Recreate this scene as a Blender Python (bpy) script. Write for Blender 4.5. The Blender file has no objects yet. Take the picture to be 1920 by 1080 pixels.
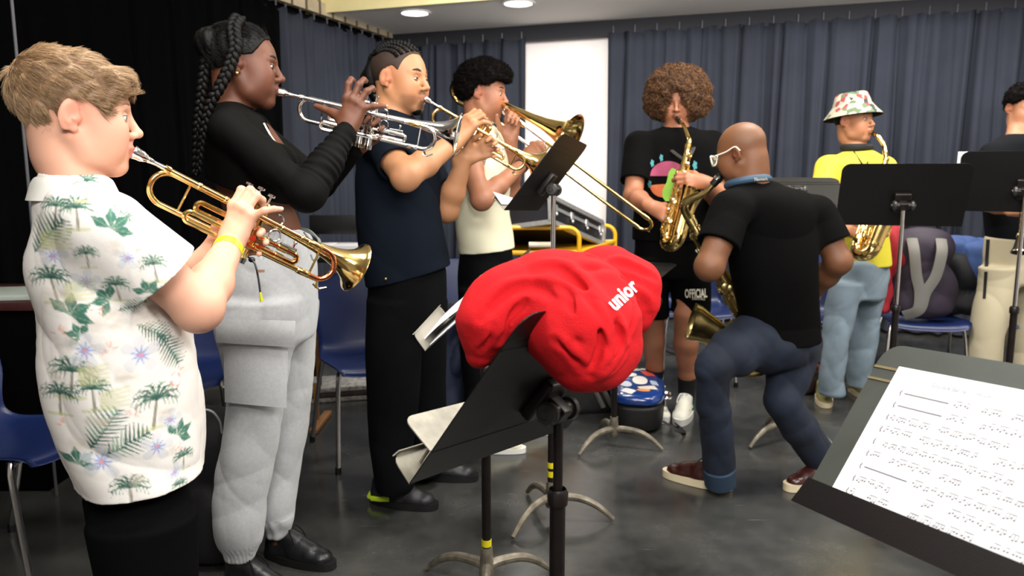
import bpy, math, random
import numpy as np
from mathutils import Matrix, Vector
from mathutils.bvhtree import BVHTree

# ------------------------------------------------------------------ camera, world, lights
sc = bpy.context.scene
COL = sc.collection
FPX = 1450.0
TH = math.radians(8.43)
CAMH = 1.30
cam_d = bpy.data.cameras.new('camera'); cam = bpy.data.objects.new('camera', cam_d); COL.objects.link(cam)
cam.location = (0, 0, CAMH); cam.rotation_euler = (math.pi/2 - TH, 0, 0)
cam_d.sensor_width = 36; cam_d.lens = 36*FPX/1920
cam_d.clip_start = 0.05; cam_d.clip_end = 60
cam_d.dof.use_dof = True; cam_d.dof.focus_distance = 1.75; cam_d.dof.aperture_fstop = 5.0
sc.camera = cam
sc.view_settings.view_transform = 'Standard'; sc.view_settings.look = 'None'
sc.view_settings.gamma = 1.0; sc.view_settings.exposure = 0.55
sc.view_settings.use_curve_mapping = False
sc.cycles.use_denoising = True
sc.cycles.max_bounces = 6; sc.cycles.diffuse_bounces = 3; sc.cycles.glossy_bounces = 4
sc.cycles.sample_clamp_indirect = 4.0
wd = bpy.data.worlds.new('world'); sc.world = wd; wd.use_nodes = True
wd.node_tree.nodes['Background'].inputs[0].default_value = (0.9, 0.95, 1.0, 1)
wd.node_tree.nodes['Background'].inputs[1].default_value = 0.10

def area(name, loc, size, power, color, tgt=None, sy=None):
    l = bpy.data.lights.new(name, 'AREA'); l.energy = power; l.color = color
    l.shape = 'RECTANGLE'; l.size = size; l.size_y = sy or size
    o = bpy.data.objects.new(name, l); COL.objects.link(o); o.location = loc
    d = Vector(tgt if tgt else (loc[0], loc[1], 0)) - Vector(loc)
    o.rotation_euler = d.to_track_quat('-Z', 'Y').to_euler()
    return o
# the rehearsal room's ceiling panels (behind, above and ahead of the photographer)
area('ceiling_panel_light', (0.3, -0.9, 2.85), 1.3, 74, (1, .98, .95), (0.1, 2.2, 0.9), 0.7)
area('ceiling_panel_light', (1.9, 0.3, 2.85), 1.2, 50, (1, .97, .93), (0.9, 2.6, 0.7), 0.6)
area('ceiling_panel_light', (-0.4, 1.6, 2.85), 1.2, 30, (1, .96, .9), (-0.4, 2.1, 0), 0.6)
area('ceiling_panel_light', (1.2, 3.2, 2.85), 1.2, 46, (1, .96, .9), (1.0, 3.5, 0), 0.6)
area('ceiling_panel_light', (2.9, 2.9, 2.85), 1.2, 50, (1, .96, .9), (2.6, 4.2, 0.4), 0.6)
area('ceiling_panel_light', (0.2, 5.0, 2.58), 0.9, 42, (1, .96, .92), (0.2, 6.3, 1.0), 0.5)
area('ceiling_panel_light', (2.6, 4.6, 2.58), 1.0, 34, (1, .97, .95), (2.9, 6.2, 1.0), 0.5)

_l = bpy.data.lights.new('ceiling_fill_spot', 'SPOT'); _l.energy = 240; _l.spot_size = 1.5; _l.spot_blend = .9; _l.shadow_soft_size = .12; _l.color = (1, .98, .96)  # added fill spot near the camera that brightens the ceiling; no lamp of the room
_o = bpy.data.objects.new('ceiling_fill_spot', _l); COL.objects.link(_o); _o.location = (.15, -.35, 1.75); _o.rotation_euler = (Vector((.6, 3.2, 3.2))-_o.location).to_track_quat('-Z', 'Y').to_euler()

FW = np.array([0, math.cos(TH), -math.sin(TH)]); UPV = np.array([0, math.sin(TH), math.cos(TH)]); RT = np.array([1., 0, 0])
CAMP = np.array([0, 0, CAMH])
def ray(px, py): return FW + RT*(px-960)/FPX + UPV*(540-py)/FPX
def Wd(px, py, d): return CAMP + ray(px, py)*d          # point at optical depth d
def W(px, py, Y):                                       # point at world y = Y
    r = ray(px, py); return CAMP + r*(Y/r[1])
def G(px, py, z=0.0):                                   # point on the horizontal plane z
    r = ray(px, py); return CAMP + r*((z-CAMH)/r[2])
def V(*a): return np.array(a, float)
def nrm(v): v = np.asarray(v, float); return v/(np.linalg.norm(v)+1e-12)

# ------------------------------------------------------------------ materials
def hexc(h):
    h = h.lstrip('#'); o = []
    for i in (0, 2, 4):
        c = int(h[i:i+2], 16)/255; o.append(c/12.92 if c <= .04045 else ((c+.055)/1.055)**2.4)
    return tuple(o)
MATS = {}
def mat(name, col=None, rough=.5, metal=0., bump=0., bscale=60., var=0., vscale=8., spec=None, sss=0., attr=False,
        coat=0., sheen=0., rvar=0., emit=None, aniso=None, wave=None, trans=0.):
    if name in MATS: return MATS[name]
    m = bpy.data.materials.new(name); m.use_nodes = True; nt = m.node_tree; N = nt.nodes; L = nt.links
    b = N['Principled BSDF']; c = hexc(col) if isinstance(col, str) else (col or (.5, .5, .5))
    b.inputs['Base Color'].default_value = (*c, 1); b.inputs['Roughness'].default_value = rough
    b.inputs['Metallic'].default_value = metal
    if spec is not None: b.inputs['Specular IOR Level'].default_value = spec
    if coat: b.inputs['Coat Weight'].default_value = coat; b.inputs['Coat Roughness'].default_value = .08
    if sheen: b.inputs['Sheen Weight'].default_value = sheen
    if trans: b.inputs['Transmission Weight'].default_value = trans
    if sss:
        b.inputs['Subsurface Weight'].default_value = sss; b.inputs['Subsurface Radius'].default_value = (.9, .35, .2)
        b.inputs['Subsurface Scale'].default_value = .012
    tc = N.new('ShaderNodeTexCoord'); out = None
    if attr:
        a = N.new('ShaderNodeAttribute'); a.attribute_name = 'Col'; out = a.outputs['Color']
    if var:
        n = N.new('ShaderNodeTexNoise'); n.inputs['Scale'].default_value = vscale; n.inputs['Detail'].default_value = 4
        L.new(tc.outputs['Object'], n.inputs['Vector'])
        mr = N.new('ShaderNodeMapRange'); mr.inputs[1].default_value = .3; mr.inputs[2].default_value = .7
        mr.inputs[3].default_value = 1-var; mr.inputs[4].default_value = 1+var; L.new(n.outputs[0], mr.inputs[0])
        h = N.new('ShaderNodeHueSaturation'); h.inputs['Color'].default_value = (*c, 1)
        if out: L.new(out, h.inputs['Color'])
        L.new(mr.outputs[0], h.inputs['Value']); out = h.outputs['Color']
    if out: L.new(out, b.inputs['Base Color'])
    if bump:
        if wave:
            n = N.new('ShaderNodeTexWave'); n.inputs['Scale'].default_value = bscale; n.inputs['Distortion'].default_value = wave
        else:
            n = N.new('ShaderNodeTexNoise'); n.inputs['Scale'].default_value = bscale; n.inputs['Detail'].default_value = 5
        L.new(tc.outputs['Object'], n.inputs['Vector'])
        bp = N.new('ShaderNodeBump'); bp.inputs['Strength'].default_value = bump; bp.inputs['Distance'].default_value = .004
        L.new(n.outputs[0], bp.inputs['Height']); L.new(bp.outputs[0], b.inputs['Normal'])
    if rvar:
        n = N.new('ShaderNodeTexNoise'); n.inputs['Scale'].default_value = 5; n.inputs['Detail'].default_value = 6
        L.new(tc.outputs['Object'], n.inputs['Vector'])
        mr = N.new('ShaderNodeMapRange'); mr.inputs[1].default_value = .3; mr.inputs[2].default_value = .7
        mr.inputs[3].default_value = max(rough-rvar, .02); mr.inputs[4].default_value = rough+rvar
        L.new(n.outputs[0], mr.inputs[0]); L.new(mr.outputs[0], b.inputs['Roughness'])
    if emit:
        b.inputs['Emission Color'].default_value = (*hexc(emit[0]), 1); b.inputs['Emission Strength'].default_value = emit[1]
    MATS[name] = m; return m

M_BRASS = mat('lacquered_brass', (.83, .59, .22), .13, 1., rvar=.05)
M_BRASSD = mat('aged_brass', (.42, .32, .13), .27, 1., rvar=.06)
M_SILVER = mat('silver_plate', (.86, .85, .83), .11, 1., rvar=.04)
M_COPPER = mat('rose_brass', (.82, .33, .15), .16, 1.)
M_CHROME = mat('chrome', (.72, .72, .72), .14, 1.)
M_BLACKMETAL = mat('black_powder_coat', '0b0a0a', .45, 0., bump=.08, bscale=500, var=.2, spec=.3)
M_BLACKTUBE = mat('black_steel_tube', '1b1514', .35, .3, var=.35, vscale=30)
M_GREYCAST = mat('worn_grey_cast_metal', '7b7466', .45, .5, var=.45, vscale=25, bump=.2, bscale=80)
M_YTAPE = mat('yellow_tape', 'e0d21c', .4)
M_PLASTICBLK = mat('black_plastic', '0c0c0d', .35)
M_PAPER = mat('white_paper', 'f4f4f6', .7)
M_BLUEPLASTIC = mat('blue_chair_plastic', '152450', .32, bump=.15, bscale=300)
M_WHITE = mat('white_paint', 'f0eae4', .7, var=.02)

# ------------------------------------------------------------------ mesh building
def frame_cols(ex, ey, ez, o=(0, 0, 0)):
    M = np.eye(4); M[:3, 0] = ex; M[:3, 1] = ey; M[:3, 2] = ez; M[:3, 3] = o; return M
def frame_xz(o, x, z):
    """x axis exact, z made orthogonal to it"""
    x = nrm(x); z = np.asarray(z, float); z = nrm(z - x*np.dot(x, z)); return frame_cols(x, np.cross(z, x), z, o)
def rotz(a, o=(0, 0, 0)):
    c, s = math.cos(a), math.sin(a); return frame_cols((c, s, 0), (-s, c, 0), (0, 0, 1), o)
def smooth_path(pts, n=8, closed=False):
    P = np.asarray(pts, float); m = len(P)
    if m < 3: return P
    out = []
    rng = range(m if closed else m-1)
    for i in rng:
        p0 = P[(i-1) % m] if (closed or i > 0) else 2*P[0]-P[1]
        p1 = P[i]; p2 = P[(i+1) % m]
        p3 = P[(i+2) % m] if (closed or i+2 < m) else 2*P[-1]-P[-2]
        for k in range(n):
            t = k/n
            out.append(.5*((2*p1)+(-p0+p2)*t+(2*p0-5*p1+4*p2-p3)*t*t+(-p0+3*p1-3*p2+p3)*t**3))
    if not closed: out.append(P[-1])
    return np.array(out)
def arc(c, u, v, r, a0, a1, n=12):
    c = np.asarray(c, float); u = np.asarray(u, float); v = np.asarray(v, float)
    return [c + r*(u*math.cos(a)+v*math.sin(a)) for a in np.linspace(a0, a1, n)]
class MB:
    def __init__(s): s.v = []; s.f = []; s.m = []; s.n = 0; s.M = np.eye(4); s.c = []
    def put(s, v, f, mi=0, col=None):
        v = np.asarray(v, float) @ s.M[:3, :3].T + s.M[:3, 3]
        s.v.append(v); s.f += [tuple(i+s.n for i in q) for q in f]; s.m += [mi]*len(f); s.n += len(v)
        s.c.append(np.tile(np.array([*(col if col is not None else (1, 1, 1)), 1.]), (len(v), 1)))
        return s
    def tube(s, pts, r, seg=12, mi=0, cap=True, closed=False, flat=None, col=None):
        P = np.asarray(pts, float); n = len(P); r = np.broadcast_to(np.asarray(r, float), (n,)) if np.ndim(r) == 0 or len(np.atleast_1d(r)) == n else np.interp(np.linspace(0, 1, n), np.linspace(0, 1, len(r)), r)
        T = np.gradient(P, axis=0) if n > 2 else np.tile(P[1]-P[0], (n, 1))
        if closed: T = np.roll(P, -1, 0)-np.roll(P, 1, 0)
        T = T/(np.linalg.norm(T, axis=1, keepdims=True)+1e-12)
        a = V(0, 0, 1) if abs(T[0][2]) < .9 else V(1, 0, 0)
        if flat is not None: a = np.asarray(flat[0], float)
        N_ = nrm(a - T[0]*np.dot(a, T[0])); vs = []
        an = np.linspace(0, 2*math.pi, seg, endpoint=False)
        for i in range(n):
            if i: N_ = nrm(N_ - T[i]*np.dot(N_, T[i]))
            B = np.cross(T[i], N_); fx = flat[1] if flat is not None else 1
            vs.append(P[i] + r[i]*(np.outer(np.cos(an)*fx, N_)+np.outer(np.sin(an), B)))
        vs = np.concatenate(vs); f = []
        for i in range(n if closed else n-1):
            j = (i+1) % n
            for k in range(seg):
                l = (k+1) % seg; f.append((i*seg+k, i*seg+l, j*seg+l, j*seg+k))
        if cap and not closed:
            f.append(tuple(range(seg-1, -1, -1))); f.append(tuple((n-1)*seg+k for k in range(seg)))
        return s.put(vs, f, mi, col)
    def lathe(s, prof, o=(0, 0, 0), axis=(0, 0, 1), seg=24, mi=0, cap=True, col=None):
        """prof: (t along the axis, radius)"""
        ax = nrm(axis); a = V(0, 0, 1) if abs(ax[2]) < .9 else V(1, 0, 0)
        u = nrm(np.cross(a, ax)); v = np.cross(ax, u); an = np.linspace(0, 2*math.pi, seg, endpoint=False); vs = []
        ring = np.outer(np.cos(an), u)+np.outer(np.sin(an), v)
        for t, r in prof: vs.append(np.asarray(o, float)+ax*t+ring*r)
        f = []; n = len(prof)
        for i in range(n-1):
            for k in range(seg):
                l = (k+1) % seg; f.append((i*seg+k, i*seg+l, (i+1)*seg+l, (i+1)*seg+k))
        if cap: f.append(tuple(range(seg-1, -1, -1))); f.append(tuple((n-1)*seg+k for k in range(seg)))
        return s.put(np.concatenate(vs), f, mi, col)
    def box(s, c, h, R=None, bev=0., mi=0, col=None):
        """h: half sizes; R: 3x3 columns = axes"""
        h = np.asarray(h, float); R = np.eye(3) if R is None else np.asarray(R, float); b = min(bev, *(h*.95)) if bev else 0
        if not b:
            vs = np.array([(x, y, z) for x in (-1, 1) for y in (-1, 1) for z in (-1, 1)])*h
            f = [(0, 1, 3, 2), (4, 6, 7, 5), (0, 4, 5, 1), (2, 3, 7, 6), (0, 2, 6, 4), (1, 5, 7, 3)]
            return s.put(vs @ R.T + c, f, mi, col)
        bm = __import__('bmesh').new(); __import__('bmesh').ops.create_cube(bm, size=1)
        for v in bm.verts: v.co = Vector([v.co[i]*2*h[i] for i in range(3)])
        __import__('bmesh').ops.bevel(bm, geom=bm.edges[:], offset=b, segments=3, affect='EDGES', profile=.5)
        bm.verts.index_update(); vs = np.array([v.co[:] for v in bm.verts]); f = [tuple(v.index for v in q.verts) for q in bm.faces]; bm.free()
        return s.put(vs @ R.T + c, f, mi, col)
    def ball(s, c, r, R=None, seg=12, rings=8, mi=0, col=None):
        r = np.broadcast_to(np.asarray(r, float), (3,)); R = np.eye(3) if R is None else np.asarray(R, float)
        vs = [(0, 0, 1)]
        for i in range(1, rings):
            a = math.pi*i/rings
            vs += [(math.sin(a)*math.cos(b), math.sin(a)*math.sin(b), math.cos(a)) for b in np.linspace(0, 2*math.pi, seg, endpoint=False)]
        vs.append((0, 0, -1)); f = []
        for k in range(seg): f.append((0, 1+k, 1+(k+1) % seg))
        for i in range(rings-2):
            for k in range(seg):
                l = (k+1) % seg; a = 1+i*seg; f.append((a+k, a+seg+k, a+seg+l, a+l))
        e = len(vs)-1; a = 1+(rings-2)*seg
        for k in range(seg): f.append((a+(k+1) % seg, a+k, e))
        return s.put((np.array(vs)*r) @ R.T + c, f, mi, col)
    def grid(s, P, mi=0, thick=0., closed_u=False, col=None):
        """P: (nu,nv,3) array of points; thick: solid sheet"""
        P = np.asarray(P, float); nu, nv = P.shape[:2]
        def faces(off, flip):
            f = []
            for i in range(nu if closed_u else nu-1):
                for j in range(nv-1):
                    i2 = (i+1) % nu
                    q = (off+i*nv+j, off+i2*nv+j, off+i2*nv+j+1, off+i*nv+j+1); f.append(q[::-1] if flip else q)
            return f
        if not thick: return s.put(P.reshape(-1, 3), faces(0, False), mi, col)
        du = np.gradient(P, axis=0); dv = np.gradient(P, axis=1); n = np.cross(du, dv); n /= (np.linalg.norm(n, axis=2, keepdims=True)+1e-12)
        Q = P - n*thick; vs = np.concatenate([P.reshape(-1, 3), Q.reshape(-1, 3)]); f = faces(0, False)+faces(nu*nv, True); o = nu*nv
        for i in range(nu-1):
            for j, fl in ((0, 1), (nv-1, 0)):
                q = (i*nv+j, (i+1)*nv+j, o+(i+1)*nv+j, o+i*nv+j); f.append(q[::-1] if not fl else q)
        for j in range(nv-1):
            for i, fl in ((0, 0), (nu-1, 1)):
                q = (i*nv+j, i*nv+j+1, o+i*nv+j+1, o+i*nv+j); f.append(q[::-1] if not fl else q)
        return s.put(vs, f, mi, col)
    def prism(s, poly, o, u, v, t, mi=0, col=None):
        """poly 2D points in plane (u,v) at o, extruded by vector t"""
        o = np.asarray(o, float); u = np.asarray(u, float); v = np.asarray(v, float); n = len(poly)
        A = np.array([o+u*a+v*b for a, b in poly]); vs = np.concatenate([A, A+np.asarray(t, float)])
        f = [tuple(range(n-1, -1, -1)), tuple(range(n, 2*n))]+[(i, (i+1) % n, n+(i+1) % n, n+i) for i in range(n)]
        return s.put(vs, f, mi, col)
def rrect(w, h, r, n=5, corners=(1, 1, 1, 1)):
    """rounded rectangle centred, ccw from lower left; corners ll, lr, ur, ul"""
    out = []
    for (sx, sy, a), on in zip(((-1, -1, math.pi), (1, -1, -math.pi/2), (1, 1, 0), (-1, 1, math.pi/2)), corners):
        rr = r if on else 1e-4; cx, cy = sx*(w/2-rr), sy*(h/2-rr)
        out += [(cx+rr*math.cos(a+t), cy+rr*math.sin(a+t)) for t in np.linspace(0, math.pi/2, n)]
    return out

def mesh_obj(name, v, f, mats, parent=None, midx=None, col=None, smooth=True, loc=(0, 0, 0), auto=None):
    me = bpy.data.meshes.new(name)
    if isinstance(f, np.ndarray):
        n = len(f); me.vertices.add(len(v)); me.vertices.foreach_set('co', np.ascontiguousarray(v, np.float32).ravel())
        me.loops.add(n*4); me.loops.foreach_set('vertex_index', np.ascontiguousarray(f, np.int32).ravel())
        me.polygons.add(n); me.polygons.foreach_set('loop_start', np.arange(0, n*4, 4, dtype=np.int32))
        me.update(calc_edges=True)
    else: me.from_pydata([tuple(x) for x in v], [], f); me.update()
    for m in (mats if isinstance(mats, (list, tuple)) else [mats]): me.materials.append(m)
    if midx is not None: me.polygons.foreach_set('material_index', np.asarray(midx, np.int32))
    if smooth: me.polygons.foreach_set('use_smooth', np.ones(len(me.polygons), bool))
    if auto: me.set_sharp_from_angle(angle=math.radians(auto))
    if col is not None:
        a = me.color_attributes.new('Col', 'FLOAT_COLOR', 'POINT'); a.data.foreach_set('color', np.ascontiguousarray(col, np.float32).ravel())
    o = bpy.data.objects.new(name, me); COL.objects.link(o)
    if parent is not None: o.parent = parent
    o.location = loc
    return o
class Thing:
    """a top-level Empty at the thing's base; parts are given in world coordinates"""
    def __init__(s, name, label, cat, loc, group=None):
        o = bpy.data.objects.new(name, None); COL.objects.link(o); o.location = tuple(loc); o.empty_display_size = .1
        o['label'] = label; o['category'] = cat
        if group: o['group'] = group
        s.o = o; s.loc = np.asarray(loc, float)
    def part(s, name, mb, mats, parent=None, smooth=True, auto=35, label=None, colored=False):
        if isinstance(mb, MB):
            if not mb.v: return None
            v = np.concatenate(mb.v)-s.loc; col = np.concatenate(mb.c) if colored else None
            o = mesh_obj(name, v, mb.f, mats, parent or s.o, mb.m, col, smooth, auto=auto)
        else:
            v, f, c = mb; o = mesh_obj(name, v-s.loc, f, mats, parent or s.o, None, c, True)
        if label: o['label'] = label
        return o
def single(name, mb, mats, label, cat, loc, group=None, smooth=True, auto=35, colored=False, kind=None):
    loc = np.asarray(loc, float)
    if isinstance(mb, MB):
        o = mesh_obj(name, np.concatenate(mb.v)-loc, mb.f, mats, None, mb.m, np.concatenate(mb.c) if colored else None, smooth, tuple(loc), auto)
    else:
        v, f, c = mb; o = mesh_obj(name, v-loc, f, mats, None, None, c, True, tuple(loc))
    if kind: o['kind'] = kind
    if label: o['label'] = label
    if cat: o['category'] = cat
    if group: o['group'] = group
    return o
def structure(name, mb, mats, parent=None, smooth=False, auto=None):
    o = mesh_obj(name, np.concatenate(mb.v), mb.f, mats, parent, mb.m, None, smooth, auto=auto)
    if parent is None: o['kind'] = 'structure'
    return o
def copy_tree(o, parent=None):
    c = o.copy(); COL.objects.link(c); c.parent = parent
    for ch in list(o.children): copy_tree(ch, c)
    return c

# ------------------------------------------------------------------ signed-distance modelling
class SDF:
    def __init__(s, lo, hi, h):
        s.lo = np.asarray(lo, float)-3*h; s.h = h; s.n = np.ceil((np.asarray(hi)+3*h-s.lo)/h).astype(int)+1
        s.g = np.full(tuple(s.n), .06, np.float32)
    def _blk(s, lo, hi, pad):
        a = np.clip(np.floor((np.asarray(lo)-pad-s.lo)/s.h).astype(int), 0, s.n); b = np.clip(np.ceil((np.asarray(hi)+pad-s.lo)/s.h).astype(int)+1, 0, s.n)
        if np.any(b <= a): return None
        ax = [(s.lo[i]+s.h*np.arange(a[i], b[i])).astype(np.float32) for i in range(3)]
        return (slice(a[0], b[0]), slice(a[1], b[1]), slice(a[2], b[2])), ax[0][:, None, None], ax[1][None, :, None], ax[2][None, None, :]
    def op(s, fn, lo, hi, k=.01, sub=False, inter=False):
        lo, hi = np.minimum(lo, hi), np.maximum(lo, hi)
        B = s._blk(lo, hi, k+3*s.h)
        if B is None: return s
        sl, X, Y, Z = B; d = fn(X, Y, Z).astype(np.float32); g = s.g[sl]
        if sub: d = -d
        hh = np.maximum(k-np.abs(g-d), 0)/max(k, 1e-6)
        s.g[sl] = (np.maximum(g, d)+hh*hh*k*.25) if sub else (np.minimum(g, d)-hh*hh*k*.25)
        return s
    def cap(s, a, b, ra, rb=None, k=.01, flat=None, sub=False):
        a = np.asarray(a, float); b = np.asarray(b, float); rb = ra if rb is None else rb; ab = b-a; L2 = max(ab@ab, 1e-9)
        if flat is not None: fn_, fs = nrm(flat[0]), flat[1]
        def f(X, Y, Z):
            x = X-a[0]; y = Y-a[1]; z = Z-a[2]
            t = np.clip((x*ab[0]+y*ab[1]+z*ab[2])/L2, 0, 1)
            x = x-t*ab[0]; y = y-t*ab[1]; z = z-t*ab[2]; r2 = x*x+y*y+z*z
            if flat is not None:
                q = x*fn_[0]+y*fn_[1]+z*fn_[2]; r2 = r2+q*q*(1/fs**2-1)
            d = np.sqrt(r2)-(ra+(rb-ra)*t)
            return d*(min(fs, 1) if flat is not None else 1)
        R = max(ra, rb)*(max(1, flat[1]) if flat is not None else 1)
        return s.op(f, np.minimum(a, b)-R, np.maximum(a, b)+R, k, sub)
    def chain(s, P, r, k=.01, flat=None, sub=False):
        r = np.broadcast_to(np.asarray(r, float), (len(P),))
        for i in range(len(P)-1): s.cap(P[i], P[i+1], r[i], r[i+1], k, flat, sub)
        return s
    def ell(s, c, r, R=None, k=.01, sub=False):
        c = np.asarray(c, float); r = np.broadcast_to(np.asarray(r, float), (3,)); R = np.eye(3) if R is None else np.asarray(R, float)
        def f(X, Y, Z):
            x = X-c[0]; y = Y-c[1]; z = Z-c[2]
            u = [x*R[0, i]+y*R[1, i]+z*R[2, i] for i in range(3)]
            k0 = np.sqrt(sum((u[i]/r[i])**2 for i in range(3))); k1 = np.sqrt(sum((u[i]/r[i]**2)**2 for i in range(3)))
            return k0*(k0-1)/np.maximum(k1, 1e-6)
        m = np.abs(R) @ r
        return s.op(f, c-m, c+m, k, sub)
    def box(s, c, hs, R=None, rad=.005, k=.005, sub=False):
        c = np.asarray(c, float); hs = np.asarray(hs, float)-rad; R = np.eye(3) if R is None else np.asarray(R, float)
        def f(X, Y, Z):
            x = X-c[0]; y = Y-c[1]; z = Z-c[2]
            q = [np.abs(x*R[0, i]+y*R[1, i]+z*R[2, i])-hs[i] for i in range(3)]
            return np.sqrt(sum(np.maximum(a, 0)**2 for a in q))+np.minimum(np.maximum(q[0], np.maximum(q[1], q[2])), 0)-rad
        m = np.abs(R) @ (hs+rad)
        return s.op(f, c-m, c+m, k, sub)
    def stack(s, M, lev, k=.01, sub=False, p=2.0, end=.01):
        """elliptical cross-sections along the local z of frame M; lev: (z, cx, cy, rx, ry)"""
        L = np.array(sorted(lev), float); M = np.asarray(M); R = M[:3, :3]; o = M[:3, 3]
        # catmull resample for smoothness
        S = smooth_path(L, 6) if len(L) > 2 else L
        S = S[np.argsort(S[:, 0])]
        def f(X, Y, Z):
            x = X-o[0]; y = Y-o[1]; z = Z-o[2]
            u = x*R[0, 0]+y*R[1, 0]+z*R[2, 0]; v = x*R[0, 1]+y*R[1, 1]+z*R[2, 1]; w = x*R[0, 2]+y*R[1, 2]+z*R[2, 2]
            u, v, w = np.broadcast_arrays(u, v, w)
            cx, cy, rx, ry = (np.interp(w, S[:, 0], S[:, i]).astype(np.float32) for i in range(1, 5))
            a = np.abs((u-cx)/rx); b = np.abs((v-cy)/ry)
            q = np.sqrt(a*a+b*b) if p == 2 else (a**p+b**p)**(1/p)
            d = (q-1)*np.minimum(rx, ry)
            e = np.maximum(w-S[-1, 0], S[0, 0]-w)
            return np.maximum(d, e) if end <= 0 else np.where((d > -end) & (e > -end), np.sqrt(np.maximum(d+end, 0)**2+np.maximum(e+end, 0)**2)-end, np.maximum(d, e))
        c = []
        for z, cx, cy, rx, ry in L:
            for sx in (-1, 1):
                for sy in (-1, 1): c.append(o+R@V(cx+sx*rx, cy+sy*ry, z))
        c = np.array(c)
        return s.op(f, c.min(0), c.max(0), k, sub)
    def sleeve(s, a, b, fr, r0, r1, h0, h1, k=.03, over=.2, back=.05):
        """hollow-ended sleeve from a along a->b, ending squarely at fraction fr"""
        a = np.asarray(a, float); b = np.asarray(b, float); d = nrm(b-a); o = a+(b-a)*fr; L = np.linalg.norm(b-a)*(fr+over)
        def f(X, Y, Z):
            x = X-a[0]; y = Y-a[1]; z = Z-a[2]; t = x*d[0]+y*d[1]+z*d[2]; r = np.sqrt(np.maximum(x*x+y*y+z*z-t*t, 0)); tt = np.clip(t/L, 0, 1)
            dc = np.where(t < 0, np.sqrt(r*r+t*t), r)-(r0+(r1-r0)*tt)-wrinkle(int(r0*1000), .0045, 15)(X, Y, Z); q = t-np.linalg.norm(b-a)*fr
            cav = np.clip((q+back)/back, 0, 1); dcv = np.minimum(np.minimum(h0+(h1-h0)*cav, r0+(r1-r0)*tt-3.0*s.h)-r, q+back)
            return np.maximum(np.maximum(dc, q), dcv)
        R = max(r0, r1); e = a+d*L
        return s.op(f, np.minimum(a, e)-R, np.maximum(a, e)+R, k)
    def cut(s, o, n, lo=None, hi=None, k=.004):
        """remove everything on the +n side of plane (o,n) inside the box"""
        o = np.asarray(o, float); n = nrm(n)
        lo = s.lo if lo is None else np.asarray(lo, float); hi = s.lo+s.n*s.h if hi is None else np.asarray(hi, float)
        B = s._blk(lo, hi, 0)
        if B is None: return s
        sl, X, Y, Z = B; d = ((X-o[0])*n[0]+(Y-o[1])*n[1]+(Z-o[2])*n[2]).astype(np.float32)
        s.g[sl] = np.maximum(s.g[sl], d); return s
    def disp(s, fn, band=.03):
        I = np.nonzero(np.abs(s.g) < band)
        P = [(s.lo[i]+s.h*I[i]) for i in range(3)]
        s.g[I] -= fn(*P).astype(np.float32); return s
    def mesh(s):
        g = s.g; S = g < 0; h = s.h
        cnt = np.zeros(tuple(np.array(g.shape)-1), np.uint8)
        for i in (0, 1):
            for j in (0, 1):
                for k in (0, 1): cnt += S[i:g.shape[0]-1+i, j:g.shape[1]-1+j, k:g.shape[2]-1+k]
        mask = (cnt > 0) & (cnt < 8); idx = np.argwhere(mask); N_ = len(idx)
        off = np.array([(i, j, k) for i in (0, 1) for j in (0, 1) for k in (0, 1)])
        vals = np.stack([g[tuple((idx+o).T)] for o in off], 1)
        acc = np.zeros((N_, 3)); c = np.zeros(N_)
        for a in range(8):
            for b in range(a+1, 8):
                if np.abs(off[a]-off[b]).sum() != 1: continue
                va, vb = vals[:, a], vals[:, b]; m = (va < 0) != (vb < 0)
                t = np.where(m, va/np.where(m, va-vb, 1), 0)[:, None]
                acc += m[:, None]*(off[a]+t*(off[b]-off[a])); c += m
        v = s.lo+h*(idx+acc/c[:, None])
        vid = np.full(cnt.shape, -1, np.int32); vid[tuple(idx.T)] = np.arange(N_)
        F = []
        for ax in range(3):
            A = np.take(S, range(g.shape[ax]-1), ax); B = np.take(S, range(1, g.shape[ax]), ax)
            e = np.argwhere(A != B); o1, o2 = [(1, 2), (2, 0), (0, 1)][ax]
            e = e[(e[:, o1] > 0) & (e[:, o2] > 0) & (e[:, o1] < g.shape[o1]-1) & (e[:, o2] < g.shape[o2]-1)]
            u = np.zeros(3, int); u[o1] = 1; w = np.zeros(3, int); w[o2] = 1
            q = np.stack([vid[tuple((e-u-w).T)], vid[tuple((e-w).T)], vid[tuple(e.T)], vid[tuple((e-u).T)]], 1)
            fl = S[tuple(e.T)]; q[~fl] = q[~fl][:, ::-1]; F.append(q)
        F = np.concatenate(F).astype(np.int32)
        return v, F
    def out(s, colfn=None):
        v, f = s.mesh(); c = None
        if colfn is not None:
            c = np.ones((len(v), 4)); c[:, :3] = colfn(v)
        s.g = None
        return v, f, c

def wrinkle(seed, amp, sc_=14., dirs=None, zf=None):
    """soft cloth folds: warped ridges"""
    rng = np.random.default_rng(seed); D = []
    for i in range(4):
        d = nrm(rng.normal(size=3)) if dirs is None else nrm(np.asarray(dirs[i % len(dirs)])+.35*rng.normal(size=3))
        D.append((d*sc_*(1+.5*i)*rng.uniform(.8, 1.2), rng.uniform(0, 6.3), nrm(rng.normal(size=3))*sc_*.7, rng.uniform(0, 6.3), .5**i))
    def f(x, y, z):
        o = 0
        for d, p, w, q, a in D:
            ph = d[0]*x+d[1]*y+d[2]*z+p+1.4*np.sin(w[0]*x+w[1]*y+w[2]*z+q)
            o = o + a*(2*np.abs(np.sin(ph*.5))**.8-1.35)
        m = zf(x, y, z) if zf is not None else 1
        return amp*o*m
    return f
def plain(c):
    c = hexc(c) if isinstance(c, str) else c
    return lambda v: np.tile(c, (len(v), 1))
def bb(pts, m):
    P = np.array(pts); return P.min(0)-m, P.max(0)+m
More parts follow.
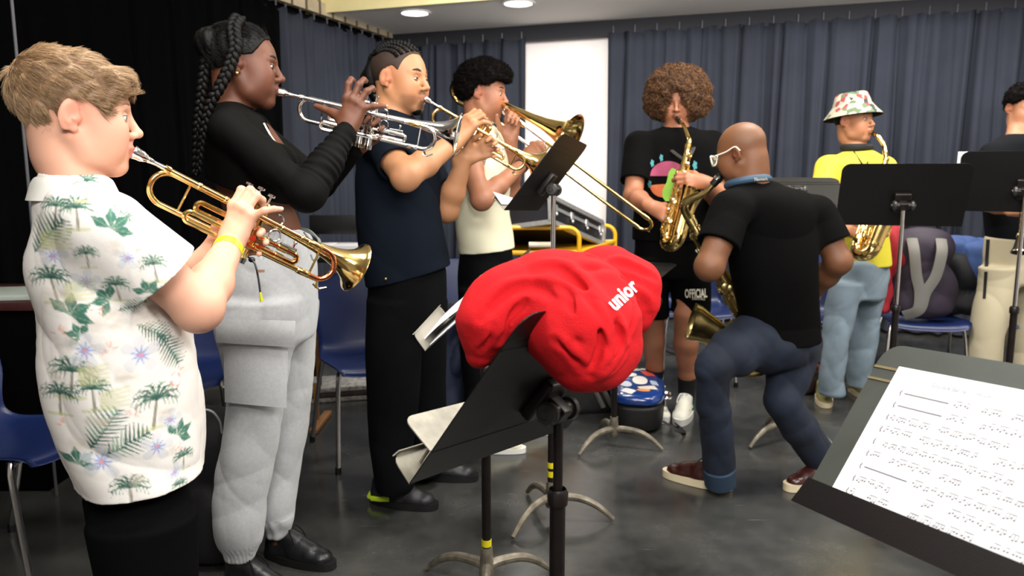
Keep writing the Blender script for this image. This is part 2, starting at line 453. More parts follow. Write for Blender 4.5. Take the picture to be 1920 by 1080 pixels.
# ------------------------------------------------------------------ the room
C0 = V(-1.27, 7.97, 0); RU = V(math.cos(math.radians(-19.5)), math.sin(math.radians(-19.5)), 0); RV = V(RU[1], -RU[0], 0)  # RV points from the back wall to the camera
RV = -V(-RU[1], RU[0], 0)
def RM(u, v, z): return C0+RU*u+RV*v+V(0, 0, z)
ROOMR = np.stack([RU, RV, V(0, 0, -1)], 1)
def rbox(mb, u0, u1, v0, v1, z0, z1, mi=0, bev=0.):
    mb.box(RM((u0+u1)/2, (v0+v1)/2, (z0+z1)/2), (abs(u1-u0)/2, abs(v1-v0)/2, abs(z1-z0)/2), ROOMR, bev, mi)
def floor_mat():
    m = bpy.data.materials.new('glossy_black_dance_floor'); m.use_nodes = True; N = m.node_tree.nodes; L = m.node_tree.links; b = N['Principled BSDF']
    tc = N.new('ShaderNodeTexCoord')
    n1 = N.new('ShaderNodeTexNoise'); n1.inputs['Scale'].default_value = 1.6; n1.inputs['Detail'].default_value = 7; n1.inputs['Roughness'].default_value = .65
    L.new(tc.outputs['Object'], n1.inputs[0])
    r = N.new('ShaderNodeValToRGB'); r.color_ramp.elements[0].position = .35; r.color_ramp.elements[0].color = (.016, .0165, .016, 1)
    r.color_ramp.elements[1].position = .75; r.color_ramp.elements[1].color = (.085, .086, .080, 1); L.new(n1.outputs[0], r.inputs[0])
    # fine scuffs
    mp = N.new('ShaderNodeMapping'); mp.inputs['Scale'].default_value = (3, 60, 1); mp.inputs['Rotation'].default_value = (0, 0, .6); L.new(tc.outputs['Object'], mp.inputs[0])
    n2 = N.new('ShaderNodeTexNoise'); n2.inputs['Scale'].default_value = 2.2; n2.inputs['Detail'].default_value = 3; L.new(mp.outputs[0], n2.inputs[0])
    r2 = N.new('ShaderNodeValToRGB'); r2.color_ramp.elements[0].position = .70; r2.color_ramp.elements[0].color = (0, 0, 0, 1)
    r2.color_ramp.elements[1].position = .78; r2.color_ramp.elements[1].color = (.10, .10, .095, 1); L.new(n2.outputs[0], r2.inputs[0])
    mx = N.new('ShaderNodeMix'); mx.data_type = 'RGBA'; mx.blend_type = 'ADD'; mx.inputs[0].default_value = 1
    L.new(r.outputs[0], mx.inputs[6]); L.new(r2.outputs[0], mx.inputs[7]); L.new(mx.outputs[2], b.inputs['Base Color'])
    mr = N.new('ShaderNodeMapRange'); mr.inputs[1].default_value = .3; mr.inputs[2].default_value = .7; mr.inputs[3].default_value = .13; mr.inputs[4].default_value = .32
    L.new(n1.outputs[0], mr.inputs[0]); L.new(mr.outputs[0], b.inputs['Roughness'])
    n3 = N.new('ShaderNodeTexNoise'); n3.inputs['Scale'].default_value = 9; L.new(tc.outputs['Object'], n3.inputs[0])
    bp = N.new('ShaderNodeBump'); bp.inputs['Strength'].default_value = .25; bp.inputs['Distance'].default_value = .003; L.new(n3.outputs[0], bp.inputs['Height']); L.new(bp.outputs[0], b.inputs['Normal'])
    b.inputs['Specular IOR Level'].default_value = .75
    return m
M_FLOOR = floor_mat()
M_CEIL = mat('ceiling_white', 'f3f0ea', .8); M_CREAM = mat('cream_paint', 'd8cc98', .8, var=.04)
M_WALLW = mat('white_wall_paint', 'efe8e4', .75, var=.02, vscale=2)
M_DARKWALL = mat('dark_wall_paint', '15151a', .8)
M_CURT = mat('slate_blue_drape', '30333c', .9, spec=.12, var=.1, vscale=3, bump=.2, bscale=400)
M_CURTB = mat('black_drape', '040405', .95, var=.1, vscale=3, spec=.04)
M_TRACK = mat('track_cream_wood', 'a89a82', .6, var=.15)
LU, LV = 7.6, 9.3
ZC = 3.0; ZS = 2.63
m = MB(); rbox(m, -.1, LU, -.1, LV, -.12, 0); structure('floor', m, M_FLOOR)
m = MB(); rbox(m, -.1, LU, -.1, 1.32, ZS, ZS+.5, 0); structure('ceiling', m, M_CEIL)     # low bulkhead along the back wall
m = MB(); rbox(m, -.1, LU, 1.32, LV, ZC, ZC+.1, 0); structure('ceiling_raised', m, M_CEIL)
m = MB(); rbox(m, -.1, LU, -.12, 0, 0, ZS+.4, 0); structure('wall_back', m, M_WALLW)
m = MB(); rbox(m, -.12, 0, 0, LV, 0, ZC, 0); structure('wall_left', m, M_DARKWALL)
m = MB(); rbox(m, LU, LU+.1, 0, LV, 0, ZC, 0); structure('wall_right', m, M_WALLW)
m = MB(); rbox(m, -.1, LU, LV, LV+.1, 0, ZC, 0); structure('wall_front', m, M_WALLW)
m = MB(); rbox(m, .0, LU, 1.32, 1.345, ZS-.02, ZC, 0); structure('trim_1', m, M_CREAM)      # cream face of the bulkhead step
# dark gap above the back curtain, made as a dark strip, and cream rail along the left wall
m = MB(); rbox(m, .02, LU, .10, .16, 2.50, ZS, 0); structure('trim_2', m, mat('dark_gap_strip', '1a1a20', .8))
m = MB(); rbox(m, .14, .20, .2, 8.5, 2.585, 2.68, 0)
for i in range(44): rbox(m, .135, .215, .3+i*.19, .31+i*.19, 2.575, 2.69, 1)
structure('trim_3', m, [M_TRACK, mat('rail_bracket', '5a5040', .6)])
m = MB(); rbox(m, 0.0, .14, .2, 8.5, 2.68, ZC, 0); structure('trim_4', m, M_CREAM)

def curtain(name, label, axis, a0, a1, off, z0, z1, seed, M_, scallop=0., fold=.17, amp=.085, group=None):
    rng = np.random.default_rng(seed); n = int((a1-a0)/.012); A = np.linspace(a0, a1, n); NZ = 22
    ph = np.cumsum(rng.uniform(.6, 1.45, n)*2*math.pi*.012/fold); nzv = np.linspace(0, 1, NZ)
    k = np.interp(np.linspace(0, 1, n), np.linspace(0, 1, 30), rng.uniform(.55, 1.25, 30))
    P = np.zeros((n, NZ, 3))
    for j, t in enumerate(nzv):
        am = amp*(.45+.55*t)*k; dx = am*(1.7*np.abs(np.sin(ph*.5+.25*np.sin(ph*.23+t)))**.62-1.0+.28*np.sin(1.7*ph+1.2*t+seed)+.06*np.sin(5*ph+2*t)); sh = .02*np.sin(ph*.5+t*2)
        top = z1-(scallop*np.abs(np.sin(A*math.pi/.19)) if scallop else 0)
        z = top+(z0-top)*t
        for i in range(n): P[i, j] = RM(A[i]+sh[i], off+dx[i], z[i] if np.ndim(z) else z) if axis == 'u' else RM(off+dx[i], A[i]+sh[i], z[i] if np.ndim(z) else z)
    m = MB(); m.grid(P, thick=.004)
    loc = RM((a0+a1)/2, off, z0) if axis == 'u' else RM(off, (a0+a1)/2, z0)
    t_ = Thing('curtain', label, 'curtain', loc, group)
    t_.part('drape', m, M_, auto=None)
    h = MB()
    for q in np.arange(a0+.05, a1, .19):
        c = RM(q, off, z1) if axis == 'u' else RM(off, q, z1)
        h.tube([c+V(0, 0, -.02), c+V(0, 0, .045)], .006, 6)
    t_.part('hook', h, mat('pale_curtain_hook', '4a4a50', .5)); t_.o.children[-1]['kind'] = 'stuff'
    return t_
def uo(px, v=0.12):  # distance along the back wall where pixel column px meets it (at eye height)
    r = ray(px, 330); n = RV; t = (v-np.dot(CAMP-C0, n))/np.dot(r, n); p = CAMP+r*t; return float(np.dot(p-C0, RU))
U1, U2, U3 = uo(985), uo(1137), LU-.1
curtain('curtain', 'slate blue pleated curtain on the back wall left of the white wall strip', 'u', .12, U1, .17, .03, 2.53, 3, M_CURT, .035)
curtain('curtain', 'long slate blue pleated curtain right of the white wall strip', 'u', U2, U3, .17, .03, 2.53, 5, M_CURT, .02)
curtain('curtain', 'slate grey curtain hanging on the side wall next to the corner', 'v', .1, 2.0, .17, .03, 2.55, 8, M_CURT, .04)
curtain('curtain', 'black curtain covering the left side wall', 'v', 2.0, 8.6, .22, .03, 2.55, 9, M_CURTB, .05, amp=.035)
# recessed downlights in the bulkhead
M_LAMP = mat('downlight_diffuser', 'ffffff', .5, emit=('f2f6ff', 9.))
for i, (px, py, lab) in enumerate(((778, 23, 'round recessed ceiling downlight left of the other one'), (972, 5, 'round recessed ceiling downlight cut by the top of the picture'))):
    c = G(px, py, ZS); t_ = Thing('downlight', lab, 'ceiling light', c, 'ceiling downlights')
    m = MB(); m.lathe([(0, .135), (-.012, .135), (-.012, .112), (-.004, .108)], c, seg=28, cap=False); t_.part('trim_ring', m, M_WHITE)
    m = MB(); m.lathe([(-.003, .0), (-.003, .109)], c, seg=28, cap=False); t_.part('diffuser', m, M_LAMP)
    l = bpy.data.lights.new('downlight_lamp', 'SPOT'); l.energy = 40; l.spot_size = 2.2; l.spot_blend = .8; l.shadow_soft_size = .1; l.color = (.95, .97, 1)
    lo = bpy.data.objects.new('downlight_lamp', l); COL.objects.link(lo); lo.parent = t_.o; lo.location = (0, 0, -.03)

m = MB(); q = W(40, 200, 3.0); m.tube([V(q[0], q[1], 0.0), V(q[0], q[1], ZC)], .006, 8); single('thin_pole', m, mat('dull_grey_pole', '55555a', .5), 'thin grey upright pole before the black curtain at the left edge', 'pole', V(q[0], q[1], 0))
# ------------------------------------------------------------------ furniture
def chair(label, pos, yaw, group='blue plastic chairs around the room', seat_mat=None):
    """front of the seat looks along yaw"""
    M = rotz(yaw-math.pi/2, pos); t = Thing('stacking_chair', label, 'chair', pos, group)
    prof = [(.225, .418, .195), (.215, .443, .21), (.17, .452, .218), (.06, .447, .222), (-.06, .438, .216), (-.15, .44, .2), (-.195, .468, .19), (-.215, .53, .19), (-.235, .62, .205), (-.258, .72, .21), (-.275, .79, .2), (-.282, .82, .165)]
    pr = smooth_path(prof, 4); P = []
    for y, z, w in pr:
        row = []
        for q in np.linspace(-1, 1, 17):
            back = np.clip((z-.46)/.15, 0, 1); e = abs(q)**3
            row.append((q*w, y+back*(.03*q*q)+.0, z+(1-back)*(.018*e-.0)+(0 if back < .95 else -.02*e*(z > .76))))
        P.append(row)
    m = MB(); m.M = M; m.grid(np.array(P), thick=.006); t.part('seat_shell', m, seat_mat or M_BLUEPLASTIC, auto=None)
    for sx in (-1, 1):
        for yy, gy in ((.15, .215), (-.14, -.25)):
            m = MB(); m.M = M
            m.tube(smooth_path([(sx*.10, yy*.75, .428), (sx*.165, yy*.93, .43), (sx*.195, yy, .40), (sx*.225, gy, .02)], 5), .0105, 10)
            t.part('leg', m, M_CHROME)
            m = MB(); m.M = M; m.lathe([(0, .014), (.03, .013)], (sx*.226, gy, 0), seg=10); t.part('foot_cap', m, M_PLASTICBLK, t.o.children[-1])
    m = MB(); m.M = M
    for yy in (.11, -.10): m.tube([(-.12, yy, .428), (.12, yy, .428)], .0095, 8)
    for sx in (-1, 1): m.tube([(sx*.11, .12, .428), (sx*.11, -.11, .428)], .0095, 8)
    t.part('under_frame', m, M_CHROME)
    return t

def music_stand(label, c, e, u, h, w=.5, reader=1, tapes=(), base_yaw=0., lips=1, desk_mat=None, extra_lip=False, edge=.008, lipd=.056, tube_r=.0145, base=True, crease=True, lipmat=None, split=None):
    """c desk centre, e along the width, u up the desk; reader=+1/-1 picks the side the lip points to"""
    e = nrm(e); u = nrm(u-e*np.dot(u, e)) if True else u; n = np.cross(e, u)*reader
    dm = desk_mat or M_BLACKMETAL
    piv = c-n*.045-u*.03; foot = V(piv[0], piv[1], 0)
    t = Thing('music_stand', label, 'music stand', foot, 'music stands')
    R = np.stack([e, u, np.cross(e, u)], 1)
    m = MB(); m.prism(rrect(w, h, .035, 6, (0, 0, 1, 1)), c-n*.001, e, u, n*.002)
    if crease:
        for b in (h*.30, h*.36): m.box(c+u*b, (w*.495, .0016, .0022), R)
        m.box(c-u*(h*.30), (w*.49, .0014, .002), R)
    desk = t.part('desk', m, dm, auto=30)
    m = MB(); b0 = c-u*(h/2); 
    ln = nrm(n+u*.12); m.prism(rrect(w, lipd, min(.02, lipd*.45), 5, (0, 0, 1, 1)), b0+ln*lipd/2, e, ln, np.cross(e, ln)*.002)
    m.prism([(-w/2+.004, -edge*.3), (w/2-.004, -edge*.3), (w/2-.012, edge), (-w/2+.012, edge)], b0+ln*lipd, e, u, ln*.0018)
    t.part('lip', m, lipmat or dm, auto=30)
    if extra_lip:
        m = MB(); b1 = c-u*(h*.30); m.prism(rrect(w, .075, .02, 5, (0, 0, 1, 1)), b1+n*.040, e, n, u*.002)
        m.tube([b1+n*.03+e*(w*.4)-u*.0, b0+ln*.03+e*(w*.4)], .003, 6); t.part('upper_lip', m, lipmat or dm, auto=30)
    m = MB()
    m.box(c-n*.012-u*.03, (.035, .045, .012), R, .006); m.box(piv+n*.012, (.016, .016, .03), R, .004)
    m.lathe([(-.03, .016), (.03, .016)], piv, e, seg=16); t.part('tilt_bracket', m, M_BLACKTUBE)
    for sx in (-1, 1): m = MB(); m.lathe([(0, .0), (0, .021), (.008, .023), (.014, .018), (.015, .008), (.019, .007), (.019, 0)], piv+e*sx*.03, e*sx, seg=18, cap=False); t.part('tilt_knob', m, mat('worn_knob', '3a3836', .35, .4))
    zt = piv[2]; zj = min(zt-.10, .72)
    m = MB(); m.tube([foot+V(0, 0, zj-.02), foot+V(0, 0, zt)], .0088, 14); t.part('inner_tube', m, M_CHROME if zt-zj > .25 and zt > 1.05 else M_BLACKTUBE)
    if base:
        m = MB(); m.tube([foot+V(0, 0, .10), foot+V(0, 0, zj)], tube_r, 16); ot = t.part('outer_tube', m, M_BLACKTUBE)
        m = MB(); m.lathe([(0, tube_r), (.0, tube_r+.004), (.022, tube_r+.005), (.03, tube_r+.001)], foot+V(0, 0, zj-.02), seg=16, cap=False); t.part('clutch_ring', m, M_BLACKTUBE)
        for z0, z1 in tapes:
            m = MB(); m.tube([foot+V(0, 0, z0), foot+V(0, 0, z1)], tube_r+.0012, 16); t.part('tape_band', m, M_YTAPE, ot, label='yellow tape band')
        m = MB(); m.lathe([(0, .02), (.012, .024), (.05, .022), (.10, tube_r+.004)], foot+V(0, 0, .045), seg=18); t.part('base_hub', m, M_GREYCAST)
        for k in range(3):
            a = base_yaw+k*2*math.pi/3; d = V(math.cos(a), math.sin(a), 0)
            P = smooth_path([foot+V(0, 0, .082), foot+d*.05+V(0, 0, .088), foot+d*.12+V(0, 0, .082), foot+d*.18+V(0, 0, .055), foot+d*.235+V(0, 0, .010)], 5)
            m = MB(); m.tube(P, [.017, .016, .015, .0145, .012, .009], 10, flat=((0, 0, 1), 1.0)); t.part('base_leg', m, M_GREYCAST)
    return t, (c, e, u, n)

def orth(e, u): e = nrm(e); u = np.asarray(u, float); return e, nrm(u-e*np.dot(u, e))
# ------------------------------------------------------------------ music stands in place
M_DESKGREY = mat('worn_grey_green_desk', '3d423d', .45, bump=.05, bscale=700, var=.12, vscale=14)
e, u = orth((.364, -.929, .073), (.543, .275, .793))
FS, (fc, fe, fu, fn) = music_stand('large music stand at the lower right holding printed sheet music', V(.654, 1.029, .904), e, u, .313, .5, 1, edge=.036, lipd=.02, desk_mat=M_DESKGREY, lipmat=M_BLACKMETAL, crease=False, base_yaw=.4)
fn = fn if fn[2] > 0 else -fn
m = MB()
for b in (.110, .087): m.box(fc+fu*b+fn*.0015, (.25, .0022, .0014), np.stack([fe, fu, np.cross(fe, fu)], 1))
FS.part('crease', m, mat('worn_bare_edge', '8c8160', .4, .6))
e, u = orth((-.576, -.813, .083), (.508, -.276, .816))
HS, (hc, he, hu, hn) = music_stand('tilted black music stand in front, draped with the red hoodie', V(.07, 1.36, .927), e, u, .37, .5, 1, extra_lip=True, base_yaw=.9, tube_r=.0145, lipmat=mat('scuffed_grey_lip', '8f8a7c', .45, .2, var=.25, vscale=30))
e, u = orth((.257, .965, -.048), (.598, -.12, .792))
TS, (tc_, te, tu, tn) = music_stand('black music stand raised in front of the trombone player', V(.133, 2.80, 1.293), e, u, .317, .5, -1, tapes=((.165, .188), (.20, .222)), base_yaw=-.15, lipmat=mat('pale_bare_lip', '9a958a', .45, .2))
pc = Wd(905, 553, 2.30); e, u = orth(nrm(pc-CAMP)+V(.10, 0, 0.0)-V(0, 0, nrm(pc-CAMP)[2]), (.745, 0, .667))
PS, (pcc, pe, pu, pn) = music_stand('music stand seen edge-on, loaded with white papers, left of the red hoodie', pc, e, u, .36, .46, -1, tapes=((.115, .137), (.15, .172)), base_yaw=.5, lipmat=mat('pale_bare_lip'))
pc = Wd(1232, 505, 3.75); e, u = orth((1, -.5, .0), (.30, .85, .10))
music_stand('music stand with nearly flat desk, half hidden behind the red hoodie', V(G(1130, 838)[0]+.07, G(1130, 838)[1]+.05, .86), e, u, .30, .48, -1, base_yaw=-.35)
pc = Wd(1500, 350, 3.75); e, u = orth((1, -.15, 0), (-.05, .9, .55))
music_stand('music stand with upturned desk behind the crouching teacher', V(1.34, 3.70, 1.20), e, u, .30, .45, -1, base_yaw=-.5)
e, u = orth((math.cos(math.radians(-14)), math.sin(math.radians(-14)), 0), (.02, -.38, .92))
YS, _ = music_stand('black music stand in front of the player in the yellow T-shirt', Wd(1692, 366, 3.35), e, u, .29, .515, -1, crease=False, base_yaw=.3)
e, u = orth((.83, -.55, 0), (.0, -.3, .95))
RS, (rc, re_, ru, rn) = music_stand('black music stand at the right edge with a white sheet behind its desk', Wd(1925, 341, 3.3), e, u, .27, .5, -1, crease=False, base_yaw=.2)

# sheet music on the front stand
def notes(mb, o, ex, ey, en, W_, H_, rows, seed):
    rng = random.Random(seed)
    def rect(x0, y0, x1, y1, mi=0): mb.prism([(x0, y0), (x1, y0), (x1, y1), (x0, y1)], o, ex, ey, en*.0002, mi)
    rh = H_/rows
    for r in range(rows):
        y = H_-rh*(r+.5); x0 = .004 if r else .004
        for k in range(5): rect(x0, y+k*.00155, W_-.004, y+k*.00155+.00020, 1)
        # clef
        P = [o+ex*(x0+.003+.0016*math.sin(a*1.3)*(1-a/9))+ey*(y-.002+a*.0014)+en*.0006 for a in np.linspace(0, 8, 16)]; mb.tube(P, .0005, 5)
        x = x0+.010; full = r in (0, 1, 6)
        if full: rect(x, y+.0024, x+W_*.22, y+.0038); x += W_*.25
        nb = x
        while x < W_-.012:
            g = rng.choice((2, 3, 4, 4)); ys = [y-.001+rng.randint(0, 7)*.0009 for _ in range(g)]; xs = [x+i*.0045 for i in range(g)]
            if xs[-1] > W_-.008: break
            if rng.random() < .82:
                for a, b in zip(xs, ys):
                    mb.prism([(a-.0013, b-.0007), (a+.0010, b-.0009), (a+.0013, b+.0007), (a-.0010, b+.0009)], o, ex, ey, en*.0003)
                    rect(a+.0010, b, a+.00135, max(ys)+.0055)
                rect(xs[0]+.001, max(ys)+.0048, xs[-1]+.00135, max(ys)+.0058)
            x = xs[-1]+.0075
            if rng.random() < .3: rect(x-.003, y, x-.0027, y+.0062, 1)
M_INK = mat('printed_ink', '4a4a55', .6); M_STAFF = mat('thin_staff_ink', '9c9ca6', .6); M_PAPERB = mat('bright_paper', 'ffffff', .75)
def flat_text(body, size, o, ex, ey, en, mats, ext=.0002, align='LEFT', shear=0., bold=0.):
    cu = bpy.data.curves.new('t', 'FONT'); cu.body = body; cu.size = size; cu.extrude = ext; cu.align_x = align; cu.shear = shear; cu.offset = bold; cu.resolution_u = 3
    ob = bpy.data.objects.new('t', cu); COL.objects.link(ob); dg = bpy.context.evaluated_depsgraph_get(); me = bpy.data.meshes.new_from_object(ob.evaluated_get(dg))
    v = np.array([x.co[:] for x in me.vertices]).reshape(-1, 3); f = [tuple(p.vertices) for p in me.polygons]
    bpy.data.objects.remove(ob); bpy.data.curves.remove(cu); bpy.data.meshes.remove(me)
    m = MB(); m.put(v @ np.stack([ex, ey, en]) + o, f); return m
PW, PH = .395, .272
po = fc-fe*(.25-.048)-fu*(.1565-.001)+fn*.0025
m = MB(); m.prism([(0, 0), (PW, 0), (PW, PH), (0, PH)], po, fe, fu, fn*.0012)
PT = Thing('sheet_music', 'bright white sheet music on the large stand at the lower right', 'sheet music', po)
PT.part('page', m, M_PAPERB, smooth=False)
m = MB(); notes(m, po+fe*.022+fu*.008+fn*.0014, fe, fu, fn, PW-.035, PH-.045, 10, 4); PT.part('notation', m, [M_INK, M_STAFF], smooth=False); PT.o.children[-1]['kind'] = 'stuff'
PT.part('title', flat_text('Double Barrel  -  Horn', .0105, po+fe*.075+fu*(PH-.024)+fn*.0016, fe, fu, fn, None), M_STAFF)
# papers on the edge-on stand
for k, (dx, s_, lab) in enumerate(((0, .305, 'thick white booklet against the desk of the edge-on stand'), (.010, .285, 'loose white sheets in front of the booklet on the edge-on stand'))):
    n_ = pn if pn[2] > 0 else -pn; o = pcc-pu*.175+n_*(.003+dx)
    P = []
    for t in np.linspace(0, 1, 14):
        P.append([o+pu*(s_*t)+n_*(.012*math.sin(t*3.0+k)*(k+.3))+pe*q for q in np.linspace(-.17, .17, 6)])
    m = MB(); m.grid(np.array(P), thick=.006 if k == 0 else .003); single('sheet_music', m, M_PAPER, lab, 'sheet music', o, 'papers on the edge-on stand')
o = tc_+tn*.0; n_ = tn if tn[0] < 0 else -tn
m = MB(); m.prism([(0, 0), (.21, 0), (.21, .25), (0, .25)], tc_-te*.20-tu*.157+n_*.006, te, tu, n_*.002); m.prism([(0, 0), (.2, 0), (.2, .03), (0, .05)], tc_-te*.245-tu*.150+n_*.02, te, nrm(n_*1+tu*.3), tu*.001)
single('sheet_music', m, M_PAPER, 'white sheet peeking out on the raised stand before the trombone player', 'sheet music', tc_-te*.2-tu*.15, smooth=False)
n_ = rn if rn[1] > 0 else -rn
m = MB(); m.prism([(-.272, -.135), (.1, -.135), (.1, .132), (-.262, .132)], rc+n_*.004, re_, ru, n_*.004); single('sheet_music', m, M_PAPER, 'white sheet sticking out past the stand at the right edge', 'sheet music', rc, smooth=False)

# ------------------------------------------------------------------ chairs
chair('blue plastic chair at the left edge beside the boy', V(-1.62, 2.42, 0), math.radians(-8))
chair('blue plastic chair mostly hidden behind the boy and the braided trumpeter', V(-1.44, 3.28, 0), math.radians(-80))
chair('blue plastic chair between the grey joggers and the navy-shirted man', V(-.66, 3.52, 0), math.radians(-62))
chair('blue plastic chair behind the legs of the man in the navy shirt', V(-.26, 4.15, 0), math.radians(-75))
chair('blue plastic chair behind the curly-haired saxophonist', V(1.17, 4.85, 0), math.radians(-95))
chair('blue plastic chair behind the player in the yellow T-shirt', V(1.93, 4.62, 0), math.radians(-105))
chair('blue plastic chair under the dark rucksack and the red jacket', V(2.42, 4.50, 0), math.radians(-105))
chair('blue plastic chair behind the player in beige joggers at the right edge', V(3.05, 4.55, 0), math.radians(-110))

# ------------------------------------------------------------------ bags and cases
M_BAGBLK = mat('black_nylon', '131216', .7, bump=.3, bscale=250, var=.3); M_BAGPURP = mat('dark_plum_nylon', '241a2a', .7, bump=.3, bscale=250, var=.3)
M_STRAP = mat('grey_strap', '6b6964', .75, bump=.3, bscale=300); M_BAGNAVY = mat('navy_nylon', '232c44', .7, bump=.3, bscale=250)
def lumpy(name, label, cat, c, r, col, h=.008, yaw=0., seed=1, amp=.012, group=None, extra=None, mat_=None, sq=2.6):
    R = rotz(yaw)[:3, :3]; m = max(r)*1.5+.05
    s = SDF(np.asarray(c)-m*V(1, 1, 1), np.asarray(c)+m*V(1, 1, 1), h)
    M = rotz(yaw, c); rx, ry, rz = r
    s.stack(M, [(-rz, 0, 0, rx*.85, ry*.9), (-rz*.7, 0, 0, rx, ry), (0, 0, 0, rx, ry), (rz*.6, 0, 0, rx*.93, ry*.85), (rz, 0, 0, rx*.6, ry*.5)], k=.01, p=sq, end=.05)
    if extra: extra(s, M)
    s.disp(wrinkle(seed, amp, 18)); return Thing(name, label, cat, V(c[0], c[1], c[2]-rz), group), s.out()
def tx(M, p): return M[:3, :3]@np.asarray(p, float)+M[:3, 3]
# rucksack with grey shoulder straps on the chair
c = V(2.36, 4.45, .735); yaw = math.radians(-14)
t, g = lumpy('rucksack', 'dark plum rucksack with grey shoulder straps sitting on a blue chair', 'backpack', c, (.185, .12, .26), None, yaw=yaw, seed=4)
t.part('bag_body', g, M_BAGPURP); M = rotz(yaw, c)
for sx, q in ((-1, 1), (1, .6)):
    P = smooth_path([tx(M, (sx*.075, -.10, .20)), tx(M, (sx*.07, -.155, .13)), tx(M, (sx*.05, -.155, .0)), tx(M, (sx*.015-.01, -.15, -.10)), tx(M, (-.03*q, -.145, -.2)), tx(M, (-.09, -.12, -.24))], 6)
    m = MB(); m.tube(P, .030, 10, flat=(M[:3, 1], .25)); t.part('shoulder_strap', m, M_STRAP)
m = MB(); m.tube(smooth_path([tx(M, (-.09, 0, .235)), tx(M, (-.07, -.02, .285)), tx(M, (.06, -.02, .285)), tx(M, (.09, 0, .235))], 6), .014, 10); t.part('top_handle', m, M_BAGBLK)
c = V(2.14, 4.53, .72); M_RED2 = mat('red_jacket_cloth', 'a3222c', .8, bump=.2, bscale=200)
s = SDF(c-.36, c+.36, .008); s.chain([c+V(.07, -.02, .29), c+V(-.03, -.08, .22), c+V(-.07, -.12, .0), c+V(-.10, -.12, -.22)], [.06, .085, .10, .07], .05); s.chain([c+V(.12, -.02, .27), c+V(.06, -.06, .1), c+V(.03, -.08, -.2)], [.05, .07, .06], .04)
s.disp(wrinkle(12, .022, 22, [(1, 0, .2), (.8, .5, 0)])); single('red_jacket', s.out(), M_RED2, 'red jacket hung over the chair back beside the dark rucksack', 'jacket', c-V(0, 0, .27))
c = V(2.72, 4.60, .68); t, g = lumpy('holdall', 'blue and black bag behind the dark rucksack', 'bag', c, (.17, .12, .20), None, yaw=yaw, seed=9, amp=.02); t.part('bag_body', g, M_BAGBLK)
s = SDF(c-.3, c+V(.3, .3, .36), .009); s.stack(rotz(yaw, c), [(.0, .10, -.05, .11, .10), (.18, .04, -.03, .17, .12), (.235, .0, 0, .16, .10)], end=.02); s.disp(wrinkle(3, .02, 18)); t.part('blue_flap', s.out(), mat('blue_cloth', '3c5488', .8))
# blue sticker case
c = V(*G(1205, 812)[:2], .0)+V(.01, .24, 0); yaw = math.radians(80)
cc = c+V(.0, 0, .115); t = Thing('instrument_case', 'black instrument case with a glossy blue lid covered in stickers', 'case', c); M = rotz(yaw, cc)
lo, hi = cc-.42, cc+.42
s = SDF(lo, hi, .006); s.stack(M, [(-.11, 0, 0, .25, .12), (-.08, 0, 0, .27, .135), (.02, 0, 0, .27, .14), (.03, 0, 0, .262, .135)], p=3.2, end=.02); t.part('lower_shell', s.out(), mat('black_case_shell', '0b0b0d', .55, bump=.3, bscale=200))
s = SDF(lo, hi, .006); s.stack(M, [(.02, 0, 0, .27, .14), (.045, 0, 0, .272, .142), (.075, 0, 0, .262, .135), (.095, 0, 0, .235, .115)], p=3.2, end=.03)
s.ell(tx(M, (.10, 0, .09)), (.14, .10, .022), M[:3, :3], .03); lid = s.out(); t.part('lid', lid, mat('glossy_blue_lid', '12397f', .18, coat=.6))
bv = BVHTree.FromPolygons([tuple(x) for x in lid[0]], [tuple(int(i) for i in q) for q in lid[1]])
stc = ['e8e6e0', 'ded6c8', 'd98d52', 'cfd8e4', 'e9e4da', 'b8c7d8', 'efeee8', 'd9503c', 'cbd3c0']
rng = random.Random(7); k = 0
for sx, sy, ax_, ay_ in ((-.20, .045, .040, .028), (-.14, -.05, .055, .035), (-.185, -.03, .035, .02), (-.09, .06, .05, .03), (-.03, -.01, .055, .04), (-.05, -.085, .04, .022), (.05, .055, .05, .035), (.09, -.05, .055, .035), (.15, .03, .05, .032), (.19, -.045, .035, .03)):
    m = MB(); R_, A_ = 5, 18; P = []
    a0 = rng.uniform(0, 3); rec = rng.random() < .35
    for i in range(R_):
        row = []
        for j in range(A_):
            a = 2*math.pi*j/A_; rr = i/(R_-1)*(1 if not rec else 1/max(abs(math.cos(a)), abs(math.sin(a)))*.85)
            x = sx+rr*(ax_*math.cos(a)*math.cos(a0)-ay_*math.sin(a)*math.sin(a0)); y = sy+rr*(ax_*math.cos(a)*math.sin(a0)+ay_*math.sin(a)*math.cos(a0))
            w_ = tx(M, (x, y, .5)); hit = bv.ray_cast(Vector(w_), Vector((0, 0, -1)))
            z = (hit[0].z+.0015) if hit[0] is not None else cc[2]+.10
            row.append((w_[0], w_[1], z))
        P.append(row+[row[0]])
    m.grid(np.array(P)); t.part('sticker', m, mat('sticker_%s' % 'abcdefghi'[k % 9], stc[k % 9], .45)); k += 1
m = MB()
for x in (-.12, .12): m.box(tx(M, (x, -.143, .02)), (.018, .006, .022), M[:3, :3], .003)
m.tube(smooth_path([tx(M, (-.05, -.14, .02)), tx(M, (-.04, -.17, .02)), tx(M, (.04, -.17, .02)), tx(M, (.05, -.14, .02))], 5), .008, 8); t.part('latches_and_handle', m, M_CHROME)
m = MB(); m.tube(smooth_path([tx(M, (-.23, -.13, -.05)), tx(M, (-.26, -.2, -.08)), tx(M, (-.2, -.24, -.105)), tx(M, (-.1, -.2, -.10))], 6), .012, 8, flat=((0, 0, 1), .3)); t.part('carry_strap', m, M_BAGBLK)
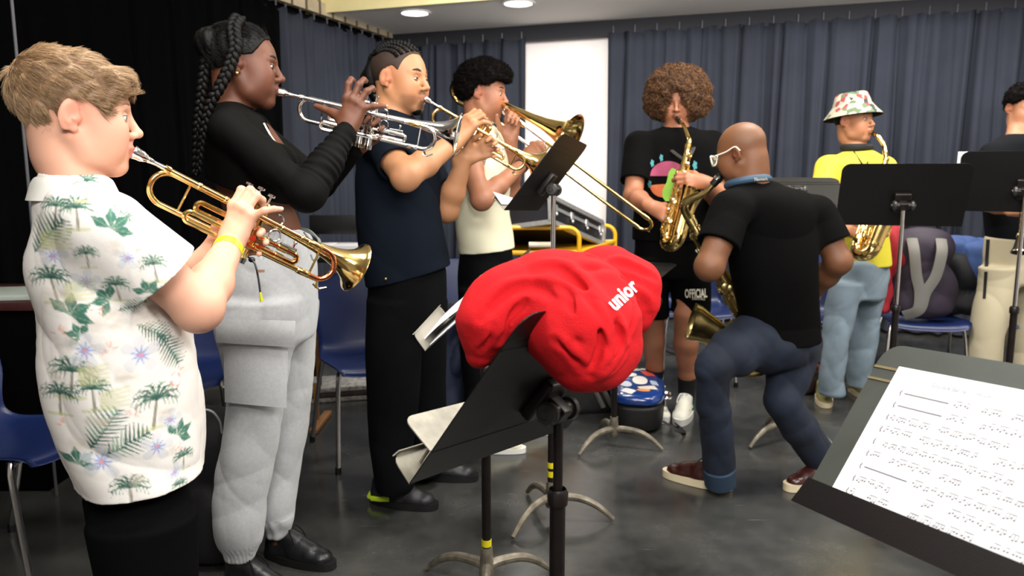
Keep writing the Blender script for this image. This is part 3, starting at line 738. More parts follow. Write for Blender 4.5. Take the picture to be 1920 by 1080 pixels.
# black bag with grey straps on the floor left of the case
c = V(*G(1095, 778)[:2], .13)+V(0, .18, 0)
t, g = lumpy('rucksack', 'black rucksack with pale grey straps lying on the floor under the red hoodie', 'backpack', c, (.24, .19, .15), None, yaw=.3, seed=21, amp=.015); t.part('bag_body', g, M_BAGBLK)
for k in range(3):
    m = MB(); m.tube(smooth_path([c+V(-.17+.05*k, -.10-.03*k, .14-.01*k), c+V(-.06+.05*k, -.15-.03*k, .13), c+V(.04+.05*k, -.19-.02*k, .03), c+V(.10+.05*k, -.21, -.08)], 6), .018, 8, flat=((0, 1, .4), .35)); t.part('shoulder_strap', m, M_STRAP)
m = MB(); m.box(c+V(.0, -.2, .06), (.02, .006, .012), None, .003); t.part('buckle', m, M_CHROME)
# black backpack behind the boy
c = W(392, 790, 2.45)
t, g = lumpy('rucksack', 'black rucksack with a white zip line standing behind the boy', 'backpack', V(c[0]-.03, c[1]+.06, .27), (.15, .13, .26), None, yaw=-.3, seed=31); t.part('bag_body', g, M_BAGBLK)
m = MB(); m.tube(smooth_path([W(372, 775, 2.38), W(380, 768, 2.36), W(398, 772, 2.36), W(412, 790, 2.38), W(416, 812, 2.4)], 6), .0035, 8); t.part('zip_line', m, mat('white_zip', 'c8c8c8', .5))
# dark bag behind the polo wearer's legs
c = W(838, 700, 3.6); t, g = lumpy('holdall', 'dark navy bag hanging from the chair behind the navy-shirted man', 'bag', V(c[0], c[1]+.05, .42), (.10, .12, .26), None, seed=41, amp=.02); t.part('bag_body', g, M_BAGNAVY)
# brown bag on the floor at the right
c = V(*G(1515, 752)[:2], .10)+V(0, .2, 0); t, g = lumpy('leather_bag', 'dark brown leather bag on the floor left of the green trainers', 'bag', c, (.16, .11, .11), None, seed=44, amp=.012); t.part('bag_body', g, mat('brown_leather', '2b1813', .45, var=.3))
m = MB(); m.tube(smooth_path([c+V(-.1, -.1, .08), c+V(-.03, -.14, .13), c+V(.06, -.14, .10), c+V(.12, -.1, .02)], 6), .012, 8); t.part('bag_handle', m, mat('tan_leather', '8a4a34', .5))
# magazine crate on the floor behind the braided trumpeter
c = V(*G(628, 752)[:2], .045)+V(0, .12, 0); m = MB(); R = rotz(.25)[:3, :3]
for k in range(3): m.box(c+V(.01*k, 0, -.03+.03*k), (.20-.01*k, .14, .013), R, .002, k % 2)
single('magazine_pile', m, [mat('grey_print', '8f8c88', .6, var=.6, vscale=40), mat('dark_print', '3a2b2b', .6, var=.6, vscale=40)], 'low pile of printed boxes on the floor under the blue chair', 'boxes', c-V(0, 0, .045))
# easel-like wooden post behind the braided trumpeter
m = MB(); p0, p1 = W(596, 455, 3.9), W(592, 722, 3.9); m.box((p0+p1)/2, (.011, .011, (p0[2]-p1[2])/2), None, .002)
m.box(p1+V(.05, 0, .22), (.07, .012, .012), None, .002)
m.box(V(p1[0]+.02, p1[1], .015), (.02, .16, .012), None, .003); m.box(V(p1[0], p1[1], p1[2]/2), (.011, .011, p1[2]/2+.01), None, .002)
single('wooden_post', m, mat('pine_wood', '8f6236', .5, var=.25), 'slim wooden upright behind the grey joggers', 'post', p1)
# keyboard table with a projector-like white box behind the trumpeters
c = V(W(655, 470, 4.5)[0], 4.5, 0); t = Thing('side_table', 'small black table behind the navy-shirted man', 'table', c)
zt = W(655, 476, 4.5)[2]
m = MB(); m.box(c+V(-.02, 0, zt-.015), (.28, .2, .015), None, .004); t.part('table_top', m, M_BLACKMETAL)
for sx in (-1, 1):
    for sy in (-1, 1): m = MB(); m.tube([c+V(-.02+sx*.25, sy*.17, 0), c+V(-.02+sx*.25, sy*.17, zt-.03)], .012, 8); t.part('leg', m, M_BLACKTUBE)
m = MB(); m.box(c+V(.03, -.08, zt+.035), (.155, .09, .032), None, .006); m.box(c+V(-.11, -.1, zt+.05), (.05, .06, .02), None, .004)
single('white_audio_unit', m, mat('white_plastic', 'dcdcdf', .4), 'flat white electronic unit on the small black table', 'device', c+V(.03, -.08, zt))
m = MB(); m.box(c+V(-.03, .02, zt+.17), (.20, .012, .055), None, .004); m.tube([c+V(-.19, .02, zt), c+V(-.19, .02, zt+.17)], .010, 8); m.tube([c+V(.08, .02, zt), c+V(.08, .02, zt+.15)], .012, 8)
single('black_monitor', m, M_PLASTICBLK, 'black screen-like panel standing on the small black table', 'monitor', c+V(0, .02, zt))
# table at far left with paper plates
c = V(W(5, 560, 3.2)[0]-.10, 3.30, 0); zt = W(30, 556, 3.2)[2]; t = Thing('desk', 'dark cloth-covered table at the left edge behind the boy', 'table', c)
m = MB(); m.box(c+V(0, 0, zt-.015), (.34, .28, .015), None, .003); t.part('table_top', m, mat('dark_red_edge', '3a1414', .5))
m = MB(); m.box(c+V(0, 0, (zt-.03)/2), (.32, .26, (zt-.03)/2), None, .003); t.part('cloth_skirt', m, M_CURTB)
m = MB(); m.box(c+V(.1, -.1, zt+.012), (.17, .14, .011), rotz(.2)[:3, :3], .004); single('paper_stack', m, mat('pale_green_paper', 'a9b3ac', .6), 'pale stack of paper on the table at the left edge', 'paper', c+V(.1, -.1, zt))

# flight case on a yellow trolley
A = Wd(1034, 416, 5.25); ax1 = nrm(Wd(1131, 458, 6.15)-A); L1 = np.linalg.norm(Wd(1131, 458, 6.15)-A)
ax2 = V(-.93, -.10, 0); ax2 = nrm(ax2-ax1*np.dot(ax1, ax2)); ax3 = np.cross(ax1, ax2); ax3 = ax3 if ax3[2] > 0 else -ax3; L2, L3 = .62, .175
R = np.stack([ax1, ax2, ax3 if np.dot(np.cross(ax1, ax2), ax3) > 0 else -ax3], 1)
t = Thing('flight_case', 'long black flight case with aluminium edging lying tilted on the yellow trolley', 'case', A)
cen = A+ax1*L1/2+ax2*L2/2+ax3*L3/2
m = MB(); m.box(cen, (L1/2-.004, L2/2-.004, L3/2-.004), R); t.part('case_body', m, mat('black_case_panel', '17161a', .5, bump=.2, bscale=200), smooth=False)
M_ALU = mat('brushed_aluminium', 'c6c6c4', .38, .7, var=.1, vscale=40)
m = MB()
for i, (a_, l_) in enumerate(((ax1, L1), (ax2, L2), (ax3, L3))):
    o1, l1 = ((ax2, L2), (ax3, L3), (ax1, L1))[i]; o2, l2 = ((ax3, L3), (ax1, L1), (ax2, L2))[i]
    for p in (0, 1):
        for q in (0, 1):
            cc_ = A+a_*l_/2+o1*l1*p+o2*l2*q; hs = [0, 0, 0]; hs[i] = l_/2; hs[(i+1) % 3] = .016; hs[(i+2) % 3] = .016; m.box(cc_, hs, R)
for q in np.linspace(.06, L1-.06, 2): pass
m.box(A+ax1*L1/2-ax2*.002+ax3*L3*.62, (L1/2, .004, .012), R)
t.part('aluminium_edging', m, M_ALU, smooth=False)
for q in np.linspace(.07, .93, 4):
    m = MB(); m.box(A+ax1*L1*q-ax2*.006+ax3*L3*.60, (.022, .006, .028), R, .003); m.ball(A+ax1*L1*q-ax2*.01+ax3*L3*.38, .012); t.part('latch', m, M_ALU)
M_YEL = mat('yellow_tube_paint', 'e0a516', .35, coat=.2)
tc = Wd(1085, 500, 5.4); tb = V(tc[0]-.22, tc[1]+.35, 0)
t = Thing('trolley', 'yellow tubular trolley carrying the flight case', 'trolley', tb)
for (pa, pb, d) in (((948, 427), (1070, 427), 5.35), ((1010, 423), (1140, 424), 6.25)):
    a = Wd(*pa, d); b = Wd(*pb, d); b[2] = a[2]; y = a[1]
    c1 = V(a[0]-.05, y, a[2]); c2 = V(b[0]-.02, y, b[2]); m = MB()
    m.tube([c1+V(-.08, 0, -c1[2]+.04), c1+V(-.08, 0, -.09)]+arc(c1+V(0, 0, -.08), (-1, 0, 0), (0, 0, 1), .08, 0, math.pi/2, 8)+arc(c2+V(0, 0, -.08), (0, 0, 1), (1, 0, 0), .08, 0, math.pi/2, 8)+[c2+V(.08, 0, -.09), c2+V(.08, 0, -c2[2]+.04)], .016, 12)
    t.part('end_hoop', m, M_YEL)
    if d < 5.5: fl, fr = c1+V(-.08, 0, 0), c2+V(.08, 0, 0)
    else: bl, br = c1+V(-.08, 0, 0), c2+V(.08, 0, 0)
for zs in (W(1085, 474, fl[1])[2], .28):
    m = MB(); q = [V(p[0], p[1], zs) for p in (fl, fr, br, bl)]; m.tube(q, .016, 10, closed=True); m.prism([(0, 0), (1, 0), (1, 1), (0, 1)], q[0]-V(0, 0, .012), q[1]-q[0], q[3]-q[0], V(0, 0, .012)); t.part('shelf', m, M_YEL)
for k in (.25, .5, .75): m = MB(); p = fl*(1-k)+fr*k; m.tube([V(p[0], p[1], .28), V(p[0], p[1], W(1085, 474, fl[1])[2])], .010, 8); t.part('upright', m, M_YEL)
for p in (fl, fr, bl, br): m = MB(); m.lathe([(-.012, .04), (.012, .04)], V(p[0], p[1], .04), (0, 1, 0), 16); t.part('wheel', m, M_PLASTICBLK)
p = W(1035, 459, fl[1]-.02); m = MB(); m.tube([p+V(-.16, 0, 0), p+V(.0, 0, 0)], .02, 12)
single('paper_roll', m, mat('cream_paper_roll', 'e6d9c2', .7), 'cream paper roll on the front of the yellow trolley', 'roll', p-V(0, 0, .02))

# folded metal stand pieces with yellow tape under the chairs
c = V(*G(1205, 700)[:2], 0)+V(.05, .25, 0); t = Thing('folded_stand', 'folded chrome stand with yellow tape behind the curly-haired player', 'stand', c)
for k in range(4):
    m = MB(); m.tube([c+V(-.12+.07*k, .02*k, 0.01), c+V(-.05+.03*k, .03, .42+.02*k)], .011, 8); t.part('tube', m, M_CHROME)
for k in range(3): m = MB(); m.tube([c+V(-.06+.035*k, .03, .37), c+V(-.058+.035*k, .03, .41)], .018, 8); t.part('tape_band', m, M_YTAPE)
m = MB(); m.tube([c+V(.28+.17*math.cos(a), .25, .19+.17*math.sin(a)) for a in np.linspace(0, 2*math.pi, 30)][:-1], .012, 8, closed=True); m.tube([c+V(.28+.14*math.cos(a), .25, .19+.14*math.sin(a)) for a in np.linspace(0, 2*math.pi, 30)][:-1], .006, 8, closed=True)
m.tube([c+V(.28, .25, .19), c+V(.36, .25, .05)], .01, 8); m.ball(c+V(.28, .25, .19), .03)
single('grey_hoop', m, mat('grey_rubber', '2c2c2e', .5), 'grey round hoop leaning under the chair behind the curly-haired player', 'hoop', c+V(.28, .25, .0))

# ------------------------------------------------------------------ red hoodie draped over the tilted stand
# ------------------------------------------------------------------ brass and reeds
def trumpet(label, M, B, up, metal, tip_metal, accent, group='trumpets', slide_tone=None):
    """M mouthpiece rim, B bell rim centre; local x from player to bell, z up, y to the player's left"""
    F = frame_xz(M, B-M, up); L = np.linalg.norm(B-M); k = L/.545
    t = Thing('trumpet', label, 'trumpet', M, group)
    def mb(): m = MB(); m.M = F @ np.diag([k, k, k, 1]); return m
    m = mb(); m.lathe([(0, .0085), (.0, .0132), (.003, .0138), (.006, .0132), (.010, .0122), (.018, .0118), (.026, .0085), (.030, .0062), (.033, .0068), (.036, .0058), (.044, .0046), (.075, .0056)], (0, 0, 0), (1, 0, 0), 20); t.part('mouthpiece', m, M_SILVER)
    R = .034; yb = .030
    m = mb(); m.tube([(.066, 0, 0), (.45, 0, 0)], .0062, 12); m.lathe([(0, .0066), (0, .0082), (.012, .0082), (.014, .0068)], (.064, 0, 0), (1, 0, 0), 14)
    m.lathe([(0, .0066), (.002, .0078), (.035, .0078), (.037, .0066)], (.40, 0, 0), (1, 0, 0), 14, 1); t.part('leadpipe', m, [metal, slide_tone or metal])
    m = mb(); P = [V(.43, 0, 0)]+arc((.45, 0, -R), (0, 0, 1), (1, 0, 0), R, 0, math.pi, 16)+[V(.43, 0, -2*R)]
    m.tube(P, .0068, 12); t.part('tuning_slide', m, accent)
    m = mb(); m.tube([(.30, 0, -2*R), (.44, 0, -2*R)], .0062, 12); m.lathe([(0, .0066), (.002, .0078), (.03, .0078), (.032, .0066)], (.405, 0, -2*R), (1, 0, 0), 14)
    m.tube([(.46, .0, -2*R-.004), (.465, 0, -2*R-.016)], .003, 8); m.tube(smooth_path([(.455, 0, -2*R-.014), (.47, .0, -2*R-.018), (.487, 0, -2*R-.008)], 4), .0022, 8)
    m.tube([(.435, 0, 0), (.435, 0, -2*R)], .0028, 8); t.part('lower_tube', m, metal)
    # bell: valve -> lower back tube -> bow -> upper tube -> flare
    m = mb()
    P = [V(.225, yb, -2*R), V(.16, yb, -2*R)]+arc((.094, yb, -R), (0, 0, -1), (-1, 0, 0), R, 0, math.pi, 18)+[V(.16, yb, 0), V(.30, yb, 0)]
    m.tube(P, [.0060]*10+[.0063]*14, 12, cap=False); t.part('bell_bow', m, metal)
    prof = [(.30, .0063), (.36, .0078), (.40, .0098), (.435, .0128), (.465, .0172), (.490, .0230), (.510, .0300), (.525, .0385), (.535, .0475), (.541, .0560), (.545, .0618), (.5463, .0624), (.547, .0615), (.5445, .0600), (.539, .052), (.53, .0400), (.512, .0285), (.49, .0215), (.45, .0138), (.40, .0085)]
    m = mb(); m.lathe(prof, (0, yb, 0), (1, 0, 0), 40, cap=False); t.part('bell', m, metal, auto=80)
    # valves
    for i, x in enumerate((.232, .259, .286)):
        y = yb*.5
        m = mb(); m.lathe([(-.105, .004), (-.105, .0105), (-.101, .0122), (-.097, .0122), (-.095, .0112), (.020, .0112), (.022, .0124), (.030, .0124), (.034, .009), (.035, .005)], (x, y, 0), (0, 0, 1), 18, 0)
        v = t.part('valve_casing', m, metal)
        m = mb(); dz = (.0, .004, .0)[i]; m.lathe([(.034, .0025), (.052+dz, .0025), (.052+dz, .0085), (.056+dz, .0088), (.057+dz, .006)], (x, y, 0), (0, 0, 1), 14); t.part('valve_button', m, tip_metal, v)
        m = mb(); m.lathe([(-.108, .003), (-.108, .0122), (-.096, .0128)], (x, y, 0), (0, 0, 1), 16); t.part('bottom_cap', m, tip_metal, v)
    # cross tubes, slides
    m = mb()
    for s_, zz in ((1, -.030), (-1, -.030)): pass
    m.tube([(.225, yb*.5, -.028), (.165, yb*.5, -.028)]+arc((.165, yb*.5, -.038), (0, 0, 1), (-1, 0, 0), .010, 0, math.pi, 8)+[V(.165, yb*.5, -.048), V(.225, yb*.5, -.048)], .0058, 10)
    m.tube([(.225, -.004, -2*R+.012), (.150, -.004, -2*R+.012)]+arc((.150, -.004, -2*R+.001), (0, 0, 1), (-1, 0, 0), .011, 0, math.pi, 8)+[V(.150, -.004, -2*R-.01), V(.225, -.004, -2*R-.01)], .0055, 10)
    t.part('first_valve_slide', m, metal)
    m = mb()
    m.tube([(.295, .002, -.040), (.385, .002, -.040)]+arc((.385, .002, -.050), (0, 0, 1), (1, 0, 0), .010, 0, math.pi, 8)+[V(.385, .002, -.060), V(.295, .002, -.060)], .0062, 10)
    for x in (.31, .345): m.lathe([(0, .0078), (.02, .0078)], (x, .002, -.040), (1, 0, 0), 12); m.lathe([(0, .0078), (.02, .0078)], (x, .002, -.060), (1, 0, 0), 12)
    t.part('third_valve_slide', m, metal)
    m = mb()
    m.tube([(.325, -.004, -.027+.014*math.sin(a)) if False else (.325+.013*math.cos(a), -.004, -.022+.013*math.sin(a)) for a in np.linspace(0, 2*math.pi, 20)][:-1], .0022, 8, closed=True)
    m.tube([(.345, -.002, -.032), (.385, -.002, -.030)], .003, 8); m.tube([(.375, -.002, -.030), (.375, -.002, -.018)], .0022, 6); m.ball((.375, -.002, -.016), .0045)
    P = [(.318+.012*math.cos(a), 0, .012+.011*math.sin(a)) for a in np.linspace(-.6*math.pi, 1.0*math.pi, 14)]; m.tube(P[:11], .0023, 8)
    t.part('finger_hooks', m, tip_metal)
    for x in (.14, .20, .335, .385): m = mb(); m.tube([(x, 0, 0), (x, yb, 0)], .0028, 8); m.ball((x, 0, 0), (.008, .0075, .0075)); t.part('brace', m, metal)
    m = mb(); m.tube([(.13, yb, 0), (.13, yb, -2*R)], .0026, 8); t.part('bow_brace', m, metal)
    for x, y in ((.235, yb*.5),):
        m = mb()
        for xx in (.232, .259, .286):
            for zz in (-.028, -.048, -.066): m.tube([(xx, y-.013, zz), (xx, y-.009, zz)], .0072, 10)
        m.tube([(.22, .003, -.068), (.30, .003, -.068)], .0062, 10); m.tube([(.22, y+.01, -.038), (.30, y+.01, -.038)], .006, 10); t.part('valve_tubing', m, metal)
    def loc(x, y, z): return F[:3, :3]@(V(x, y, z)*k)+M
    return t, loc, F

def saxophone(label, top, bow, front, mp, scale, metal, bore, bell_h=.24, bell_r=.062, neckpts=None, group='saxophones', lean=.035):
    """top/bow: ends of the straight body; front: direction from the body to the bell; mp: mouthpiece tip in the mouth"""
    top = np.asarray(top, float); bow = np.asarray(bow, float); F = frame_xz(bow, front, top-bow) if False else None
    z = nrm(top-bow); x = nrm(np.asarray(front, float)-z*np.dot(front, z)); y = np.cross(z, x); F = frame_cols(x, y, z, bow); L = np.linalg.norm(top-bow); k = scale
    t = Thing('saxophone', label, 'saxophone', bow, group)
    def mb(): m = MB(); m.M = F; return m
    m = mb(); m.lathe([(0, .030*k), (L*.25, .0265*k), (L*.6, .0195*k), (L*.96, .0125*k), (L*.965, .0150*k), (L, .0150*k)], (0, 0, 0), (0, 0, 1), 24); body = t.part('body_tube', m, metal)
    d = .088*k; rb = d/2; m = mb()
    P = [V(0, 0, .02*k)]+arc((rb, 0, 0), (-1, 0, 0), (0, 0, -1), rb, 0, math.pi, 14)+[V(d, 0, .02*k)]; m.tube(P, [.030*k, .032*k, .036*k], 20, cap=False)
    for s_, r_ in ((0, .0325), (d, .0375)): m.lathe([(-.005*k, r_*k), (.006*k, r_*k)], (s_, 0, .01), (0, 0, 1), 22, cap=True)
    t.part('bow', m, metal)
    BH = bell_h*k; m = mb()
    prof = [(0, .036*k), (BH*.35, .039*k), (BH*.62, .043*k), (BH*.8, .049*k), (BH*.92, .057*k), (BH*.985, bell_r*k), (BH, (bell_r+.002)*k), (BH*.995, (bell_r-.001)*k), (BH*.92, .053*k), (BH*.75, .043*k), (BH*.3, .034*k)]
    an = np.linspace(0, 2*math.pi, 40, endpoint=False); rows = []
    for tt, r in prof:
        f = tt/BH; c = V(d+lean*f*f, 0, .02*k+tt); a = lean*f*9; ux = V(math.cos(a), 0, -math.sin(a)); rows.append([c+ux*r*math.cos(q)+V(0, 1, 0)*r*math.sin(q) for q in an])
    m.grid(np.array(rows).transpose(1, 0, 2), closed_u=True); t.part('bell', m, bore if False else metal, auto=80)
    # neck
    tp = F[:3, :3]@V(0, 0, L)+bow; mp = np.asarray(mp, float)
    if neckpts is None: neckpts = [tp, tp+z*.03*k, tp+z*.06*k-x*.02*k, (tp+z*.07*k+mp)/2, mp+(tp+z*.05*k-mp)*.22]
    NP = smooth_path(neckpts, 6)
    m = MB(); m.tube(NP, [.0135*k, .0125*k, .0105*k, .009*k, .0078*k], 16); m.lathe([(-.008*k, .0165*k), (.008*k, .0165*k)], tp, z, 18); m.tube(NP[len(NP)//4:len(NP)*3//4]+z*.012*k, .0035*k, 6); t.part('neck', m, metal)
    e = NP[-1]; dr = nrm(mp-NP[-2])
    m = MB(); m.tube([e-dr*.012, e+dr*.02*k, mp-(mp-e)*.25, mp], [.0115*k, .0125*k, .011*k, .005*k], 14); t.part('mouthpiece', m, M_PLASTICBLK)
    m = MB(); m.tube([e+(mp-e)*.30, e+(mp-e)*.55], .0135*k, 14)
    for s_ in (.36, .5): m.ball(e+(mp-e)*s_+nrm(np.cross(mp-e, (0, 0, 1)))*.014*k, .004*k)
    t.part('ligature', m, M_SILVER if k > 1.1 else metal)
    # keywork: cups up the body, rods, guards, pearls
    rng = random.Random(3)
    zs = np.linspace(.06, .90, 9)
    for i, f in enumerate(zs):
        r = (.021-.011*f)*k; R0 = (.0295-.017*f)*k; ang = (.15 if i % 2 else -.15)-.1
        for side in ((0,) if i in (3,) else (0, 1)) if i % 2 == 0 else (0,):
            a = ang if side == 0 else ang+(1.35 if i % 4 == 0 else -1.4); dd = V(math.cos(a), math.sin(a), 0)
            if f < .46 and abs(a) < .5: a = a-1.0; dd = V(math.cos(a), math.sin(a), 0)
            m = mb(); q = V(0, 0, L*f)+dd*(R0+.006*k); m.lathe([(-.008*k, r*.8), (-.001*k, r*.85), (0, r), (.004*k, r), (.0055*k, r*.55), (.0075*k, r*.5), (.008*k, r*.2)], q, dd, 18); t.part('key_cup', m, metal)
            if side == 0 and i in (1, 2, 3, 5, 6, 7): m = mb(); m.lathe([(.008*k, .006*k), (.0105*k, .0055*k), (.0115*k, .003*k)], q+V(0, .0, .004), dd, 12); t.part('pearl', m, mat('key_pearl', 'e9e6df', .2), t.o.children[-1])
    m = mb()
    for a, f0, f1, ro in ((.55, .05, .95, .036), (.85, .02, .80, .038), (-.55, .10, .92, .036), (-.95, .0, .55, .041), (1.6, .1, .85, .034), (-1.6, .05, .7, .036), (2.3, .3, .95, .032)):
        dd = V(math.cos(a), math.sin(a), 0)
        m.tube([dd*(ro-.014*f)*k+V(0, 0, L*f) for f in (f0, f1)], .0026*k, 8)
        for f in np.linspace(f0, f1, 7): m.tube([dd*(ro-.020*f-.008)*k+V(0, 0, L*f), dd*(ro-.014*f+.002)*k+V(0, 0, L*f)], .0028*k, 6)
        for f in np.linspace(f0+.05, f1-.05, 5):
            a2 = a+rng.choice((-.5, .5)); d2 = V(math.cos(a2), math.sin(a2), 0); m.tube([dd*(ro-.014*f)*k+V(0, 0, L*f), d2*(ro-.014*f+.004)*k+V(0, 0, L*f+.006)], .0026*k, 6)
    t.part('key_rods', m, metal)
    for s_, (f, a) in enumerate(((.30, 2.1), (.62, 1.2))):
        m = mb(); dd = V(math.cos(a), math.sin(a), 0); r = .024*k; q = V(d, 0, .02*k+BH*f*.6)+dd*.042*k; m.lathe([(-.006*k, r*.8), (0, r), (.004*k, r), (.006*k, r*.5), (.008*k, r*.3)], q, dd, 20)
        for b in (0, 2.1, 4.2): m.tube([q+nrm(np.cross(dd, (0, 0, 1)))*r*1.1*math.cos(b)+V(0, 0, r*1.1*math.sin(b)), q+dd*.014*k], .0022*k, 6)
        t.part('bell_key', m, metal)
    m = mb()
    m.tube(smooth_path([(-.0, -.04*k, .02), (.02, -.058*k, .05), (.05, -.058*k, .05), (d, -.04*k, .03)], 5), .003*k, 8)
    for q in range(4): m2 = mb(); m2.lathe([(0, .009*k), (.004*k, .009*k), (.005*k, .006*k)], (-.022*k+.012*q*k, .040*k, L*(.42+.03*q)), (0, 1, 0), 12); t.part('palm_key', m2, metal)
    t.part('side_lever', m, metal); m = mb()
    m.tube(smooth_path([(d-.03*k, 0, BH*.62), (d*.5, .0, BH*.66), (.02*k, 0, BH*.64)], 4), .003*k, 8); m.tube([(d*.5+.015*math.cos(a)*k, 0, BH*.66+.015*math.sin(a)*k) for a in np.linspace(0, 6.28, 14)][:-1], .0025*k, 6, closed=True)
    t.part('bell_stay', m, metal)
    for q, zz in ((-.5, .02), (.4, -.01), (.9, .03)): m = mb(); m.lathe([(-.004, .011*k), (.004, .012*k)], (rb+rb*math.sin(q)*1.7, -.03*k, -rb*math.cos(q)*.4-.02*k+zz), (0, -1, 0), 14); t.part('low_key', m, metal)
    def loc(a, b, c): return F[:3, :3]@V(a, b, c)+bow
    return t, loc, F

def trombone(label, M, E, up, bell_a, bell_b, metal, accent):
    """M mouthpiece, E far end of the slide bow; bell_a tuning-bow end, bell_b bell rim centre"""
    F = frame_xz(M, E-M, up); L = np.linalg.norm(E-M); t = Thing('trombone', label, 'trombone', M)
    m = MB(); m.M = F; m.lathe([(0, .010), (0, .0185), (.004, .0192), (.008, .0182), (.022, .0165), (.034, .012), (.042, .0075), (.05, .0085), (.055, .006), (.08, .0066)], (0, 0, 0), (1, 0, 0), 22); t.part('mouthpiece', m, M_SILVER)
    m = MB(); m.M = F; dz = -.085
    for z0 in (0, dz): m.tube([(.075 if z0 == 0 else .02, 0, z0), (.30, 0, z0)], .0068, 14)
    t.part('inner_slide', m, M_SILVER)
    m = MB(); m.M = F; R = -dz/2
    m.tube([V(.26, 0, 0), V(L-R, 0, 0)]+arc((L-R, 0, dz/2), (0, 0, 1), (1, 0, 0), R, 0, math.pi, 16)[1:-1]+[V(L-R, 0, dz), V(.26, 0, dz)], .0076, 14)
    m.tube([(L-.005, 0, dz/2-.02), (L+.012, 0, dz/2-.022)], .004, 8)
    for z0 in (0, dz): m.lathe([(0, .0105), (.05, .0105)], (.24, 0, z0), (1, 0, 0), 14); m.lathe([(0, .0098), (.03, .0098)], (L-R-.03, 0, z0), (1, 0, 0), 14)
    m.tube([(.265, 0, 0), (.265, 0, dz)], .006, 10); t.part('outer_slide', m, metal)
    m = MB(); m.M = F; m.tube([(.095, 0, 0), (.095, 0, dz)], .0065, 10); m.tube([(.075, 0, .0), (.12, 0, 0)], .0115, 14); m.tube([(.05, 0, dz), (.10, 0, dz)], .0115, 14); t.part('hand_brace', m, metal)
    a = np.asarray(bell_a, float); b = np.asarray(bell_b, float); x = nrm(b-a); zz = np.asarray(up, float); G2 = frame_xz(a, x, zz); BL = np.linalg.norm(b-a)
    m = MB(); m.M = G2; r = .055
    prof = [(r, .0085), (BL*.35, .0105), (BL*.55, .0145), (BL*.70, .021), (BL*.80, .029), (BL*.88, .041), (BL*.94, .057), (BL*.98, .080), (BL, .102), (BL+.002, .1035), (BL+.001, .100), (BL*.975, .076), (BL*.93, .052), (BL*.85, .033), (BL*.7, .018)]
    m.lathe(prof, (0, 0, 0), (1, 0, 0), 44, cap=False); t.part('bell', m, accent, auto=80)
    m = MB(); m.M = G2
    m.tube([V(r+.01, 0, 0)]+arc((r, 0, -r), (0, 0, 1), (-1, 0, 0), r, 0, math.pi, 18)+[V(r+.01, 0, -2*r)], .0095, 14); t.part('tuning_bow', m, metal)
    m = MB(); m.M = G2
    m.lathe([(0, .03), (.004, .031), (.010, .022), (.018, .008)], (r-.01, -.0, -r), (0, -1, 0), 20); m.lathe([(0, .03), (.004, .031), (.010, .022)], (r-.01, 0, -r), (0, 1, 0), 20); m.tube([(r-.05, 0, -r*1.5), (r+.02, 0, -r)], .004, 8); t.part('counterweight', m, M_SILVER)
    p0 = G2[:3, :3]@V(r, 0, -2*r)+a; p1 = F[:3, :3]@V(.05, 0, dz)+M
    m = MB(); m.tube(smooth_path([p0, p0+x*.1, (p0+x*.15+p1)/2, p1-F[:3, 0]*.03, p1], 8), .0085, 14); t.part('gooseneck', m, metal)
    m = MB(); m.M = G2; m.tube([(.22, 0, 0), (.22, 0, -.09)], .004, 8); t.part('bell_brace', m, metal)
    def loc(p, q, s): return F[:3, :3]@V(p, q, s)+M
    return t, loc, F
# ------------------------------------------------------------------ people
def M_SKIN(name): return mat('skin_'+name, 'c08060', .52, attr=True, sss=.08, bump=.12, bscale=900, spec=.4)
def skin_col(base, lipc, hd, brow=None, extra=None):
    base = np.array(hexc(base)); lipc = np.array(hexc(lipc))
    def f(v):
        n = np.sin(v[:, 0]*41+2*np.sin(v[:, 2]*33))*np.sin(v[:, 1]*37+v[:, 2]*45)
        c = np.tile(base, (len(v), 1))*(1+.05*n[:, None])
        if hd is not None:
            F, s = hd; q = (v-F[:3, 3])@F[:3, :3]/s
            x, y, z = q.T
            inhead = (np.abs(x) < .14) & (np.abs(y) < .1) & (np.abs(z) < .15)
            lip = np.clip(1.25-np.sqrt((y/.023)**2+((z+.0655)/.0105)**2+((x-.098)/.022)**2), 0, .35)/.35*inhead
            c = c*(1-lip[:, None]*.85)+lipc*lip[:, None]*.85
            ck = np.exp(-(((x-.07)/.03)**2+((np.abs(y)-.045)/.025)**2+((z+.035)/.03)**2))*inhead*.25
            c[:, 0] *= 1+ck*.25; c[:, 1:] *= (1-ck[:, None]*.35)
            ear = np.exp(-((x/.03)**2+((np.abs(y)-.08)/.02)**2+(z/.035)**2))*inhead*.25; c[:, 1:] *= (1-ear[:, None])
            if extra: c = extra(c, x, y, z, inhead)
        return np.clip(c, 0, 1)
    return f
def stubble(col, zt, amt):
    col = np.array(hexc(col))
    def f(c, x, y, z, m):
        w = np.clip((-z-.052)/.012, 0, 1)*np.clip((x-.035)/.02, 0, 1)*m
        mous = np.exp(-((np.abs(z+.050)/.007)**2+(y/.03)**4))*(x > .08)*m
        goat = np.exp(-(((z+.095)/.022)**2+(y/.026)**4))*(x > .05)*m
        lip = ((np.abs(y) < .022) & (np.abs(z+.066) < .009))
        a = np.clip(np.maximum(w*amt*.35, np.maximum(mous*amt*.7, goat*amt)), 0, 1)*(~lip)
        return c*(1-a[:, None])+col*a[:, None]
    return f
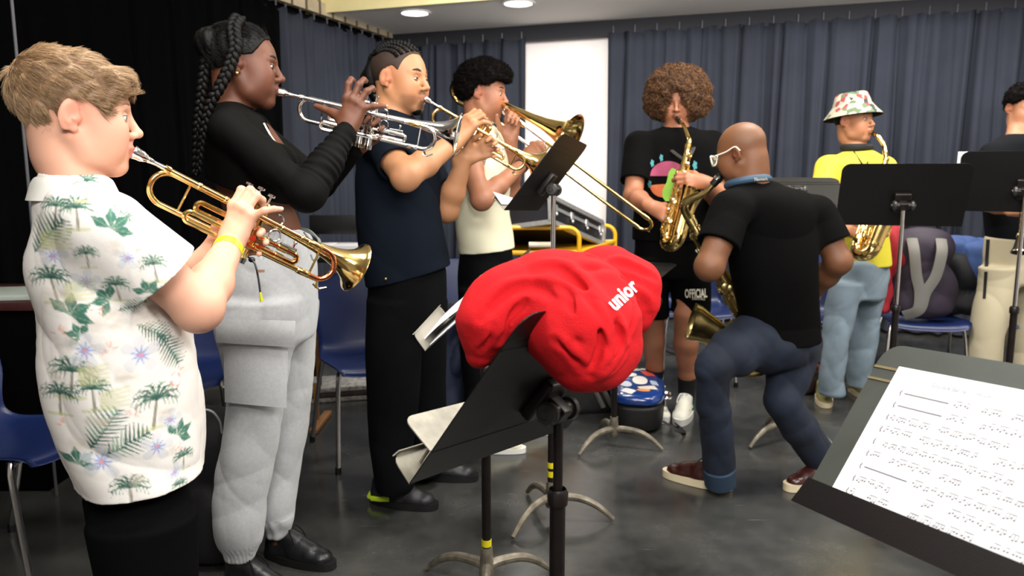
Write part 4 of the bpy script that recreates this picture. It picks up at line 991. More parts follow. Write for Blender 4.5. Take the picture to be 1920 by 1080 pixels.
def head(s, F, k=1., neck=None, neck_r=.055, puff=0., fem=0., chin=1., big_nose=0.):
    """F: 4x4 frame, x forward, y left, z up, origin between the ears at eye level"""
    R = F[:3, :3]; o = F[:3, 3]
    def P(x, y, z): return R@(V(x, y, z)*k)+o
    if neck is not None:
        s.cap(P(-.020, 0, -.055), neck, neck_r*k, neck_r*1.08*k, .03); s.cap(P(-.030, 0, -.02), P(-.025, 0, -.08), .058*k, .055*k, .02)
    s.ell(P(-.012, 0, .036), V(.098, .0755, .084)*k, R, .012)
    s.ell(P(.028, 0, .018), V(.066, .062, .062)*k, R, .02*k)
    s.ell(P(.026, 0, -.028), V(.062, .060, .080)*k, R, .025*k)
    for y in (-1, 1):
        s.cap(P(-.004, y*.056, -.042), P(.020, y*.046, -.078), .017*k, .017*k, .02*k)
        s.cap(P(.020, y*.046, -.078), P(.066, y*.014, -.100), .017*k, .0165*k, .022*k)
        s.ell(P(.058, y*.043, -.022), V(.028, .020, .026)*k, R, .03*k)
        s.ell(P(.050, y*.038, -.056), V(.034, .023+.006*puff, .032)*k, R, .035*k)
        s.cap(P(.085, y*.012, .020), P(.072, y*.046, .020), .0085*k, .007*k, .012*k)
    s.ell(P(.072*chin, 0, -.098), V(.019, .021, .016)*k, R, .016*k)
    s.ell(P(.070, 0, -.066), V(.024, .032, .026)*k, R, .016*k)
    s.ell(P(.030, 0, -.090), V(.045, .030, .014)*k, R, .02*k)
    for y in (-1, 1): s.ell(P(.098, y*.0325, .000), V(.017, .0175, .0125)*k, R, .012*k, sub=True)
    nb = 1+.12*big_nose
    s.cap(P(.086, 0, .014), P(.108*(1+.01*nb), 0, -.028), .0072*k, .0088*k*nb, .010*k)
    s.ell(P(.110, 0, -.030), V(.0105, .0100*nb, .0088)*k, R, .006*k)
    for y in (-1, 1): s.ell(P(.099, y*.0115*nb, -.035), V(.0105, .0072*nb, .0070)*k, R, .005*k)
    s.cap(P(.098, 0, -.040), P(.095, 0, -.052), .005*k, .006*k, .008*k)
    for y in (-1, 1): s.ell(P(.1035, y*.0068, -.0415), V(.004, .003, .003)*k, R, .003*k, sub=True)
    up = .001+.003*fem
    s.chain([P(.082, .020, -.063), P(.0955+up, .008, -.0605), P(.0965+up, 0, -.0615), P(.0955+up, -.008, -.0605), P(.082, -.020, -.063)], [.003*k, .0058*k, .0056*k, .0058*k, .003*k], .004*k)
    s.chain([P(.082, .019, -.066), P(.0945+up, .006, -.0710), P(.0945+up, -.006, -.0710), P(.082, -.019, -.066)], [.003*k, .0064*k, .0064*k, .003*k], .004*k)
    # ears
    for y in (-1, 1):
        a = math.radians(-12); Re = R@np.array([[math.cos(a), 0, -math.sin(a)], [0, 1, 0], [math.sin(a), 0, math.cos(a)]]); b = y*math.radians(22)
        Rz = np.array([[math.cos(b), math.sin(b), 0], [-math.sin(b), math.cos(b), 0], [0, 0, 1]]); Re = Re@Rz
        s.ell(P(-.012, y*.080, -.002), V(.0185, .0065, .031)*k, Re, .004*k)
        s.cap(P(-.002, y*.070, -.008), P(-.010, y*.079, -.010), .012*k, .010*k, .006*k)
        s.ell(P(-.005, y*.088, .001), V(.0105, .0068, .0185)*k, Re, .004*k, sub=True)
        s.cap(P(-.001, y*.076, -.012), P(-.004, y*.084, -.010), .0045*k, .003*k, .003*k)
        s.ell(P(-.0035, y*.0775, -.028), V(.008, .005, .0075)*k, Re, .005*k)
    return P
def head_parts(t, F, k, P, iris, lidcol, browc, parent, gaze=(0, 0), squint=.35, brow=1., lash=True):
    R = F[:3, :3]
    for y in (1, -1):
        c = P(.0772, y*.0315, .000); r = .0126*k
        g = R@nrm(V(1, math.tan(gaze[0]), math.tan(gaze[1])))
        m = MB(); a = V(0, 0, 1); u = nrm(np.cross(a, g)); w = np.cross(g, u)
        rings = [(0, 2), (.30, 2), (.32, 1), (.62, 1), (.66, 0), (1.1, 0), (1.6, 0), (2.2, 0), (3.14, 0)]
        an = np.linspace(0, 2*math.pi, 20, endpoint=False); vs = []; f = []; mi = []
        for th, q in rings: vs += [c+r*(g*math.cos(th)+(u*math.cos(b)+w*math.sin(b))*math.sin(th)) for b in an]
        for i in range(len(rings)-1):
            for j in range(20): f.append((i*20+j, i*20+(j+1) % 20, (i+1)*20+(j+1) % 20, (i+1)*20+j)); mi.append(rings[i+1][1] if i < 4 else 0)
        m.put(np.array(vs), f); m.m = mi
        e = t.part('eye', m, [mat('eye_white', 'd9d3cc', .2), iris, mat('pupil', '050505', .1)], parent)
        # lids: shells over the ball
        for up_, a0, a1 in ((1, .45-squint*.6, 1.9), (-1, .38-squint*.3, 1.8)):
            rows = []
            for el in np.linspace(a0*up_, a1*up_, 8):
                row = []
                for az in np.linspace(-1.35, 1.35, 14):
                    e2 = el*math.cos(az*.55) if abs(el) < 1 else el
                    d = V(math.cos(e2)*math.cos(az), math.cos(e2)*math.sin(az), math.sin(e2)); row.append(c+R@d*(r*1.045))
                rows.append(row)
            m = MB(); m.grid(np.array(rows), thick=.0008*up_, mi=0); t.part('eyelid', m, lidcol, e)
            if up_ > 0 and lash: m = MB(); m.tube(rows[0], .0009*k, 6); t.part('lashes', m, mat('dark_lash', '120c0a', .6), e)
        if brow:
            pts = [P(.0945, y*.011, .0215), P(.0938, y*.021, .0260), P(.0893, y*.034, .0290), P(.0790, y*.0480, .0250), P(.0690, y*.0550, .0180)]
            m = MB(); m.tube(smooth_path(pts, 5), [.0012*k, .0026*k*brow, .0028*k*brow, .0020*k, .0007*k], 8, flat=(R[:, 0], .6)); t.part('eyebrow', m, browc, parent)

FL = ((.044, .026, .021), (.049, .030, .022), (.045, .028, .022), (.035, .021, .019))
def hand_pts(wrist, Fd, Nd, curls, spread=(.12, .03, -.05, -.14), k=1., thumb=((.55, .75, -.25), (.75, .55, -.35), (.85, .30, -.40)), side=1, wb=(0, 0)):
    """wrist: world; Fd to the fingers; Nd out of the back of the hand; side=+1: thumb on cross(N,F) side flipped by side"""
    Fd = nrm(Fd); Nd = nrm(np.asarray(Nd, float)-Fd*np.dot(Nd, Fd)); Td = np.cross(Nd, Fd)*side
    kn = [wrist+k*(Fd*f+Td*t_+Nd*n) for f, t_, n in ((.088, .028, .0), (.090, .009, .003), (.085, -.010, .002), (.077, -.027, -.003))]
    fin = []
    for i in range(4):
        sp = spread[i]; d0 = nrm(Fd*math.cos(sp)+Td*math.sin(sp)); P = [kn[i]]; a = 0
        for j in range(3):
            a += curls[i][j]; d = d0*math.cos(a)-Nd*math.sin(a); P.append(P[-1]+d*FL[i][j]*k)
        fin.append(P)
    tb = [wrist+k*(Fd*.020+Td*.024-Nd*.008)]
    for l, dv in zip((.044, .034, .028), thumb): d = nrm(Fd*dv[0]+Td*dv[1]+Nd*dv[2]); tb.append(tb[-1]+d*l*k)
    return dict(w=wrist, kn=kn, fin=fin, th=tb, F=Fd, N=Nd, T=Td, k=k)
def hand(s, H, arm_r=.027, mul=1.):
    k = H['k']; w = H['w']; N_ = H['N']; q = mul
    hw = H['kn']
    for i in range(4):
        b = w+k*(H['F']*.012+H['T']*(.017, .006, -.006, -.016)[i])
        s.cap(b, hw[i]-H['N']*.004*k, .0150*k*q, (.0125, .0125, .0120, .0108)[i]*k*q, .014*k)
        rr = (.0098, .0100, .0095, .0084)[i]*k*q; P = H['fin'][i]
        s.cap(hw[i]-H['N']*.003*k, P[1], rr*1.18, rr*1.03, .006*k); s.cap(P[1], P[2], rr*1.04, rr*.93, .003*k); s.cap(P[2], P[3], rr*.93, rr*.78, .003*k)
        s.ell(P[1], rr*1.10, None, .003*k); s.ell(hw[i]+N_*.002*k, .0105*k*q, None, .008*k)
    s.cap(hw[0]-N_*.006*k, hw[3]-N_*.006*k, .0110*k*q, .0100*k*q, .012*k)
    s.cap(w+k*(H['F']*.03+H['T']*-.018-N_*.008), w+k*(H['F']*.06-H['T']*.022-N_*.006), .0135*k, .0115*k, .012*k)
    T = H['th']; s.cap(w+k*(H['F']*.012+H['T']*.010), T[0], .016*k*q, .0155*k*q, .01*k)
    s.cap(T[0], T[1], .0155*k*q, .0128*k*q, .012*k); s.cap(T[1], T[2], .0122*k*q, .0108*k*q, .005*k); s.cap(T[2], T[3], .0108*k*q, .0082*k*q, .004*k)
    s.cap(T[1], (hw[0]+w)/2, .009*k, .010*k, .014*k)
    s.cap(w-H['F']*.03*k, w+H['F']*.02*k, arm_r*.86, arm_r*.9, .016*k, flat=(N_, .80))
def nails(t, H, col, parent, which=(0, 1, 2, 3), thumb=True):
    m = MB(); k = H['k']
    L = [(H['fin'][i][2], H['fin'][i][3], .0078, H['N']) for i in which]
    if thumb: L.append((H['th'][2], H['th'][3], .0088, nrm(np.cross(H['th'][3]-H['th'][2], np.cross(H['N']+H['T'], H['th'][3]-H['th'][2])))))
    for a, b, r, n0 in L:
        d = nrm(b-a); side = nrm(np.cross(d, n0)); n = np.cross(side, d)
        if np.dot(n, n0) < 0: n = -n
        R = np.stack([d, side, np.cross(d, side)], 1); m.ball(b+n*r*.55*k-d*.001, (.0068*k, .0052*k, .0028*k), R, 10, 6)
    t.part('fingernails', m, col, parent)
def bezier(a, b, c, n=7):
    return [a*(1-t)**2+2*b*t*(1-t)+c*t*t for t in np.linspace(0, 1, n)]
def arm(s, S, E, W_, r=(.050, .040, .043, .027), k=1., bulge=.02):
    S, E, W_ = (np.asarray(p, float) for p in (S, E, W_))
    s.cap(S, S+(E-S)*.45, r[0]*k, r[0]*.93*k, .02); s.cap(S+(E-S)*.4, E, r[0]*.93*k, r[1]*k, .02); s.ell(E, r[1]*1.0*k, None, .01)
    s.cap(E, E+(W_-E)*.35, r[1]*.98*k, r[2]*k, .02); s.cap(E+(W_-E)*.35, W_, r[2]*k, r[3]*k, .02)
def shoe(t, heel, d, L, upper, solec, k=1., laces=None, high=.0, accent=None, sole_h=.025, toe_up=.0, swoosh=None, heelc=None):
    d = nrm(V(d[0], d[1], 0)); M = frame_cols(d, np.cross((0, 0, 1), d), (0, 0, 1), heel); sc_ = L/.29
    def p(x, y, z): return M[:3, :3]@(V(x, y, z)*sc_)+M[:3, 3]
    c = p(.145, 0, .05); s = SDF(c-.22, c+.22, .0045)
    s.cap(p(.045, 0, .045), p(.05, 0, .085+high), .036*sc_, .038*sc_, .01); s.cap(p(.045, 0, .035), p(.14, 0, .045), .036*sc_, .038*sc_, .02, flat=(V(0, 0, 1), 1.1))
    s.cap(p(.09, 0, .085+high*.5), p(.19, 0, .045), .032*sc_, .034*sc_, .02); s.cap(p(.14, 0, .035), p(.235, .0, .032), .040*sc_, .040*sc_, .02, flat=(V(0, 0, 1), .72))
    s.ell(p(.05, 0, .115+high), V(.030, .028, .03)*sc_, M[:3, :3], .006, sub=True)
    s.cut(p(0, 0, .012), (0, 0, -1)); s.disp(wrinkle(2, .0015, 60)); sh = t.part('shoe', s.out(), upper)
    m = MB(); out = []
    for a in np.linspace(0, 2*math.pi, 36, endpoint=False):
        x = .145+.148*math.cos(a); w = .049*(1-.16*math.cos(a-0.9)*0-.10*(x < .08)) if True else 0; out.append((x*sc_, w*math.copysign(abs(math.sin(a))**.75, math.sin(a))*sc_))
    m.prism(out, M[:3, 3]+V(0, 0, .002), M[:3, 0], M[:3, 1], V(0, 0, sole_h*sc_)); t.part('sole', m, solec, sh, auto=50)
    if laces:
        m = MB()
        for i in range(5):
            x = .115+.021*i; z = .098-.010*i+high*.5-(.004*i); m.tube(smooth_path([p(x, -.022, z-.010), p(x+.004, 0, z+.006), p(x, .022, z-.010)], 4), .0028*sc_, 6)
        for sy in (-1, 1): m.tube(smooth_path([p(.112, 0, .106+high*.5), p(.118, sy*.02, .118+high*.5), p(.135, sy*.03, .10+high*.5), p(.15, sy*.034, .082)], 5), .0024*sc_, 6)
        t.part('laces', m, laces, sh)
    if accent:
        m = MB()
        for sy in (-1, 1):
            P = [p(.02, sy*.040, .03), p(.06, sy*.043, .032), p(.10, sy*.044, .038)]; m.tube(P, .011*sc_, 8, flat=(M[:3, 1], .5))
        m.tube([p(.008, -.025, .03), p(.002, 0, .032), p(.008, .025, .03)], .012*sc_, 8); t.part('heel_panel', m, accent, sh)
    if swoosh:
        m = MB()
        for sy in (-1, 1):
            P = smooth_path([p(.055, sy*.0415, .078), p(.085, sy*.0435, .040), p(.12, sy*.043, .045), p(.20, sy*.036, .062)], 6); m.tube(P, [.002*sc_, .0075*sc_, .007*sc_, .001*sc_], 8, flat=(M[:3, 1], .4))
        t.part('side_mark', m, swoosh, sh)
    return sh
def strands(base, F, k, n, length, comb, rad=.0007, seed=1, lift=.25, seg=4, jitter=.25, filt=None, curl=0., colr=None, clump=0.):
    """base=(v,f,_) hair cap mesh in world; comb(q)->direction in head space"""
    v, f, _ = base; rng = np.random.default_rng(seed); R = F[:3, :3]; o = F[:3, 3]
    A = v[f[:, 0]]; n_ = np.cross(v[f[:, 1]]-A, v[f[:, 3]]-A); n_ /= (np.linalg.norm(n_, axis=1, keepdims=True)+1e-12)
    ctr = v[f].mean(1); q = (ctr-o)@R/k; nn = n_@R
    ok = np.ones(len(f), bool) if filt is None else filt(q)
    idx = np.nonzero(ok)[0]; idx = rng.choice(idx, n, replace=n > len(idx))
    P = q[idx]+rng.normal(size=(n, 3))*.0006; N_ = nn[idx]; C = comb(P, N_)
    C = C+rng.normal(size=(n, 3))*jitter; C -= N_*np.sum(C*N_, 1, keepdims=True)*(1-0); C /= (np.linalg.norm(C, axis=1, keepdims=True)+1e-9)
    ln = length*rng.uniform(.7, 1.15, n)
    pts = []
    if curl:
        B = np.cross(N_, C); ph = rng.uniform(0, 6.28, n); 
        for i in range(seg+1):
            t_ = i/seg; a = ph+t_*6.28*1.6; pts.append(P+N_*(ln*t_*.55)[:, None]+C*(ln*t_*.5)[:, None]+(C*np.cos(a)[:, None]+B*np.sin(a)[:, None])*curl)
    else:
        for i in range(seg+1):
            t_ = i/seg; pts.append(P+C*(ln*t_)[:, None]+N_*(lift*ln*(t_-t_*t_*.85))[:, None]-N_*.001)
    pts = np.array(pts)  # seg+1,n,3
    rr = rad*np.array([1, 1, .85, .6, .2]+[.2]*20)[:seg+1] if not curl else rad*np.r_[np.ones(seg), .5]
    T = pts[-1]-pts[0]; T /= (np.linalg.norm(T, axis=1, keepdims=True)+1e-9); U = np.cross(T, N_); U /= (np.linalg.norm(U, axis=1, keepdims=True)+1e-9); Wv = np.cross(T, U)
    vs = np.zeros((n, seg+1, 3, 3))
    for i in range(seg+1):
        for j in range(3):
            a = j*2*math.pi/3; vs[:, i, j] = pts[i]+rr[i]*(U*math.cos(a)+Wv*math.sin(a))
    vs = vs.reshape(n*(seg+1)*3, 3)@R.T*k+o
    b = (np.arange(n)*(seg+1)*3)[:, None]; fs = []
    for i in range(seg):
        for j in range(3):
            l = (j+1) % 3; fs.append(np.concatenate([b+i*3+j, b+i*3+l, b+(i+1)*3+l, b+(i+1)*3+j], 1))
    fs = np.concatenate(fs).astype(np.int32)
    col = None
    if colr is not None:
        c0, c1 = np.array(hexc(colr[0])), np.array(hexc(colr[1])); w = rng.beta(1.2, 1.2, n)[:, None]; c = c0*(1-w)+c1*w
        col = np.ones((n*(seg+1)*3, 4)); col[:, :3] = np.repeat(c, (seg+1)*3, 0)
    return vs, fs, col
def hair_cap(F, k, thick, zmin, h=.004, extra=None, amp=.0, seed=1, freq=90):
    """cranium offset outwards by thick, kept above the side-profile hairline zmin(x)"""
    R = F[:3, :3]; o = F[:3, 3]; s = SDF(o-.24*k, o+.24*k, h)
    def P(x, y, z): return R@(V(x, y, z)*k)+o
    s.ell(P(-.012, 0, .036), (V(.098, .0755, .084)+thick)*k, R, .012); s.ell(P(.024, 0, .028), (V(.066, .062, .062)+thick*.9)*k, R, .02*k)
    if extra: extra(s, P, R)
    if amp: s.disp(wrinkle(seed, amp, freq))
    if zmin:
        xs, zs = np.array(zmin).T
        I = np.nonzero(s.g < .03); q = (np.stack([s.lo[i]+s.h*I[i] for i in range(3)], 1)-o)@R/k
        d = (np.interp(q[:, 0], xs, zs)-q[:, 2])*k*.8; s.g[I] = np.maximum(s.g[I], d.astype(np.float32))
    return s.out()
def braid(mb, path, a=.010, b=.007, r=.0085, pitch=.028, col=None, taper=.6):
    P = smooth_path(path, 14); L = np.r_[0, np.cumsum(np.linalg.norm(np.diff(P, axis=0), axis=1))]; n = int(L[-1]/.0035)
    S = np.linspace(0, L[-1], n); Q = np.stack([np.interp(S, L, P[:, i]) for i in range(3)], 1); T = np.gradient(Q, axis=0); T /= np.linalg.norm(T, axis=1, keepdims=True)
    ref = V(.15, -1, 0.1); U = np.cross(T, ref); U /= np.linalg.norm(U, axis=1, keepdims=True); W_ = np.cross(U, T)
    sc_ = np.linspace(1, taper, n)[:, None]
    for q in range(3):
        ph = 2*math.pi*S/(pitch*2)+q*2*math.pi/3; c = Q+sc_*(U*(a*np.sin(ph))[:, None]+W_*(b*np.sin(2*ph))[:, None])
        mb.tube(c, r*sc_[:, 0], 8, col=col)

def inner(s, FL, k=.45, k2=.02):
    M_, L_ = FL; s.stack(M_, [(z, cx, cy, rx*k, ry*k) for z, cx, cy, rx, ry in L_], k2, end=.01)
# ------------------------------------------------------------------ posing helpers
def HF(o, yaw, pitch=0., roll=0.):
    a, p, r = map(math.radians, (yaw, pitch, roll)); x = V(math.cos(a)*math.cos(p), math.sin(a)*math.cos(p), math.sin(p))
    y = V(-math.sin(a), math.cos(a), 0); z = np.cross(x, y); y2 = y*math.cos(r)+z*math.sin(r); return frame_cols(x, y2, np.cross(x, y2), o)
def zp(py, Y): return W(960, py, Y)[2]
def PL(o, psi, rows, mode='f'):
    a = math.radians(psi); c, s = abs(math.cos(a)), abs(math.sin(a)); out = []
    for py, xl, xr, rr in rows:
        P = W(960, py, o[1]); d = (P-CAMP)@FW; Xc = ((xl+xr)/2-960)*d/FPX; hw = (xr-xl)/2*d/FPX
        if mode == 'f': rf = math.sqrt(max(hw*hw-(rr*s)**2, (hw*.5)**2))/c; out.append((P[2], (Xc-o[0])/math.cos(a), 0, rf, rr))
        else: rs = math.sqrt(max(hw*hw-(rr*c)**2, (hw*.5)**2))/s; out.append((P[2], 0, (Xc-o[0])/(-math.sin(a)), rr, rs))
    return rotz(a, (o[0], o[1], 0)), out
def fade(z0, z1): return lambda x, y, z: np.clip((z-z0)/(z1-z0), 0, 1)
def core(s, pelvis, chest, neck, r=.07):
    s.chain([pelvis, chest], [r, r*1.05], .03); s.cap(chest, neck, r, r*.6, .03)
def grip(M, loc, x, y, z): return loc(x, y, z)
DARKSKIN, BROWN = '5a2f1c', '7a4a2c'
M_LID = {}
def lid(c): return mat('lid_'+c, c, .5)

# ================================================================== the boy
bo = (-.755, 1.45); bf = V(math.cos(math.radians(30)), math.sin(math.radians(30)), 0); br = V(bf[1], -bf[0], 0)
T = Thing('person', 'fair-haired boy in white palm-print shirt playing a gold trumpet at the left', 'person', (bo[0], bo[1], 0))
F = HF(Wd(142, 214, 1.42), 29, -3, 3); s = SDF((-1.02, 1.16, .62), (-.33, 1.95, 1.56), .0026)
nb = V(bo[0]-.030, bo[1]-.005, 1.27)-bf*.02
P = head(s, F, .93, neck=nb, neck_r=.050, puff=.6, fem=.4)
mouth = P(.1005, 0, -.0665)
B = Wd(676, 503, 1.78)
t_, L1_, TF = trumpet('gold trumpet played by the boy at the left', mouth, B, (0, 0, 1), M_BRASS, M_SILVER, M_COPPER, slide_tone=mat('yellow_brass', (.8, .58, .2), .18, 1.)) 
kT = np.linalg.norm(B-mouth)/.545
S1 = V(bo[0], bo[1], 1.20)+br*.140+bf*.0; E1 = W(372, 578, 1.40); W1 = Wd(433, 456, 1.58)
S2 = V(bo[0], bo[1], 1.20)-br*.145; E2 = W(318, 575, 1.78); W2 = L1_(.235, .055, -.125)
arm(s, S1, E1, W1, (.046, .041, .039, .0255)); arm(s, S2, E2, W2, (.046, .038, .037, .0255))
core(s, V(bo[0], bo[1], .75), V(bo[0], bo[1], 1.12), nb, .06); s.cap(S1, V(bo[0], bo[1], 1.18), .045, .06, .03); s.cap(S2, V(bo[0], bo[1], 1.18), .045, .06, .03)
H1 = hand_pts(W1, V(.30, .20, .95), V(-.30, -.95, .10), ((.30, 1.25, .75), (.38, 1.30, .75), (.42, 1.25, .70), (.10, .45, .5)), (.02, -.05, -.10, -.95), .86, ((.85, .35, -.40), (.70, .05, -.70), (.60, -.1, -.75)))
H2 = hand_pts(W2, nrm(TF[:3, 0]*.55+TF[:3, 2]*.80-TF[:3, 1]*.15), TF[:3, 1], ((.5, 1.1, .9), (.45, 1.0, .6), (.35, .85, .6), (.4, .9, .7)), (.1, -.05, -.22, -.38), .86, ((.6, .7, -.3), (.8, .1, -.6), (.85, .0, -.5)), side=-1)
hand(s, H1, .0255); hand(s, H2, .0255)
G_ = s.out(skin_col('dea88e', 'b9695e', (F, .93)))
body = T.part('body', G_, M_SKIN('fair'))
head_parts(T, F, .93, P, mat('iris_blue', '5d7688', .15), lid('c69278'), mat('sandy_brow', '9a7350', .7), body, gaze=(-.05, -.15), squint=.15, brow=.7)
nails(T, H1, mat('nail_pink', 'e8b8a4', .3), body, thumb=False)
zl = [(-.14, -.035), (-.075, -.046), (-.056, -.040), (-.020, -.018), (-.012, .022), (.010, .030), (.030, .022), (.045, .003), (.056, .004), (.062, .022), (.078, .040), (.10, .046), (.118, .042), (.15, .042)]
def ex(s, P_, R_):
    s.ell(P_(.050, 0, .072), V(.050, .058, .026), R_, .02); s.ell(P_(-.040, 0, .060), V(.060, .066, .052), R_, .02); s.cap(P_(.068, .030, .054), P_(.068, -.032, .054), .020, .020, .02)
cap_ = hair_cap(F, .93, .0045, zl, .003, ex, .003, 5, 120)
M_SANDY = mat('sandy_hair', '8a6545', .5, attr=True); 
cb = hexc('7a5c42')
hb = T.part('hair', (cap_[0], cap_[1], np.tile((*cb, 1), (len(cap_[0]), 1))), M_SANDY)
def comb_boy(q, n):
    C = V(-.075, .0, .085); d = q-C; d[:, 0] += .02; d[:, 2] -= .02*(q[:, 0] < 0); d[:, 0] += np.where(q[:, 0] < .02, .02, .05); return d/np.linalg.norm(d, axis=1, keepdims=True)
T.part('strands', strands(cap_, F, .93, 24000, .024, comb_boy, .00042, 3, .07, 4, .07, colr=('86684a', 'c6a67e'), filt=lambda q: ~((q[:, 0] > -.04) & (q[:, 0] < .014) & (q[:, 2] < .034))), M_SANDY, hb)
# shirt
M_TROP = mat('tropical_print_cotton', 'ffffff', .8, attr=True, bump=.15, bscale=700)
s = SDF((-1.0, 1.14, .585), (-.48, 1.76, 1.36), .0028)
FRM, LV = PL(bo, 30, [(352, 82, 215, .12), (375, 70, 245, .150), (400, 62, 262, .165), (450, 58, 300, .170), (500, 57, 325, .168), (600, 72, 350, .165), (700, 84, 371, .165), (800, 106, 380, .165), (880, 130, 384, .16), (945, 146, 386, .158), (1020, 156, 386, .156)])
s.stack(FRM, LV, .02, end=.03)
s.cap(V(bo[0]-.03, bo[1], 1.245)+br*.05, V(bo[0]-.03, bo[1], 1.215)+br*.135, .050, .050, .04); s.cap(V(bo[0]-.03, bo[1], 1.245)-br*.05, V(bo[0]-.03, bo[1], 1.215)-br*.135, .050, .050, .04)
s.cap(nb+V(0, 0, -.03), nb+V(0, 0, .004), .070, .062, .03)
s.disp(wrinkle(11, .0055, 13, [(1, 0, .35), (.6, .3, 1), (1, .2, -.4), (0, 0, 1)], fade(1.32, 1.15)))
s.disp(wrinkle(5, .0025, 40, [(1, 0, .6), (.3, .3, 1)]))
for S_, E_, fr in ((S1, E1, .56), (S2, E2, .55)): s.sleeve(S_+V(0, 0, .005), E_, fr, .062, .082, .050, .066, .04)
s.cap(nb+V(0, 0, .0), nb+V(0, 0, .10)+bf*.02, .056, .068, .004, sub=True)
# hem: higher at the side seam and in front, lower behind
qn = V(.10, 0, -1.0); s.cut(V(bo[0]-.0, bo[1], .712), nrm(V(.06, 0, -1))); s.ell(V(bo[0]+.02, bo[1], .70), V(.112, .135, .05), rotz(math.radians(30))[:3, :3], .004, sub=True)
s.cap(W(312, 950, 1.30), W(300, 884, 1.30), .012, .002, .003, sub=True); s.cap(W(312, 950, 1.33), W(300, 890, 1.33), .012, .002, .003, sub=True)
SG = s.out()
def trop(v):
    c = np.tile(np.array(hexc('f1ece6')), (len(v), 1)); q = v-V(bo[0], bo[1], 0); U_ = q@bf; Z_ = v[:, 2]; side = (q@br) > 0
    g1, g2, g3, gp = (np.array(hexc(x)) for x in ('24584c', '3f7564', '7fa58a', 'c6c98c')); blue, pet, pink = (np.array(hexc(x)) for x in ('6f86d2', 'd3d6dc', 'eb9c88'))
    rng = random.Random(8); segs = []
    def pq(px, py):
        w = W(px, py, 1.315); w = w-V(bo[0], bo[1], 0); return np.array([w@bf, w[2]])
    def seg(a, b, r0, r1, col, op=.95): segs.append((np.array(a), np.array(b), r0, r1, col, op))
    def blob(c_, r, col, op=.5): segs.append((c_, c_+.0001, r, r, col, op))
    K = .00104
    def palm(px, py, r):
        o = pq(px, py); r *= K*1.28; b = o+np.array([rng.uniform(-.3, .3)*r, -1.35*r]); seg(o, b, r*.05, r*.08, np.array(hexc('6b6a4a')), .8); seg(b+[-r*.6, 0], b+[r*.6, r*.05], r*.10, r*.08, gp, .6)
        for a in np.linspace(-.35, math.pi+.35, 8):
            e = o+np.array([math.cos(a), math.sin(a)*.75])*r; mid = (o+e)/2+np.array([0, .18*r]); 
            seg(o, mid, r*.05, r*.06, g1); seg(mid, e, r*.06, r*.01, g1)
            for t in (.3, .5, .7, .9):
                p_ = o*(1-t)**2+2*mid*t*(1-t)+e*t*t
                for sg in (-1, 1): seg(p_, p_+np.array([math.cos(a+sg*.9), math.sin(a+sg*.9)-.5])*r*.26, r*.035, r*.01, rng.choice((g1, g2, g3)), .8)
    def frond(px, py, r, ang, n=11, wide=.42, col=None):
        o = pq(px, py); r *= K; d = np.array([math.cos(ang), math.sin(ang)]); nn = np.array([-d[1], d[0]]); seg(o-d*r, o+d*r, r*.03, r*.015, g1)
        for i in range(n):
            t = -1+2*(i+.5)/n; w_ = r*wide*1.7*math.sin(math.pi*(i+1.2)/(n+1.4))**.8; p_ = o+d*r*t+nn*.10*r*(1-t*t)
            for sg in (-1, 1): seg(p_, p_+d*w_*.55+nn*sg*w_, r*.055, r*.012, col if col is not None else rng.choice((g1, g2, g1, g3)))
    def spray(px, py, r, ang):
        o = pq(px, py); r *= K*1.2
        for a in (-.9, 0, .9, 1.9):
            d = np.array([math.cos(ang+a), math.sin(ang+a)]); m_ = o+d*r*.55; seg(o+d*r*.12, m_, r*.05, r*.24, g2); seg(m_, o+d*r, r*.24, r*.02, g2); seg(o, o+d*r*.9, r*.02, r*.02, g3)
    def flower(px, py, r, col=None):
        o = pq(px, py); r *= K*1.2
        for i in range(5):
            a = i*1.257+rng.uniform(0, .4); d = np.array([math.cos(a), math.sin(a)]); seg(o+d*r*.25, o+d*r*.75, r*.22, r*.32, pet, .65)
        for i in range(9): a = i*.7; seg(o, o+np.array([math.cos(a), math.sin(a)])*r*.5, r*.06, r*.02, col if col is not None else blue, .8)
        blob(o, r*.12, pink, .8)
    def buds(px, py, r):
        o = pq(px, py); r *= K
        for i in range(6): a = rng.uniform(0, 6.3); d = np.array([math.cos(a), math.sin(a)]); seg(o+d*r*.4, o+d*r, r*.10, r*.05, pink, .6)
    for a in ((135, 690, 27), (172, 722, 22), (112, 735, 22), (297, 755, 30), (243, 912, 24), (355, 880, 15), (105, 385, 17), (142, 387, 20), (165, 340, 18), (95, 520, 24), (285, 492, 17), (345, 930, 12), (215, 530, 16), (160, 470, 14)): palm(*a)
    for a in ((195, 800, 42, 1.0), (237, 832, 40, .45), (325, 668, 34, -1.1), (293, 632, 30, -.6), (92, 440, 36, .9), (250, 575, 22, .2), (230, 400, 20, -.8)): frond(*a)
    for a in ((205, 425, 28, .6), (130, 585, 30, .5), (205, 560, 24, 2.4), (342, 835, 24, .3), (147, 868, 26, .8), (150, 625, 20, 2.0), (275, 545, 20, 1)): spray(*a)
    for a in ((158, 652, 24), (265, 668, 26), (190, 862, 26), (297, 845, 22), (325, 802, 17), (100, 478, 18), (160, 525, 18), (235, 480, 16), (335, 905, 14)): flower(*a)
    for a in ((205, 652, 14), (110, 620, 14), (335, 745, 14), (345, 715, 13), (250, 770, 13), (350, 858, 11), (120, 795, 12), (180, 580, 12), (255, 460, 10)): buds(*a)
    tan = np.array(hexc('c9bfae'))
